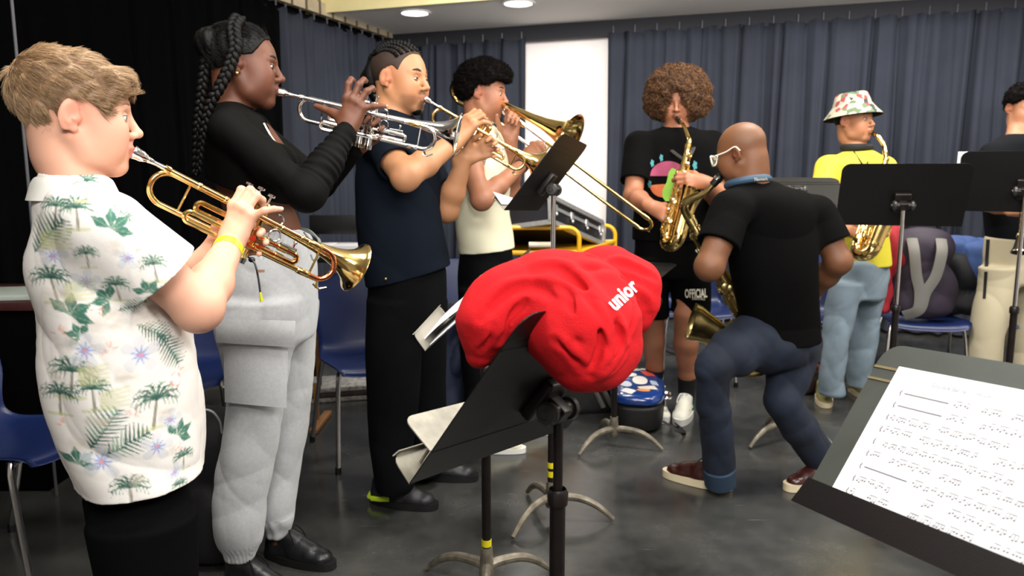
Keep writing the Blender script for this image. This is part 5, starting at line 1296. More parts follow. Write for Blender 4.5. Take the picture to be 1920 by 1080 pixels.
    for px, py, r in ((95, 455, 20), (120, 560, 26), (210, 600, 30), (130, 640, 18), (170, 690, 24), (280, 610, 22), (240, 700, 18), (190, 790, 24), (320, 790, 16), (150, 830, 18), (215, 460, 18), (260, 900, 18), (330, 860, 14), (110, 700, 14)):
        o = pq(px, py)
        for k in range(9): seg(o+np.array([rng.uniform(-1, .2), rng.uniform(-.6, .6)])*r*K, o+np.array([rng.uniform(0, 1.1), rng.uniform(-.6, .6)])*r*K, r*K*.28, r*K*.10, tan, .16)
    for px, py in ((150, 545), (105, 450), (215, 745), (175, 700)): 
        o = pq(px, py)
        for k in range(5): seg(o+[-.02, .006*k-.012], o+[.022, .008*k-.010], .004, .002, gp, .45)
    for sd in (0, 1):
        M_ = side if sd == 0 else ~side
        I = np.nonzero(M_)[0]; uu = U_[I]+(.05 if sd else 0); zz = Z_[I]
        order = np.argsort(zz); uu = uu[order]; zz = zz[order]; I = I[order]; cc = c[I]
        for a, b, r0, r1, col, op in segs:
            R_ = max(r0, r1)+.001; lo = min(a[1], b[1])-R_; hi = max(a[1], b[1])+R_; i0, i1 = np.searchsorted(zz, (lo, hi))
            if i1 <= i0: continue
            x = uu[i0:i1]; z = zz[i0:i1]; ab = b-a; L2 = max(ab@ab, 1e-12); t = np.clip(((x-a[0])*ab[0]+(z-a[1])*ab[1])/L2, 0, 1)
            d = np.hypot(x-a[0]-t*ab[0], z-a[1]-t*ab[1])-(r0+(r1-r0)*t); w = np.clip(.5-d/.0016, 0, 1)*op
            cc[i0:i1] = cc[i0:i1]*(1-w[:, None])+col*w[:, None]
        c[I] = cc
    return c
cc = np.ones((len(SG[0]), 4)); cc[:, :3] = trop(SG[0])
shirt = T.part('shirt', (SG[0], SG[1], cc), M_TROP)
def collar(T, parent, ring, hgt, out_, mat_, n=28, gap=.35, tip=.03, roll=.012):
    """folded shirt collar around the neck: ring(a) -> point at the neckline, a=0 at the front"""
    rows = []
    for a in np.linspace(gap, 2*math.pi-gap, n):
        p, nrm_ = ring(a); e = min(a-gap, 2*math.pi-gap-a); w = hgt+tip*max(0, 1-e/.8)
        rows.append([p+nrm_*.000, p+nrm_*.001+V(0, 0, roll), p+nrm_*.006+V(0, 0, roll+.004), p+nrm_*(.010+out_*.4)+V(0, 0, roll-.006), p+nrm_*(.014+out_)+V(0, 0, roll-w)])
    m = MB(); m.grid(np.array([smooth_path(r, 3) for r in rows]), thick=.002, col=hexc('e9e7df')); T.part('collar', m, mat_, parent, auto=60, colored=True)
def ring_b(a):
    d = bf*math.cos(a)+(-br)*math.sin(a); return nb+d*V(.064, .064, 0)+V(0, 0, .006)+bf*.008-V(0, 0, .050)*max(0, math.cos(a)), d
collar(T, shirt, ring_b, .036, .010, mat('collar_cotton', 'e6e2d8', .8, attr=True, bump=.15, bscale=700))
# dark shorts / trousers
s = SDF((-.95, 1.2, .0), (-.55, 1.75, .75), .005)
s.stack(*PL(bo, 30, [(880, 160, 350, .13), (945, 162, 355, .13), (1080, 168, 345, .13)]), .02, end=.02)
for sg in (1, -1):
    c_ = V(bo[0]+.02, bo[1], 0)+br*.075*sg; s.stack(rotz(.5, c_), [(.08, 0, 0, .07, .065), (.45, 0, 0, .085, .075), (.66, 0, 0, .10, .085)], .02)
s.disp(wrinkle(8, .002, 10, [(1, 0, .1)])); T.part('trousers', s.out(), mat('charcoal_cotton', '08090a', .95, bump=.2, bscale=500, spec=.05))
for sg in (1, -1): shoe(T, V(bo[0]-.05, bo[1], 0)+br*.075*sg, bf, .24, M_PLASTICBLK, mat('white_sole', 'dcdcd6', .5), laces=M_PLASTICBLK)
# yellow wristband
m = MB(); a_ = nrm(W1-E1); c_ = W1-a_*.022; u_ = nrm(np.cross(a_, (0, 1, 0))); v_ = np.cross(a_, u_); rows = []
for a in np.linspace(0, 2*math.pi, 36):
    d = u_*math.cos(a)+v_*math.sin(a); rows.append([c_+d*.0295-a_*.009, c_+d*.0298, c_+d*.0292+a_*.009])
m.grid(np.array(rows), thick=.0006); wb = T.part('wristband', m, mat('yellow_wristband', 'd8cf1f', .4))
for i in range(9):
    a = -.9+i*.2; d = u_*math.cos(a+math.pi*1.5)+v_*math.sin(a+math.pi*1.5)
# microphone-like clip lead hanging from trumpet player's pocket belongs to braided trumpeter (below)

# ================================================================== the braided trumpeter
wo = (-.775, 2.36); T = Thing('person', 'woman with long black braids, black crop top and grey joggers playing a silver trumpet', 'person', (wo[0], wo[1], 0))
F = HF(Wd(455, 124, 2.28), 12, -3, -3); kw = 1.01; s = SDF((-1.0, 2.05, .02), (-.25, 2.72, 1.80), .0036)
nb = W(437, 205, 2.36); P = head(s, F, kw, neck=nb, neck_r=.050, puff=.35, fem=1.0, big_nose=.6)
mouth = P(.1015, 0, -.0665); B = Wd(856, 251, 2.33)
t_, L_, TF = trumpet('silver trumpet played by the woman with long braids', mouth, B, (0, -.12, 1), M_SILVER, M_SILVER, M_SILVER, slide_tone=mat('gold_ferrule', (.75, .55, .22), .2, 1.))
S1 = W(428, 240, 2.20); E1 = W(574, 362, 2.14); W1 = Wd(651, 243, 2.235)
S2 = W(455, 235, 2.52); E2 = W(600, 345, 2.62); W2 = L_(.240, .060, -.12)
arm(s, S1, E1, W1, (.045, .038, .036, .024)); arm(s, S2, E2, W2, (.045, .036, .036, .024))
wf = V(math.cos(.08), math.sin(.08), 0)
s.stack(*PL(wo, 5, [(220, 400, 495, .10), (300, 398, 545, .12), (385, 420, 548, .115), (410, 430, 556, .12), (470, 432, 575, .14)]), .02, end=.03)
WL1 = PL((-.80, 2.27), 5, [(560, 410, 560, .095), (700, 424, 545, .095), (840, 414, 522, .085), (975, 403, 495, .078), (1048, 424, 474, .047), (1085, 420, 474, .04)]); WL2 = PL((-.755, 2.47), 5, [(560, 470, 596, .09), (700, 482, 592, .09), (860, 496, 566, .08), (985, 500, 546, .052), (1020, 496, 545, .045)]); inner(s, WL1); inner(s, WL2)
s.cap(S1, nb, .035, .045, .03); s.cap(S2, nb, .035, .045, .03)
H1 = hand_pts(W1, V(.30, .05, .95), V(-.12, -.98, .12), ((.05, .75, .75), (.12, .70, .75), (.2, .75, .7), (.15, .45, .4)), (.20, -.08, -.30, -1.15), .96, ((.35, .90, -.20), (.12, .97, -.15), (.05, .98, -.1)))
H2 = hand_pts(W2, nrm(TF[:3, 0]*.55+TF[:3, 2]*.80-TF[:3, 1]*.15), TF[:3, 1], ((.5, 1.1, .9), (.45, 1.0, .6), (.35, .85, .6), (.4, .9, .7)), (.1, -.05, -.22, -.38), .92, ((.6, .7, -.3), (.8, .1, -.6), (.85, .0, -.5)), side=-1)
hand(s, H1, .024); hand(s, H2, .024)
body = T.part('body', s.out(skin_col('5f3826', '4a2219', (F, kw))), M_SKIN('deep'))
head_parts(T, F, kw, P, mat('iris_dark', '1c0f08', .15), lid('472818'), mat('black_brow', '0d0807', .7), body, gaze=(-.1, -.2), squint=.35, brow=1.1)
nails(T, H1, mat('nail_brown', 'a9785c', .3), body, thumb=True)
zl = [(-.14, -.04), (-.06, -.055), (-.03, -.05), (-.022, -.01), (-.010, .020), (.015, .020), (.035, .025), (.05, .045), (.062, .068), (.075, .083), (.15, .12)]
M_BLKHAIR = mat('black_hair', '060504', .5, bump=.5, bscale=260, spec=.16)
def exw(s, P_, R_): s.ell(P_(-.095, -.01, .055), V(.036, .05, .045), R_, .02)
hr = T.part('hair', hair_cap(F, kw, .0045, zl, .0036, exw, .002, 3, 200), M_BLKHAIR)
def comb_back(q, n): d = V(-.09, -.01, .075)-q; return d/np.linalg.norm(d, axis=1, keepdims=True)
cpw = hair_cap(F, kw, .004, zl, .005)
T.part('strands', strands(cpw, F, kw, 3500, .04, comb_back, .0006, 5, .05, 4, .05), M_BLKHAIR, hr)
for pts, lab in ((((447, 34, 2.22), (438, 52, 2.18), (441, 86, 2.15), (434, 113, 2.14), (425, 137, 2.13), (409, 168, 2.12), (394, 195, 2.12), (383, 238, 2.13), (375, 292, 2.16), (372, 323, 2.18)), ''), (((416, 52, 2.28), (396, 76, 2.25), (388, 110, 2.24), (383, 140, 2.24), (378, 178, 2.24), (371, 230, 2.25), (368, 290, 2.27), (366, 330, 2.28)), '')):
    m = MB(); braid(m, [Wd(*p) for p in pts], .0115, .008, .0105, .030, taper=.55); T.part('braid', m, M_BLKHAIR, auto=None)
m = MB()
c_ = P(-.005, -.088, -.036); m.ball(c_, .006, mi=0); T.part('earring', m, M_BRASS)
m = MB(); m.ball(P(.104, -.0145, -.034), .0028); T.part('nose_stud', m, M_BRASS)
m = MB(); m.tube([nb+V(.054*math.cos(a), .062*math.sin(a), .020-.035*math.cos(a)) for a in np.linspace(0, 6.28, 40)][:-1], .0012, 6, closed=True); T.part('necklace', m, M_BRASS)
# crop top
M_TOP = mat('black_stretch_jersey', '070706', .75, spec=.1, bump=.15, bscale=700)
s = SDF((-1.0, 2.03, 1.02), (-.38, 2.75, 1.56), .0038)
s.stack(*PL(wo, 5, [(205, 415, 480, .10), (225, 398, 500, .145), (260, 392, 520, .16), (300, 390, 552, .165), (345, 394, 556, .150), (385, 405, 553, .135), (400, 405, 553, .13)]), .02, end=.02)
s.ell(W(520, 305, 2.27), V(.055, .06, .06), None, .04); s.ell(W(522, 305, 2.46), V(.055, .06, .06), None, .04)
s.cap(S1, S1+(E1-S1)*.5, .052, .049, .03); s.cap(S1+(E1-S1)*.5, E1, .049, .044, .03); s.cap(E1, E1+(W1-E1)*.4, .044, .042, .02); s.cap(E1+(W1-E1)*.4, W1-(W1-E1)*.02, .042, .031, .02)
s.ell(E1, .0475, None, .02); s.cap(E1, E1+(W1-E1)*.5, .047, .043, .02); s.cap(S2, E2, .052, .048, .03); s.cap(E2, W2, .048, .034, .02)
s.cap(S1, nb, .040, .052, .03); s.cap(S2, nb, .040, .052, .03); s.cap(nb-V(0, 0, .02), nb+V(.0, 0, .010), .062, .056, .02)
s.disp(wrinkle(17, .0022, 26, [(1, 0, .9), (.8, 0, -.6)]))
fa = nrm(W1-E1)
def rib(x, y, z):
    q = (x-E1[0])*fa[0]+(y-E1[1])*fa[1]+(z-E1[2])*fa[2]; r_ = np.sqrt(np.maximum((x-E1[0])**2+(y-E1[1])**2+(z-E1[2])**2-q*q, 0))
    return .0022*np.sin(q*260+1.2*np.sin(q*70+x*40))*((q > .03) & (q < .24) & (r_ < .06))
s.disp(rib)
s.cut(W(500, 366, 2.36), nrm(V(-.34, 0, -1)), (-1.1, 2.0, .9), (-.56, 2.8, 1.3)); s.ell(W(500, 400, 2.36), V(.10, .10, .05), None, .004, sub=True)
s.cap(nb+V(0, 0, .0), nb+V(.03, 0, .08), .048, .056, .004, sub=True)
s.ell(nb+V(.095, 0, -.065), V(.035, .022, .085), HF((0, 0, 0), 0, 35)[:3, :3], .004, sub=True)
top = T.part('crop_top', s.out(), M_TOP)
m = MB(); zpx = [Wd(495, 232, 2.16), Wd(506, 252, 2.15), Wd(520, 272, 2.15)]; m.tube(smooth_path(zpx, 5), .003, 6); T.part('zip', m, M_SILVER, top)
# joggers
M_JOG = mat('heather_grey_fleece', 'b2b4b6', .85, bump=.25, bscale=420, var=.06, vscale=90, sheen=.2)
s = SDF((-1.02, 2.02, .02), (-.50, 2.78, 1.12), .0042)
s.stack(*PL(wo, 5, [(428, 438, 572, .145), (445, 432, 582, .155), (480, 424, 590, .165), (540, 416, 592, .17), (600, 416, 592, .165), (640, 430, 590, .15)]), .02, end=.03)
nl = (-.80, 2.27); fl_ = (-.755, 2.47)
s.stack(*PL(nl, 5, [(560, 410, 560, .095), (620, 410, 556, .10), (700, 424, 545, .095), (760, 428, 535, .088), (840, 414, 522, .085), (920, 406, 503, .080), (975, 403, 495, .078), (1008, 408, 490, .066), (1030, 419, 480, .05), (1048, 424, 474, .047)]), .025, end=.012)
s.stack(*PL(fl_, 5, [(560, 470, 596, .09), (620, 480, 596, .095), (700, 482, 592, .09), (780, 490, 583, .085), (860, 496, 566, .08), (930, 490, 556, .078), (965, 488, 552, .07), (985, 500, 546, .052), (1000, 505, 540, .048)]), .025, end=.012)
lf = lambda x, y, z: np.clip((1.05-z)/.15, .25, 1)
s.disp(wrinkle(23, .0065, 9, [(.9, .2, .5), (1, .3, -.5), (.6, .5, .9)], lf)); s.disp(wrinkle(29, .0024, 30, [(.8, .3, .7), (.7, .2, -.7)]))
def cuffr(x, y, z): return .0018*np.sin(np.arctan2(y-nl[1], x-nl[0]+.02)*30)*(z < .17)+.0016*np.sin(x*520)*(z > 1.055)
s.disp(cuffr)
jog = T.part('joggers', s.out(), M_JOG)
def patch(py0, py1, pxl, pxr, Yc, bulge, mat_, name, th=.007, skew=0., rnd=.18):
    rows = []
    for i, v_ in enumerate(np.linspace(0, 1, 10)):
        row = []
        for u_ in np.linspace(0, 1, 14):
            px = pxl[0]*(1-v_)+pxl[1]*v_+(pxr[0]*(1-v_)+pxr[1]*v_-pxl[0]*(1-v_)-pxl[1]*v_)*u_; py = py0[0]*(1-u_)+py0[1]*u_+(py1[0]*(1-u_)+py1[1]*u_-py0[0]*(1-u_)-py0[1]*u_)*v_
            e = math.sin(math.pi*min(max(u_, 0), 1)); row.append(W(px, py, Yc-bulge*e**.7-.006*math.sin(math.pi*v_)))
        rows.append(row)
    m = MB(); m.grid(np.array(rows), thick=-th); return T.part(name, m, mat_, jog, auto=60)
patch((640, 650), (752, 762), (425, 428), (536, 533), 2.205, .030, M_JOG, 'cargo_pocket', .012)
patch((598, 602), (640, 648), (409, 411), (551, 549), 2.190, .032, M_JOG, 'pocket_flap', .010)
m = MB()
for pts in (((565, 428, 2.24), (580, 432, 2.2), (594, 445, 2.19), (599, 458, 2.19), (592, 470, 2.2), (582, 452, 2.2), (570, 436, 2.24)), ((566, 430, 2.26), (586, 440, 2.22), (600, 452, 2.22), (598, 480, 2.21), (588, 488, 2.21), (583, 478, 2.22))): m.tube(smooth_path([Wd(*p) for p in pts], 6), .0028, 8)
T.part('drawstring', m, mat('grey_cord', '8d9290', .7), jog)
m = MB(); m.tube(smooth_path([Wd(455, 474, 2.17), Wd(468, 484, 2.15), Wd(478, 495, 2.14), Wd(484, 520, 2.14), Wd(488, 548, 2.14)], 6), .0028, 8); ln = T.part('key_cord', m, M_PLASTICBLK)
m = MB(); m.tube([Wd(488, 548, 2.14), Wd(491, 566, 2.14)], [.0035, .0055], 8); T.part('cord_end', m, mat('lime_plastic', 'b9b81e', .4), ln); m = MB(); m.ball(Wd(472, 487, 2.15), (.010, .007, .008)); T.part('cord_lock', m, M_PLASTICBLK, ln); m = MB(); m.box(Wd(490, 508, 2.13), (.009, .003, .004)); T.part('clip', m, M_CHROME, ln)
sd = V(.93, -.36, 0); hA = V(*G(425, 1098)[:2], 0); hB = V(*G(500, 1040)[:2], 0)
for h_ in (hA, hB):
    m = MB(); m.tube([h_+V(.05, 0, .05), h_+V(.035, 0, .16)], [.042, .046], 16); T.part('sock', m, mat('black_sock', '0a0a0a', .9))
    shoe(T, h_, sd, .275, mat('black_leather', '17171a', .32, bump=.2, bscale=200), mat('black_sole', '0c0c0c', .5), laces=M_BLKHAIR, high=.015)

# ================================================================== the man in the navy polo
po_ = (-.385, 2.95); T = Thing('person', 'man with cornrows and goatee in a navy polo shirt playing a gold trumpet', 'person', (po_[0], po_[1], 0))
F = HF(Wd(750, 148, 2.88), -24, -3, 0); kp = 1.06; s = SDF((-.70, 2.50, .02), (-.05, 3.32, 1.80), .0042)
nb = W(735, 222, 2.95); P = head(s, F, kp, neck=nb, neck_r=.057, puff=.3, big_nose=.5)
mouth = P(.1015, 0, -.0665); B = Wd(1012, 309, 2.99)
t_, L_, TF = trumpet('gold trumpet played by the man in the navy polo', mouth, B, (0, -.1, 1), M_BRASS, M_SILVER, M_BRASS)
S1 = W(712, 262, 2.80); E1 = W(760, 332, 2.60); W1 = Wd(858, 262, 2.80)
S2 = W(775, 262, 3.10); E2 = W(838, 395, 3.03); W2 = Wd(872, 296, 2.93)
arm(s, S1, E1, W1, (.054, .046, .046, .030)); arm(s, S2, E2, W2, (.054, .044, .044, .029))
core(s, W(770, 520, 2.95), W(755, 320, 2.95), nb, .10)
PLG = [PL((-.44, 2.88), -15, [(560, 690, 790, .10), (720, 690, 785, .105), (800, 690, 778, .105), (922, 704, 772, .09)]), PL((-.33, 3.10), -15, [(560, 745, 838, .10), (720, 755, 832, .105), (800, 760, 832, .105), (885, 765, 832, .09)])]
for q in PLG: inner(s, q)
H1 = hand_pts(W1, V(.55, .12, .82), V(-.55, -.75, .35), ((.45, 1.0, .7), (.5, 1.05, .7), (.55, 1.0, .7), (.35, .7, .5)), (.05, -.05, -.12, -.55), .98, ((.7, .5, -.5), (.6, .1, -.8), (.5, 0, -.8)))
H2 = hand_pts(W2, nrm(TF[:3, 0]*.55+TF[:3, 2]*.80-TF[:3, 1]*.15), TF[:3, 1], ((.5, 1.1, .9), (.45, 1.0, .6), (.35, .85, .6), (.4, .9, .7)), (.1, -.05, -.22, -.38), .95, ((.6, .7, -.3), (.8, .1, -.6), (.85, .0, -.5)), side=-1)
hand(s, H1, .030); hand(s, H2, .029)
body = T.part('body', s.out(skin_col('ad7a56', '86533f', (F, kp), extra=stubble('1a110c', -.05, .9))), M_SKIN('tan'))
head_parts(T, F, kp, P, mat('iris_dark'), lid('8a5e40'), mat('black_brow'), body, gaze=(.15, -.05), squint=.45, brow=1.35)
zl = [(-.14, -.045), (-.06, -.05), (-.03, -.02), (-.010, .030), (.012, .038), (.022, .032), (.034, .020), (.040, .038), (.05, .062), (.062, .080), (.15, .12)]
hr = T.part('hair', hair_cap(F, kp, .0022, zl, .004), mat('faded_hair', '2c1c12', .7, var=.3, vscale=120))
m = MB(); rng = random.Random(5)
for a0 in np.linspace(-1.25, 1.25, 9):
    pts = []
    for t in np.linspace(0, 1, 16):
        th = math.radians(38+112*t); y = math.sin(a0*(1-.25*t))*.068*(1 if t < .9 else .8); rr = math.sqrt(max(1-(y/.0765)**2, .05))
        pts.append(P(-.010+.098*math.cos(th)*rr*1.03-.004, y*1.03, .036+.087*math.sin(th)*rr*1.03))
    pth = smooth_path(pts, 5); n = len(pth); m.tube(pth, [.0066+.0022*math.sin(i*1.15) for i in range(n)], 8)
T.part('cornrows', m, M_BLKHAIR, hr)
s = SDF(P(-.12, 0, -.02)-.13, P(-.12, 0, -.02)+.13, .005); s.chain([P(-.095, 0, .06), P(-.112, 0, .0), P(-.095, 0, -.075)], [.035, .042, .022], .03); s.disp(wrinkle(3, .006, 60)); T.part('gathered_braids', s.out(), M_BLKHAIR, hr)
m = MB(); rng = np.random.default_rng(3)
s = SDF(P(.06, 0, -.1)-.06, P(.06, 0, -.1)+.06, .004); s.ell(P(.066, 0, -.106), V(.026, .028, .018)*kp, F[:3, :3], .01); s.disp(wrinkle(4, .002, 200)); T.part('goatee', s.out(), M_BLKHAIR)
M_NAVY = mat('navy_pique_cotton', '121821', .85, bump=.3, bscale=600, spec=.055)
s = SDF((-.72, 2.50, .78), (-.10, 3.34, 1.55), .0045)
s.stack(*PL(po_, -15, [(212, 700, 770, .10), (235, 682, 790, .16), (262, 674, 800, .185), (300, 669, 815, .195), (350, 668, 825, .19), (420, 670, 830, .18), (480, 678, 838, .175), (505, 685, 841, .175), (540, 690, 838, .175)]), .03, end=.02)
s.cap(S1, nb-V(0, 0, .03), .058, .055, .04); s.cap(S2, nb-V(0, 0, .03), .058, .055, .04); s.cap(nb-V(0, 0, .04), nb+V(0, 0, .004), .075, .064, .02)
s.disp(wrinkle(31, .006, 12, [(.3, .2, 1), (1, 0, .4), (1, 0, 1)], fade(1.5, 1.3)))
for S_, E_ in ((S1, E1), (S2, E2)): s.sleeve(S_, E_, .66, .062, .072, .056, .070, .04)
s.cut(W(760, 518, 2.95), nrm(V(.25, 0, -1))); s.ell(W(765, 530, 2.95), V(.12, .12, .06), None, .004, sub=True); s.cap(nb, nb+V(.02, 0, .09), .056, .066, .004, sub=True)
pol = T.part('polo_shirt', s.out(), M_NAVY)
pf = V(math.cos(math.radians(-20)), math.sin(math.radians(-20)), 0); pl_ = V(-pf[1], pf[0], 0)
def ring_p(a): d = pf*math.cos(a)+pl_*math.sin(a); return nb+d*.066+V(0, 0, .016)-V(0, 0, .035)*max(0, math.cos(a)), d
collar(T, pol, ring_p, .038, .010, mat('navy_collar', '1a2230', .8, bump=.3, bscale=500), tip=.015)
M_BJ = mat('black_jeans', '08090b', .9, spec=.08, bump=.3, bscale=500, var=.25, vscale=7)
s = SDF((-.70, 2.6, .04), (-.10, 3.35, 1.02), .005)
s.stack(*PL(po_, -15, [(500, 694, 836, .16), (560, 692, 836, .17), (620, 692, 834, .16)]), .02, end=.02)
s.stack(*PL((-.44, 2.88), -15, [(560, 690, 790, .10), (640, 688, 790, .11), (720, 690, 785, .105), (800, 690, 778, .105), (870, 698, 772, .10), (905, 700, 776, .095), (922, 704, 772, .09)]), .02, end=.012)
s.stack(*PL((-.33, 3.10), -15, [(560, 745, 838, .10), (640, 750, 836, .11), (720, 755, 832, .105), (800, 760, 832, .105), (868, 762, 832, .10), (885, 765, 832, .09)]), .02, end=.012)
s.disp(wrinkle(37, .010, 10, [(.5, .2, 1), (.3, 0, 1), (1, 0, .3)], lambda x, y, z: np.clip((1-z)*1.3, .3, 1.))); tr = T.part('jeans', s.out(), M_BJ)
m = MB(); m.ball(W(723, 523, 2.76), .006); T.part('rivet', m, M_BRASSD, tr)
shoe(T, V(*G(693, 945)[:2], 0)+V(0, .03, 0), V(.97, -.28, 0), .285, mat('black_grey_trainer', '1b1b1f', .5), mat('black_sole'), laces=M_BLKHAIR, accent=mat('lime_accent', 'b7d42a', .4))
shoe(T, V(*G(775, 893)[:2], 0), V(.97, -.15, 0), .285, mat('black_grey_trainer'), mat('black_sole'), laces=M_BLKHAIR, accent=mat('lime_accent'))

# ================================================================== the trombonist
to = (-.14, 3.62); T = Thing('person', 'teenager with short afro in a cream T-shirt playing a trombone', 'person', (to[0], to[1], 0))
F = HF(Wd(906, 174, 3.52), -8, -6); kt = 1.0; s = SDF((-.42, 3.08, .02), (.30, 4.0, 1.86), .0048)
nb = W(900, 240, 3.6); P = head(s, F, kt, neck=nb, neck_r=.052, puff=.2)
mouth = P(.1015, 0, -.0665); 
t_, L_, TF = trombone('gold trombone played by the teenager in the cream T-shirt', mouth, Wd(1228, 432, 3.62)+V(0, 0, .03), (.3, -.75, .60), Wd(846, 149, 3.62), Wd(1070, 256, 3.36), M_BRASS, M_BRASS)
S1 = W(872, 272, 3.42); E1 = W(903, 375, 3.22); W1 = Wd(985, 305, 3.45); S2 = W(935, 268, 3.78); E2 = W(960, 365, 3.70); W2 = W(958, 262, 3.55)
arm(s, S1, E1, W1, (.050, .042, .040, .027)); arm(s, S2, E2, W2, (.048, .040, .040, .027)); core(s, W(905, 470, 3.62), W(900, 320, 3.62), nb, .085)
inner(s, PL((-.17, 3.52), -15, [(540, 861, 925, .09), (640, 862, 922, .09), (835, 870, 918, .08)])); inner(s, PL((-.06, 3.75), -15, [(540, 890, 958, .09), (640, 895, 962, .09), (830, 930, 978, .08)]))
H1 = hand_pts(W1, V(.55, .1, .75), V(-.45, -.85, .2), ((.9, 1.1, .7), (.9, 1.2, .7), (.9, 1.2, .7), (.9, 1.1, .7)), (.05, 0, -.05, -.1), .98, ((.75, .5, -.35), (.8, .1, -.6), (.7, -.1, -.7)))
H2 = hand_pts(W2, V(.12, .0, 1), V(.2, .95, 0), ((.35, .9, .5), (1.0, 1.2, .8), (1.0, 1.2, .8), (1.0, 1.2, .8)), (.05, 0, -.05, -.1), .98, ((.6, .6, -.35), (.8, .3, -.5), (.8, .1, -.5)), side=-1)
hand(s, H1, .027); hand(s, H2, .027)
body = T.part('body', s.out(skin_col('96644a', '6e4033', (F, kt))), M_SKIN('brown'))
head_parts(T, F, kt, P, mat('iris_dark'), lid('80543c'), mat('black_brow'), body, gaze=(0, -.3), squint=.4, brow=1.1)
M_AFRO = mat('dark_afro_hair', '0a0605', .85, spec=.1)
zl = [(-.16, -.03), (-.06, -.04), (-.03, -.01), (-.012, .030), (.015, .036), (.035, .030), (.045, .045), (.065, .060), (.085, .058), (.16, .060)]
cpt = hair_cap(F, kt, .028, zl, .005, lambda s, P_, R_: s.ell(P_(.02, 0, .085), V(.10, .088, .058), R_, .03), .004, 9, 130); hr = T.part('hair', cpt, M_AFRO)
T.part('curls', strands(cpt, F, kt, 3500, .016, lambda q, n: np.random.default_rng(1).normal(size=q.shape), .0009, 4, 0, 6, .5, curl=.004), M_AFRO, hr)
s = SDF((-.44, 3.2, .86), (.12, 4.0, 1.6), .005)
s.stack(*PL(to, -15, [(236, 875, 928, .08), (255, 862, 942, .15), (285, 855, 955, .18), (330, 850, 958, .18), (400, 852, 955, .17), (440, 856, 960, .165), (472, 861, 966, .165), (490, 862, 966, .165)]), .03, end=.02)
s.cap(S1, nb-V(0, 0, .03), .052, .05, .04); s.cap(S2, nb-V(0, 0, .03), .052, .05, .04); s.cap(nb-V(0, 0, .05), nb-V(0, 0, .01), .068, .058, .02)
s.disp(wrinkle(41, .006, 13, [(.3, .2, 1), (1, 0, .4)], fade(1.52, 1.35)))
for S_, E_ in ((S1, E1), (S2, E2)): s.sleeve(S_, E_, .34, .060, .070, .054, .066, .04)
s.cut(W(900, 470, 3.62), nrm(V(.08, 0, -1))); s.cap(nb-V(0, 0, .01), nb+V(.02, 0, .09), .050, .066, .004, sub=True)
T.part('t_shirt', s.out(), mat('cream_cotton', 'ebe6c8', .8, bump=.2, bscale=400))
s = SDF((-.42, 3.3, .05), (.12, 3.98, 1.05), .006)
s.stack(*PL(to, -15, [(462, 862, 962, .15), (520, 860, 962, .16), (580, 862, 955, .15)]), .02, end=.02)
s.stack(*PL((-.17, 3.52), -15, [(540, 861, 925, .09), (640, 862, 922, .09), (720, 866, 920, .085), (800, 869, 919, .085), (828, 870, 918, .08)]), .02, end=.012); s.stack(*PL((-.06, 3.75), -15, [(540, 890, 958, .09), (640, 895, 965, .09), (720, 910, 972, .085), (790, 925, 980, .085), (808, 928, 980, .08)]), .02, end=.012)
s.disp(wrinkle(43, .008, 11, [(.4, .2, 1)])); tr = T.part('sweatpants', s.out(), M_BJ)
m = MB()
for k in range(3): m.tube([W(907+8*math.cos(a), 522+11*k+5.5*math.sin(a), 3.385) for a in np.linspace(math.pi, 2*math.pi, 10)], .0045, 6); m.tube([W(900, 522+11*k, 3.385), W(915, 522+11*k, 3.385)], .003, 6)
T.part('leg_emblem', m, mat('silver_grey_print', '9a9c9e', .6), tr)
m = MB(); fa = nrm(W1-E1); m.tube([W1-fa*.045, W1-fa*.03], .0335, 14); T.part('wristband', m, mat('dark_wristband', '1c1714', .7))
shoe(T, V(-.055, 3.78, 0), V(.98, -.10, 0), .28, mat('cream_canvas', 'd9d3bb', .7), mat('white_sole'), laces=M_PAPER); shoe(T, V(-.215, 3.52, 0), V(.98, -.1, 0), .28, mat('cream_canvas'), mat('white_sole'), laces=M_PAPER)

# ================================================================== the curly-haired saxophonist
so = (.875, 4.12); T = Thing('person', 'curly-haired young man in black printed T-shirt and shorts playing an alto saxophone', 'person', (so[0], so[1], 0))
F = HF(Wd(1270, 187, 4.02), -104, -16); ks = 1.02; s = SDF((.48, 3.55, .02), (1.25, 4.4, 1.85), .005)
nb = W(1268, 248, 4.12); P = head(s, F, ks, neck=nb, neck_r=.057)
mouth = P(.100, 0, -.0665)
S1 = W(1197, 272, 4.12); E1 = W(1187, 368, 3.98); W1 = Wd(1222, 388, 3.74); S2 = W(1335, 272, 4.12); E2 = W(1345, 372, 4.0); W2 = Wd(1322, 342, 3.70)
tpx, bwx = Wd(1290, 275, 3.80), Wd(1250, 446, 3.70)
t_, L_, SF = saxophone('gold alto saxophone played by the curly-haired young man', tpx, bwx, (.42, -.90, .05), mouth, 1.0, M_BRASS, M_BRASS, bell_h=.21, bell_r=.060)
arm(s, S1, E1, W1, (.056, .048, .047, .031)); arm(s, S2, E2, W2, (.056, .048, .047, .031)); core(s, W(1265, 460, 4.12), W(1265, 320, 4.12), nb, .10)
for pts, rs in ((((1222, 470, 4.12), (1225, 590, 4.10), (1224, 640, 4.12), (1228, 690, 4.14), (1229, 735, 4.16)), (.085, .058, .062, .043, .034)), (((1292, 470, 4.12), (1286, 590, 4.05), (1286, 645, 4.05), (1288, 705, 4.07), (1289, 752, 4.10)), (.085, .060, .063, .043, .034))):
    s.chain([W(*p) for p in pts], rs, .02)
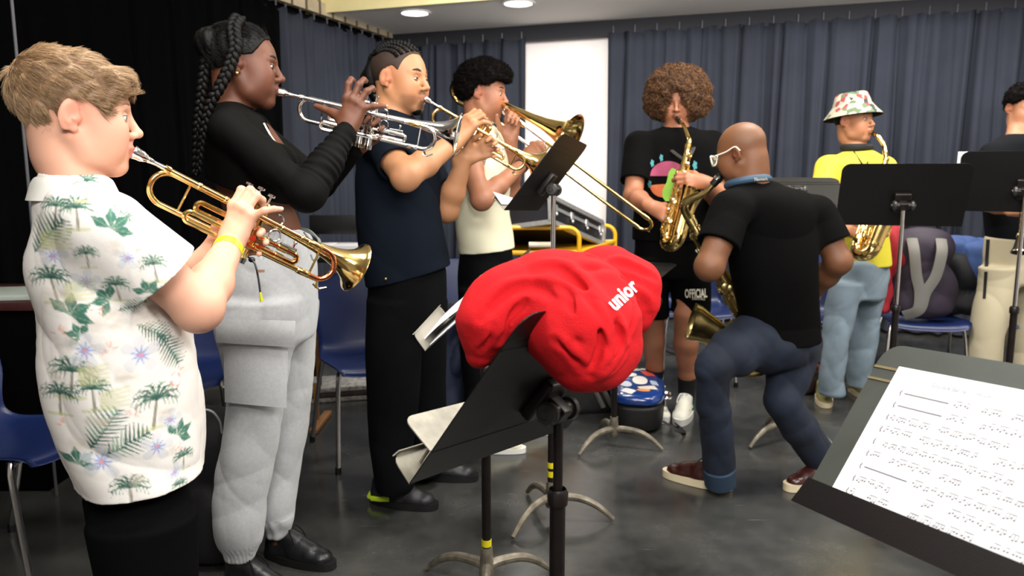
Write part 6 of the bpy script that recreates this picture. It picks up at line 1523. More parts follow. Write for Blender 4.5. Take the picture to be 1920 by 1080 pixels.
H1 = hand_pts(W1, V(.80, -.20, -.45), V(-.25, -.85, .40), ((.35, .55, .4), (.4, .6, .4), (.45, .6, .4), (.4, .6, .4)), (.10, .03, -.05, -.14), 1.0, ((.7, .6, -.5), (.8, .3, -.6), (.8, .1, -.6)), side=1)
H2 = hand_pts(W2, V(-.95, .05, .12), V(.12, -.92, .30), ((.5, .7, .5), (.5, .7, .5), (.55, .7, .5), (.5, .7, .5)), (.10, .03, -.05, -.14), 1.0, ((.7, .6, -.5), (.8, .3, -.6), (.8, .1, -.6)), side=-1)
hand(s, H1, .031); hand(s, H2, .031)
body = T.part('body', s.out(skin_col('9c664a', '6c3d32', (F, ks))), M_SKIN('brown'))
head_parts(T, F, ks, P, mat('iris_dark'), lid('85543c'), mat('dark_brown_brow', '1d120b', .7), body, gaze=(0, -.4), squint=.6, brow=1.2)
M_CURL = mat('brown_curly_hair', '3a2413', .7, attr=True)
def exs(s, P_, R_):
    s.ell(P_(-.02, 0, .045), V(.125, .155, .125), R_, .03); s.ell(P_(-.02, 0, -.025), V(.105, .165, .085), R_, .05)
    s.ell(P_(.125, 0, -.035), V(.10, .052, .085), R_, .02, sub=True); s.ell(P_(.13, 0, .03), V(.06, .034, .045), R_, .02, sub=True); s.ell(P_(.05, 0, -.12), V(.09, .07, .05), R_, .02, sub=True)
cps = hair_cap(F, ks, .02, None, .006, exs, .006, 9, 90); hr = T.part('hair', (cps[0], cps[1], np.tile((*hexc('24160c'), 1), (len(cps[0]), 1))), M_CURL)
T.part('curls', strands(cps, F, ks, 7000, .024, lambda q, n: np.random.default_rng(1).normal(size=q.shape), .0013, 4, 0, 7, .5, curl=.007, colr=('26160c', '7a5028')), M_CURL, hr)
M_BTEE = mat('black_cotton', '080808', .9, bump=.25, bscale=400, spec=.055)
s = SDF((.46, 3.75, .86), (1.28, 4.45, 1.62), .0055)
s.stack(*PL(so, -95, [(240, 1238, 1300, .09), (256, 1205, 1330, .12), (280, 1186, 1346, .135), (330, 1186, 1342, .14), (400, 1190, 1334, .14), (440, 1188, 1332, .145), (470, 1187, 1332, .145)], 's'), .03, end=.02)
s.cap(S1, nb-V(0, 0, .03), .058, .06, .04); s.cap(S2, nb-V(0, 0, .03), .058, .06, .04)
s.disp(wrinkle(51, .007, 12, [(.3, .2, 1), (1, 0, .4)], fade(1.55, 1.35)))
for S_, E_ in ((S1, E1), (S2, E2)): s.sleeve(S_, E_, .72, .068, .082, .062, .078, .04)
s.cut(W(1265, 450, 4.12), (0, 0, -1)); s.cap(nb-V(0, 0, .01), nb+V(.0, -.02, .09), .058, .072, .004, sub=True)
tsh = s.out(); ts = T.part('t_shirt', tsh, M_BTEE)
bvt = BVHTree.FromPolygons([tuple(x) for x in tsh[0]], [tuple(int(i) for i in q) for q in tsh[1]])
def onto(bv, px, py, off=.003):
    d = nrm(ray(px, py)); h = bv.ray_cast(Vector(CAMP), Vector(d)); return (np.array(h[0])-d*off) if h[0] is not None else None
def decal(T, bv, cx, cy, rx, ry, mat_, name, parent, a0=0, a1=2*math.pi, n=20, off=.003, R_=5, shape=None, rot=0.):
    P_ = []
    for i in range(R_+1):
        row = []
        for a in np.linspace(a0, a1, n):
            rr = i/R_*(shape(a) if shape else 1); x = rx*math.cos(a)*rr; y = ry*math.sin(a)*rr; p = onto(bv, cx+x*math.cos(rot)-y*math.sin(rot), cy+x*math.sin(rot)+y*math.cos(rot), off)
            row.append(p if p is not None else (row[-1] if row else (P_[-1][0] if P_ else W(cx, cy, 4))))
        P_.append(row)
    m = MB(); m.grid(np.array(P_)); return T.part(name, m, mat_, parent)
pr = decal(T, bvt, 1253, 330, 34, 28, mat('print_magenta', '8f3a58', .8), 'chest_print', ts, math.pi, 2*math.pi, off=.0035)
decal(T, bvt, 1243, 345, 25, 25, mat('print_orange', 'b85f34', .8), 'print_orange_patch', pr, .1, math.pi-.1, off=.0035)
decal(T, bvt, 1262, 352, 18, 30, mat('print_lime', '7fae3c', .8), 'print_lime_figure', pr, off=.0045, shape=lambda a: 1+.25*math.sin(3*a))
decal(T, bvt, 1298, 366, 14, 18, mat('print_pale_green', 'c9dcc0', .8), 'print_pale_blob', pr, off=.0045, shape=lambda a: 1+.15*math.sin(5*a)); decal(T, bvt, 1304, 365, 6, 9, mat('print_green', '1f7a45', .8), 'print_green_blob', pr, off=.0055)
for px, py, r in ((1240, 296, 4), (1223, 306, 4), (1303, 310, 5), (1218, 345, 4)): decal(T, bvt, px, py, r*.8, r*1.6, mat('print_teal', '3f8288', .8), 'print_teal_mark', pr, off=.004, shape=lambda a: .7+.5*abs(math.sin(2.5*a)))
s = SDF((.48, 3.8, .45), (1.26, 4.45, 1.12), .0055)
s.stack(*PL(so, -95, [(430, 1190, 1330, .135), (480, 1186, 1331, .14), (520, 1186, 1331, .13)], 's'), .02, end=.02)
s.stack(*PL((.745, 4.12), -95, [(480, 1184, 1258, .115), (540, 1180, 1256, .12), (592, 1178, 1254, .12)], 's'), .015, end=.01); s.stack(*PL((.955, 4.10), -95, [(480, 1260, 1332, .115), (540, 1257, 1331, .12), (584, 1256, 1329, .12)], 's'), .015, end=.01)
s.disp(wrinkle(53, .006, 13, [(1, .2, .2)])); shg = s.out(); shs = T.part('shorts', shg, M_BTEE)
bvs = BVHTree.FromPolygons([tuple(x) for x in shg[0]], [tuple(int(i) for i in q) for q in shg[1]])
def text_on(T, bv, body_, px, py, wpx, hpx, name, mat_, parent, rot=0., off=.004, bold=.0, shear=0.):
    m0 = flat_text(body_, 1, V(0, 0, 0), V(1, 0, 0), V(0, 1, 0), V(0, 0, 1), None, .01, bold=bold, shear=shear); v = m0.v[0]; lo, hi = v.min(0), v.max(0)
    u = (v[:, 0]-lo[0])/(hi[0]-lo[0]); w = (v[:, 1]-lo[1])/(hi[1]-lo[1]); o = []
    for a, b, c in zip(u, w, v[:, 2]):
        x, y = (a-.5)*wpx, -(b-.5)*hpx; p = onto(bv, px+x*math.cos(rot)-y*math.sin(rot), py+x*math.sin(rot)+y*math.cos(rot), off+(.0015 if c > 0 else 0)); o.append(p if p is not None else (o[-1] if o else W(px, py, 4)))
    m = MB(); m.put(np.array(o), m0.f); return T.part(name, m, mat_, parent, smooth=False)
M_WPRINT = mat('white_print', 'e6e2cf', .7)
text_on(T, bvs, 'OFFICIAL', 1305, 550, 42, 17, 'leg_lettering', M_WPRINT, shs, -.03, bold=.03); text_on(T, bvs, 'ESSENTIALS', 1310, 560, 24, 5, 'small_lettering', M_WPRINT, shs, .05)
m = MB(); st_ = [nb+V(-.07, -.02, .02), nb+V(-.055, -.10, -.08), Wd(1283, 300, 3.84)]; m.tube(smooth_path(st_, 6), .010, 8, flat=((0, 1, 0), .3)); m.tube(smooth_path([nb+V(.07, -.02, .02), nb+V(.075, -.10, -.06), Wd(1290, 300, 3.84)], 6), .010, 8, flat=((0, 1, 0), .3)); m.tube([nb+V(.075*math.cos(a), .07*math.sin(a)+.0, .02) for a in np.linspace(.0, math.pi, 14)], .012, 8, flat=((0, 0, 1), .6)); T.part('neck_strap', m, mat('charcoal_strap', '25251f', .8))
fa = nrm(W2-E2); m = MB(); m.tube([W2-fa*.05, W2-fa*.022], .0355, 16); wt = T.part('wristwatch', m, M_PLASTICBLK)
for sx, h_, dd in ((0, G(1290, 772), V(-.35, -.93, 0)), (1, G(1232, 745), V(.1, -1, 0))):
    h_ = V((1289-960 if not sx else 1229-960)/FPX*4.2-dd[0]*.05, (4.10 if not sx else 4.16)-dd[1]*.045, 0); m = MB(); tp_ = W(1288.5 if not sx else 1228, 706 if not sx else 692, 4.07 if not sx else 4.14); m.tube([h_+dd*.05+V(0, 0, .05), h_+dd*.045+V(0, 0, .10), tp_], [.044, .046, .051], 16); T.part('sock', m, mat('black_sock'))
    shoe(T, h_, dd, .30, mat('white_leather', 'e4e2d4', .5), mat('white_sole'), laces=M_PAPER, swoosh=mat('dark_green_mark', '0f5a3c', .5), sole_h=.034, high=.01)

# ================================================================== the crouching teacher
T = Thing('person', 'bald man in glasses, black T-shirt and blue jeans crouching with a tenor saxophone', 'person', (.95, 3.08, 0))
F = HF(Wd(1390, 286, 3.0), 141, -14, -5); kc = .94; s = SDF((.60, 2.60, .05), (1.55, 3.60, 1.60), .0045)
nb = W(1409, 352, 3.03); P = head(s, F, kc, neck=nb+V(-.008, 0, 0), neck_r=.060); mouth = P(.100, 0, -.0665)
s.cap(P(-.048, 0, -.035), nb+V(.008, 0, -.01), .052*kc, .062, .03)
S1 = W(1370, 395, 2.90); E1 = W(1330, 500, 2.80); W1 = W(1352, 452, 3.12); S2 = W(1532, 402, 3.15); E2 = W(1572, 490, 3.10); W2 = W(1512, 560, 3.30)
arm(s, S1, E1, W1, (.060, .051, .048, .033)); arm(s, S2, E2, W2, (.060, .051, .048, .033))
pel = W(1458, 600, 3.10); che = W(1452, 430, 3.06); core(s, pel, che, nb, .10)
H1 = hand_pts(W1, V(-.1, .9, .4), V(-.9, .1, .3), ((.4, .6, .5),)*4, side=-1); H2 = hand_pts(W2, V(-.8, .4, -.2), V(.1, -.8, .5), ((.4, .6, .5),)*4, side=1)
hand(s, H1, .033); hand(s, H2, .033)
hipL, kneeL, ankL = W(1412, 635, 3.02), W(1335, 690, 2.90), W(1350, 895, 3.02); hipR, kneeR, ankR = W(1490, 640, 3.18), W(1468, 752, 3.06), W(1552, 885, 3.12)
s.chain([hipL, kneeL, ankL], [.06, .036, .026], .02); s.chain([hipR, kneeR, ankR], [.06, .036, .026], .02)
def balds(c, x, y, z, m): a = np.clip((z-.0)/.03, 0, 1)*m*np.clip((.03-x)/.04, .3, 1)*.25; return c*(1-a[:, None])+np.array(hexc('4a3a22'))*a[:, None]
body = T.part('body', s.out(skin_col('70482f', '5a2c24', (F, kc), extra=balds)), M_SKIN('teacher'))
head_parts(T, F, kc, P, mat('iris_dark'), lid('5a3826'), mat('black_brow'), body, gaze=(0, 0), squint=.3)
M_SPEC = mat('clear_frames', 'e8e4d2', .15, spec=.6)
m = MB()
for y in (-1, 1):
    q = [P(.118-.010*abs(math.cos(a)), y*.034+.026*math.cos(a), -.004+.021*math.sin(a)) for a in np.linspace(0, 2*math.pi, 24)][:-1]; m.tube(q, .0036, 8, closed=True)
    m.tube(smooth_path([P(.110, y*.060, .010), P(.085, y*.074, .012), P(.03, y*.080, .016), P(-.012, y*.083, .026), P(-.030, y*.083, .005)], 5), .0024, 8)
m.tube([P(.117, -.009, .0), P(.121, 0, .004), P(.117, .009, .0)], .0024, 8); g_ = T.part('glasses', m, M_SPEC)
M_LENS = mat('lens_glass', 'ffffff', .02, trans=1.0)
for y in (-1, 1): m = MB(); m.ball(P(.115, y*.034, -.004), (.0012, .025, .020), F[:3, :3], 16, 10); T.part('lens', m, M_LENS, g_)
s = SDF((.60, 2.60, .52), (1.55, 3.55, 1.45), .005)
tf_ = HF((0, 0, 0), 120)[:3, :3]; ax_ = nrm(nb-pel)
Mx = frame_cols(tf_[:, 0], tf_[:, 1], V(0, 0, 1), (0, 0, 0))
def lv(px, py, Y, rf, rs): w = W(px, py, Y); q = Mx[:3, :3].T@w; return (q[2], q[0], q[1], rf, rs)
s.stack(Mx, [lv(1425, 348, 3.03, .06, .085), lv(1440, 366, 3.04, .10, .17), lv(1450, 395, 3.05, .125, .20), lv(1450, 440, 3.06, .14, .195), lv(1450, 500, 3.07, .145, .185), lv(1458, 560, 3.09, .145, .185), lv(1462, 610, 3.10, .15, .195), lv(1464, 645, 3.10, .15, .195), lv(1464, 660, 3.10, .15, .195)], .03, end=.02)
s.cap(S1, nb-V(0, 0, .03), .064, .062, .05); s.cap(S2, nb-V(0, 0, .03), .062, .062, .05)
s.disp(wrinkle(61, .008, 10, [(.6, .2, 1), (1, 0, .6), (1, 0, -.5)], fade(1.36, 1.2)))
for S_, E_ in ((S1, E1), (S2, E2)): s.sleeve(S_, E_, .62, .072, .080, .064, .076, .04)
s.cut(W(1460, 638, 3.1), nrm(V(.0, 0, -1))); s.cap(nb-V(0, 0, .01), P(-.03, 0, -.03), .062, .07, .004, sub=True)
ct = s.out(); cts = T.part('t_shirt', ct, M_BTEE)
M_JEAN = mat('dark_blue_denim', '0f1a2c', .85, bump=.35, bscale=700, var=.35, vscale=6)
s = SDF((.58, 2.60, .05), (1.50, 3.60, 1.05), .005)
s.ell(pel-V(0, 0, .09), V(.15, .195, .13), tf_, .03)
s.chain([hipL, hipL+(kneeL-hipL)*.5, kneeL, kneeL+(ankL-kneeL)*.35, ankL+V(0, 0, .04)], [.108, .088, .068, .064, .060], .02); s.chain([hipR, hipR+(kneeR-hipR)*.5, kneeR, kneeR+(ankR-kneeR)*.35, ankR+V(0, 0, .02)], [.110, .090, .070, .066, .060], .02)
s.disp(wrinkle(67, .008, 12, [(.8, .2, .8), (.9, 0, -.5), (.4, 0, 1)])); s.disp(wrinkle(68, .0028, 34, [(.7, .2, .8), (.6, 0, -.8)]))
jn = T.part('jeans', s.out(), M_JEAN)
M_CUFF = mat('faded_denim', '20344a', .8, bump=.35, bscale=700)
for a_, k_ in ((ankL, kneeL), (ankR, kneeR)):
    d = nrm(a_-k_); m = MB(); m.lathe([(-.005, .058), (0, .0655), (.075, .0640), (.078, .056), (.02, .055)], a_-d*.045, d, seg=26, cap=False); T.part('turn_up', m, M_CUFF, jn)
M_OX = mat('oxblood_leather', '35120f', .32, coat=.3); M_CRS = mat('cream_sole', 'd8c9a8', .6)
hl = G(1378, 930); tl = G(1272, 905); shoe(T, V(hl[0], hl[1]+.05, 0), tl-hl, .30, M_OX, M_CRS, laces=M_OX, sole_h=.03)
hr_ = V(ankR[0]+.075, ankR[1]+.03, 0); shoe(T, hr_, V(-.9, -.35, 0), .30, M_OX, M_CRS, laces=M_OX, sole_h=.03)
m = MB(); rr_ = [nb+V(-.015, 0, .020)+(tf_[:, 0]*math.cos(a)*.074+tf_[:, 1]*math.sin(a)*.078)+V(0, 0, .018)*(-math.cos(a)) for a in np.linspace(.7, 2*math.pi-.7, 26)]
m.tube(rr_, .015, 10, flat=(V(0, 0, 1), 1.0)); ns = T.part('neck_strap', m, mat('slate_blue_strap', '2f475c', .6))
bvn = BVHTree.FromPolygons([tuple(np.concatenate(m.v)[i]) for i in range(m.n)], m.f)
try: text_on(T, bvn, 'Neotech', 1427, 336, 24, 6.5, 'strap_lettering', M_WPRINT, ns, -.05, off=.002)
except Exception: pass
tpx = Wd(1296, 415, 3.18); bwx = W(1432, 650, 3.12)
tn_, L_, SF = saxophone('aged brass tenor saxophone held by the crouching bald man', tpx, bwx, (-.80, .10, .05), mouth, 1.35, M_BRASSD, M_BRASSD, bell_h=.155, bell_r=.058, lean=.085, neckpts=[tpx, Wd(1287, 402, 3.17), Wd(1282, 385, 3.15), Wd(1296, 374, 3.13), Wd(1322, 362, 3.10), mouth+(Wd(1322, 362, 3.10)-mouth)*.45])

# ================================================================== the player in yellow
yo = (1.88, 4.22); T = Thing('person', 'boy in a flowered bucket hat and yellow T-shirt playing a saxophone', 'person', (yo[0], yo[1], 0))
F = HF(Wd(1600, 226, 4.13), -52, 2); ky = .98; s = SDF((1.55, 3.75, .02), (2.22, 4.60, 1.78), .0052)
nb = W(1606, 285, 4.2); P = head(s, F, ky, neck=nb, neck_r=.052, fem=.3); mouth = P(.100, 0, -.0665)
S1 = W(1552, 315, 4.15); E1 = W(1535, 395, 4.05); W1 = Wd(1580, 428, 3.98); S2 = W(1658, 315, 4.25); E2 = W(1668, 400, 4.2); W2 = Wd(1655, 365, 3.95)
tpx, bwx = Wd(1661, 300, 3.98), Wd(1606, 462, 3.90)
saxophone('gold alto saxophone played by the boy in the bucket hat, partly behind a music stand', tpx, bwx, (.60, -.80, .05), mouth, 1.0, M_BRASS, M_BRASS, bell_h=.2, neckpts=[tpx, Wd(1660, 288, 3.98), Wd(1657, 272, 3.99), Wd(1645, 256, 4.0), mouth+(Wd(1645, 256, 4.0)-mouth)*.5])
arm(s, S1, E1, W1, (.048, .040, .039, .027)); arm(s, S2, E2, W2, (.048, .040, .039, .027)); core(s, W(1612, 500, 4.22), W(1608, 350, 4.22), nb, .085)
inner(s, PL((1.78, 4.16), -75, [(530, 1563, 1620, .09), (640, 1543, 1592, .08), (738, 1535, 1580, .07)], 's')); inner(s, PL((1.95, 4.30), -75, [(530, 1612, 1660, .09), (640, 1600, 1640, .08), (728, 1590, 1626, .07)], 's'))
H1 = hand_pts(W1, V(.85, -.2, -.28), V(-.2, -.6, .75), ((.3, .5, .4), (.3, .5, .4), (.3, .5, .4), (.3, .5, .4)), (.10, .03, -.05, -.14), .95, side=1); H2 = hand_pts(W2, V(-.8, -.2, .1), V(.2, -.8, .5), ((.5, .7, .5),)*4, k=.95, side=-1)
hand(s, H1, .027); hand(s, H2, .027)
body = T.part('body', s.out(skin_col('ad7858', '86503f', (F, ky))), M_SKIN('tan'))
head_parts(T, F, ky, P, mat('iris_dark'), lid('97694a'), mat('black_brow'), body, gaze=(.15, 0), squint=.4)
hr = T.part('hair', hair_cap(F, ky, .006, [(-.14, -.03), (-.06, -.04), (-.02, -.01), (.0, .02), (.04, .03), (.06, .06), (.15, .1)], .005), M_BLKHAIR)
# bucket hat
def hatcol():
    m = bpy.data.materials.new('floral_hat_cloth'); m.use_nodes = True; N = m.node_tree.nodes; L = m.node_tree.links; b = N['Principled BSDF']; b.inputs['Roughness'].default_value = .9
    tc = N.new('ShaderNodeTexCoord'); v = N.new('ShaderNodeTexVoronoi'); v.inputs['Scale'].default_value = 38; L.new(tc.outputs['Object'], v.inputs['Vector'])
    r = N.new('ShaderNodeValToRGB'); r.color_ramp.interpolation = 'CONSTANT'; E_ = r.color_ramp.elements; E_[0].color = (*hexc('a39d89'), 1); E_[1].position = .35; E_[1].color = (*hexc('5c6b52'), 1)
    for p_, c_ in ((.55, 'b3ab98'), (.72, '8f3e42'), (.84, '2f3a36')): e_ = E_.new(p_); e_.color = (*hexc(c_), 1)
    sp = N.new('ShaderNodeSeparateColor'); L.new(v.outputs['Color'], sp.inputs[0]); L.new(sp.outputs[0], r.inputs[0]); L.new(r.outputs[0], b.inputs['Base Color']); return m
M_HAT = hatcol(); R = F[:3, :3]; hb_ = P(-.008, 0, .058); ax = R@nrm(V(-.10, 0, 1)); ux = nrm(R[:, 0]-ax*np.dot(R[:, 0], ax)); uy = np.cross(ax, ux)
def hring(t, rx, ry, n=40): return [hb_+ax*t+ux*rx*math.cos(a)+uy*ry*math.sin(a) for a in np.linspace(0, 2*math.pi, n, endpoint=False)]
rows = [hring(.088, .001, .001), hring(.088, .05, .04), hring(.085, .078, .066), hring(.076, .086, .073), hring(.02, .103, .088)]; m = MB(); m.grid(np.array(rows).transpose(1, 0, 2), closed_u=True); h_ = T.part('bucket_hat', m, M_HAT)
rows = [hring(.022, .104, .089), hring(-.012, .128, .116), hring(-.040, .152, .140), hring(-.043, .150, .138), hring(-.015, .124, .112), hring(.016, .100, .086)]; m = MB(); m.grid(np.array(rows).transpose(1, 0, 2), closed_u=True); o_ = T.part('brim', m, [M_HAT, mat('black_underside', '0b0b0c', .9)], h_)
for p_ in o_.data.polygons:
    if (p_.index % 5) >= 2: p_.material_index = 1  # underside of the brim set near black
m = MB(); m.tube([nb+V(.066*math.cos(a), .062*math.sin(a), .022) for a in np.linspace(0, 6.28, 30)][:-1], .020, 10, closed=True, flat=((0, 0, 1), 1)); m.tube(smooth_path([nb+V(-.04, -.06, .0), W(1622, 315, 4.06)], 3), .004, 6); m.tube([nb+V(.05, -.05, .0), W(1624, 315, 4.06)], .004, 6); T.part('neck_strap', m, mat('black_padding', '08080a', .8))
s = SDF((1.52, 3.8, .70), (2.25, 4.62, 1.5), .0055)
s.stack(*PL(yo, -75, [(280, 1590, 1628, .08), (296, 1565, 1655, .11), (315, 1550, 1668, .13), (360, 1552, 1668, .135), (420, 1562, 1668, .135), (470, 1578, 1667, .135), (515, 1586, 1667, .135)], 's'), .03, end=.02)
s.cap(S1, nb-V(0, 0, .04), .052, .055, .04); s.cap(S2, nb-V(0, 0, .04), .052, .055, .04)
s.disp(wrinkle(71, .007, 12, [(.3, .2, 1), (1, 0, .4)], fade(1.42, 1.25)))
for S_, E_ in ((S1, E1), (S2, E2)): s.sleeve(S_, E_, .78, .060, .078, .054, .074, .04)
s.cut(W(1612, 499, 4.22), nrm(V(.06, 0, -1))); s.cap(nb-V(0, 0, .01), nb+V(0, 0, .08), .052, .065, .004, sub=True)
T.part('t_shirt', s.out(), mat('yellow_cotton', 'd8ca34', .8, bump=.2, bscale=400))
M_LJ = mat('light_blue_denim', '71818c', .85, bump=.3, bscale=500, var=.18, vscale=8)
s = SDF((1.52, 3.85, .04), (2.25, 4.62, .98), .0055)
s.stack(*PL(yo, -75, [(488, 1578, 1664, .125), (520, 1570, 1663, .13), (560, 1558, 1655, .12)], 's'), .02, end=.02)
s.stack(*PL((1.78, 4.16), -75, [(530, 1563, 1620, .09), (580, 1550, 1603, .09), (640, 1543, 1592, .08), (700, 1536, 1582, .072), (738, 1535, 1580, .07)], 's'), .02, end=.012); s.stack(*PL((1.95, 4.30), -75, [(530, 1612, 1660, .09), (580, 1606, 1650, .09), (640, 1600, 1640, .08), (700, 1592, 1632, .072), (728, 1590, 1626, .07)], 's'), .02, end=.012)
s.disp(wrinkle(73, .009, 11, [(.8, .2, .8), (.9, 0, -.6)])); s.disp(wrinkle(74, .003, 30, [(.7, .2, .8), (.6, 0, -.8)])); T.part('jeans', s.out(), M_LJ)
M_OLV = mat('olive_suede', '8a8350', .8, var=.15)
for px, py, dd in ((1556, 752, V(-.3, -.95, 0)), (1610, 742, V(.15, -.99, 0))): h_ = G(px, py); shoe(T, V(h_[0], h_[1]+.12, 0), dd, .28, M_OLV, mat('cream_sole'), laces=M_OLV, sole_h=.03)

# ================================================================== the player at the right edge
ro = (2.86, 4.35); T = Thing('person', 'young person in a charcoal T-shirt and beige joggers cut by the right edge', 'person', (ro[0], ro[1], 0))
F = HF(Wd(1920, 202, 4.32), -92, -14); kr = 1.0; s = SDF((2.45, 3.8, .02), (3.35, 4.75, 1.85), .0055)
nb = W(1908, 262, 4.36); P = head(s, F, kr, neck=nb, neck_r=.054, fem=.3)
S1 = W(1862, 290, 4.3); E1 = W(1850, 380, 4.15); W1 = Wd(1905, 395, 3.98); S2 = W(1960, 290, 4.45); E2 = W(1985, 380, 4.3); W2 = Wd(1945, 390, 4.0)
arm(s, S1, E1, W1, (.05, .043, .042, .028)); arm(s, S2, E2, W2, (.05, .043, .042, .028)); core(s, W(1905, 460, 4.35), W(1908, 330, 4.35), nb, .09)
inner(s, PL((2.70, 4.28), -75, [(500, 1838, 1912, .10), (650, 1820, 1880, .09), (740, 1822, 1872, .075)], 's')); inner(s, PL((2.95, 4.42), -75, [(500, 1898, 1968, .10), (650, 1890, 1942, .09), (740, 1890, 1935, .075)], 's'))
H1 = hand_pts(W1, V(.6, -.2, .1), V(-.3, -.8, .3), ((.6, .9, .6),)*4); H2 = hand_pts(W2, V(-.7, -.2, .1), V(.3, -.8, .3), ((.6, .9, .6),)*4, side=-1); hand(s, H1, .028); hand(s, H2, .028)
body = T.part('body', s.out(skin_col('a57355', '7a4a3a', (F, kr))), M_SKIN('tan'))
head_parts(T, F, kr, P, mat('iris_dark'), lid('90644a'), mat('black_brow'), body, gaze=(0, -.3), squint=.4)
cpr = hair_cap(F, kr, .016, [(-.16, -.02), (-.06, -.03), (-.02, .0), (-.01, .03), (.035, .03), (.045, .045), (.07, .06), (.16, .06)], .006, None, .004, 9, 130); hr = T.part('hair', cpr, M_AFRO)
T.part('curls', strands(cpr, F, kr, 1800, .014, lambda q, n: np.random.default_rng(1).normal(size=q.shape), .0011, 4, 0, 6, .5, curl=.004), M_AFRO, hr)
s = SDF((2.42, 3.85, .86), (3.35, 4.8, 1.6), .006)
s.stack(*PL(ro, -75, [(252, 1885, 1935, .08), (266, 1862, 1958, .12), (290, 1845, 1978, .14), (340, 1842, 1976, .145), (400, 1846, 1972, .14), (450, 1848, 1970, .14)], 's'), .03, end=.02)
s.cap(S1, nb-V(0, 0, .03), .054, .055, .04); s.cap(S2, nb-V(0, 0, .03), .054, .055, .04)
s.disp(wrinkle(81, .006, 12, [(.3, .2, 1)], fade(1.5, 1.35)))
for S_, E_ in ((S1, E1), (S2, E2)): s.sleeve(S_, E_, .66, .062, .07, .056, .07, .04)
s.cut(W(1905, 446, 4.35), (0, 0, -1)); s.cap(nb-V(0, 0, .01), nb+V(0, 0, .08), .055, .07, .004, sub=True)
T.part('t_shirt', s.out(), mat('charcoal_tee', '0f1114', .9, spec=.08, bump=.2, bscale=400))
s = SDF((2.42, 3.9, .04), (3.35, 4.8, 1.1), .006)
s.stack(*PL(ro, -75, [(442, 1848, 1966, .13), (480, 1844, 1968, .14), (530, 1840, 1968, .13)], 's'), .02, end=.02)
s.stack(*PL((2.70, 4.28), -75, [(500, 1838, 1912, .10), (580, 1828, 1895, .10), (650, 1820, 1880, .09), (740, 1822, 1872, .075)], 's'), .02, end=.012); s.stack(*PL((2.95, 4.42), -75, [(500, 1898, 1968, .10), (580, 1895, 1955, .10), (650, 1890, 1942, .09), (740, 1890, 1935, .075)], 's'), .02, end=.012)
s.disp(wrinkle(83, .009, 11, [(.8, .2, .8), (.9, 0, -.6)])); jg = s.out(); jo = T.part('joggers', jg, mat('beige_fleece', 'b5ab90', .85, bump=.2, bscale=400))
bvj = BVHTree.FromPolygons([tuple(x) for x in jg[0]], [tuple(int(i) for i in q) for q in jg[1]])
rows = []
for py in np.linspace(449, 560, 12):
    a = onto(bvj, 1849-(py-449)*.06, py, .003); b = onto(bvj, 1856-(py-449)*.07, py, .003)
    if a is not None and b is not None: rows.append([a, (a+b)/2, b])
if len(rows) > 3: m = MB(); m.grid(np.array(rows)); T.part('side_stripe', m, mat('black_stripe', '101014', .8), jo)
for px, Y in ((1850, 4.28), (1915, 4.42)): shoe(T, V(W(px, 740, Y)[0], Y+.05, 0), V(-.1, -1, 0), .28, M_PAPER, mat('white_sole'), laces=M_PAPER)
a, b = Wd(1925, 330, 3.98), Wd(1911, 474, 3.90); t_ = Thing('clarinet', 'black clarinet with silver keys behind the stand at the right edge', 'clarinet', b); dd = nrm(b-a); LL = np.linalg.norm(b-a)
m = MB(); m.lathe([(0, .013), (LL*.72, .0145), (LL*.80, .018), (LL*.93, .028), (LL, .038), (LL, .034), (LL*.9, .022)], a, dd, 20, cap=False); t_.part('clarinet_body', m, M_PLASTICBLK)
m = MB(); m.lathe([(LL*.76, .020), (LL*.79, .020)], a, dd, 18); m.lathe([(LL*.985, .0385), (LL, .040)], a, dd, 20, cap=False)
for f in np.linspace(.1, .72, 9): m.ball(a+dd*LL*f+V(-.012, -.012, 0), (.008, .006, .008))
for o in (-.014, .012): m.tube([a+V(o, -.01, 0), a+dd*LL*.72+V(o, -.01, 0)], .002, 6)
t_.part('silver_keys', m, M_SILVER)

# ================================================================== the red hoodie over the tilted stand
M_RED = mat('red_fleece', 'bd141b', .9, bump=.3, bscale=380, var=.04, spec=.2)
s = SDF(V(-.16, .95, .76), V(.46, 1.75, 1.26), .0034)
tl = hc+he*.25+hu*.185; trr = hc-he*.25+hu*.185
# fold hanging over the near left corner
s.chain([Wd(1000, 545, 1.30), Wd(940, 570, 1.27), Wd(908, 610, 1.25), Wd(897, 668, 1.25)], [.045, .046, .036, .016], .035, flat=((0, 1, 0), 1.25))
s.chain([Wd(1000, 545, 1.30), Wd(1060, 540, 1.32), Wd(1110, 570, 1.30)], [.046, .055, .06], .05, flat=((0, 1, 0), 1.2))
# hood / back panel bulging to the right
s.chain([Wd(1080, 520, 1.40), Wd(1150, 520, 1.42), Wd(1200, 530, 1.42)], [.036, .044, .036], .05, flat=((0, 1, 0), 1.6)); s.chain([Wd(1130, 520, 1.38), Wd(1180, 580, 1.38), Wd(1180, 600, 1.38)], [.05, .045, .03], .05)
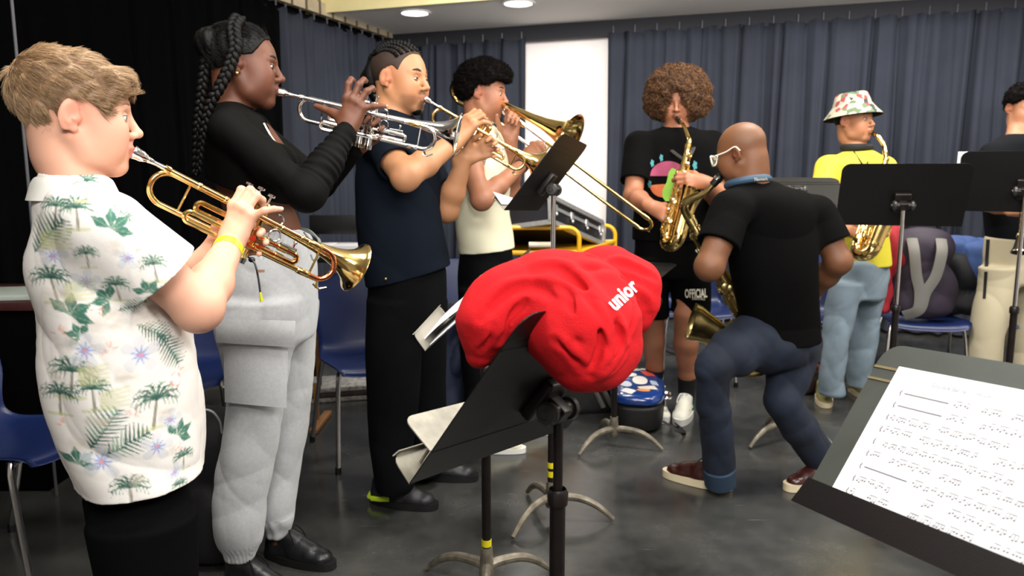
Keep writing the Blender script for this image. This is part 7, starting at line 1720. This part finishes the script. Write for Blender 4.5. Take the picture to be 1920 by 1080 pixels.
# front drop of the hoodie
s.chain([Wd(1050, 560, 1.26), Wd(1080, 620, 1.22), Wd(1105, 670, 1.22), Wd(1128, 686, 1.23)], [.052, .056, .040, .018], .05, flat=((0, 1, 0), 1.2)); s.chain([Wd(1110, 560, 1.28), Wd(1145, 610, 1.26), Wd(1160, 648, 1.26), Wd(1136, 684, 1.25)], [.055, .044, .024, .016], .05, flat=((0, 1, 0), 1.2))
s.chain([Wd(1035, 590, 1.26), Wd(1045, 640, 1.24), Wd(1058, 668, 1.235)], [.035, .026, .014], .03)
def crease(pts, amp, w, ln=None):
    P = []
    for px, py in pts:
        r0 = ray(px, py)
        for d in np.arange(1.08, 1.6, .003):
            p = CAMP+r0*d; i = np.round((p-s.lo)/s.h).astype(int)
            if np.all(i >= 0) and np.all(i < s.n) and s.g[tuple(i)] < 0: P.append(d); break
        else: return
    dm = np.convolve(np.r_[P[0], P, P[-1]], [.25, .5, .25], 'valid'); P = [CAMP+ray(*q)*d for q, d in zip(pts, dm)]
    P = smooth_path(P, 5) if len(P) > 2 else np.array(P)
    def fn(x, y, z):
        q = np.stack([x, y, z], 1); best = np.full(len(q), 9.); tt = np.zeros(len(q)); sgn = np.zeros(len(q))
        for k in range(len(P)-1):
            a, b = P[k], P[k+1]; ab = b-a; t = np.clip(((q-a)@ab)/(ab@ab), 0, 1); v_ = q-a-t[:, None]*ab; dd = np.linalg.norm(v_, axis=1); m = dd < best
            best[m] = dd[m]; tt[m] = (k+t[m])/(len(P)-1); n_ = nrm(np.cross(ab, r0)); sgn[m] = np.clip(v_[m]@n_/w, -1, 1)
        env = np.sin(math.pi*np.clip(tt, .04, .96))**.6
        # sharp valley with rounded lips on both sides, one side higher
        u = best/w; return .8*amp*env*(-1.1*np.exp(-(u/.42)**2)+(.75+.35*sgn)*np.exp(-((u-.9)/.55)**2))
    s.disp(fn)
s.disp(wrinkle(91, .007, 10, [(.7, 0, .7), (.9, 0, .4), (.4, 0, .9)]))
for pts, amp, w in ((((1000, 505), (1045, 505), (1085, 540), (1125, 590), (1165, 650)), .009, .020), (((905, 600), (955, 548), (1010, 540), (1050, 570)), .008, .018), (((940, 640), (950, 600), (985, 565)), .008, .014),
    (((1085, 505), (1140, 520), (1200, 560), (1215, 590)), .008, .020), (((1075, 490), (1150, 488), (1230, 520)), .007, .016), (((1100, 560), (1120, 610), (1120, 660), (1100, 700)), .009, .016), (((1060, 560), (1085, 600), (1080, 645)), .009, .014),
    (((1155, 600), (1160, 640), (1130, 690)), .008, .013), (((1040, 640), (1065, 655), (1090, 690)), .007, .012), (((1170, 640), (1185, 600), (1190, 570)), .006, .012), (((1110, 705), (1150, 690), (1178, 655)), .006, .009), (((900, 660), (915, 640), (925, 610)), .005, .010), (((1020, 530), (1060, 545), (1100, 600), (1145, 660)), .005, .012)): crease(pts, amp, w)
s.disp(wrinkle(95, .0012, 50))
nn_ = hn if hn[2] > 0 else -hn
hg = s.out(); HT = Thing('red_hoodie', 'bright red hooded sweatshirt with white lettering draped over the tilted music stand', 'hoodie', hc+hu*.1)
HT.part('fabric', hg, M_RED)
bvh = BVHTree.FromPolygons([tuple(x) for x in hg[0]], [tuple(int(i) for i in q) for q in hg[1]])
text_on(HT, bvh, 'unior', 1168, 552, 62, 30, 'lettering', mat('white_lettering', 'e9e6ea', .6), None, -.75, bold=.03, off=.002)
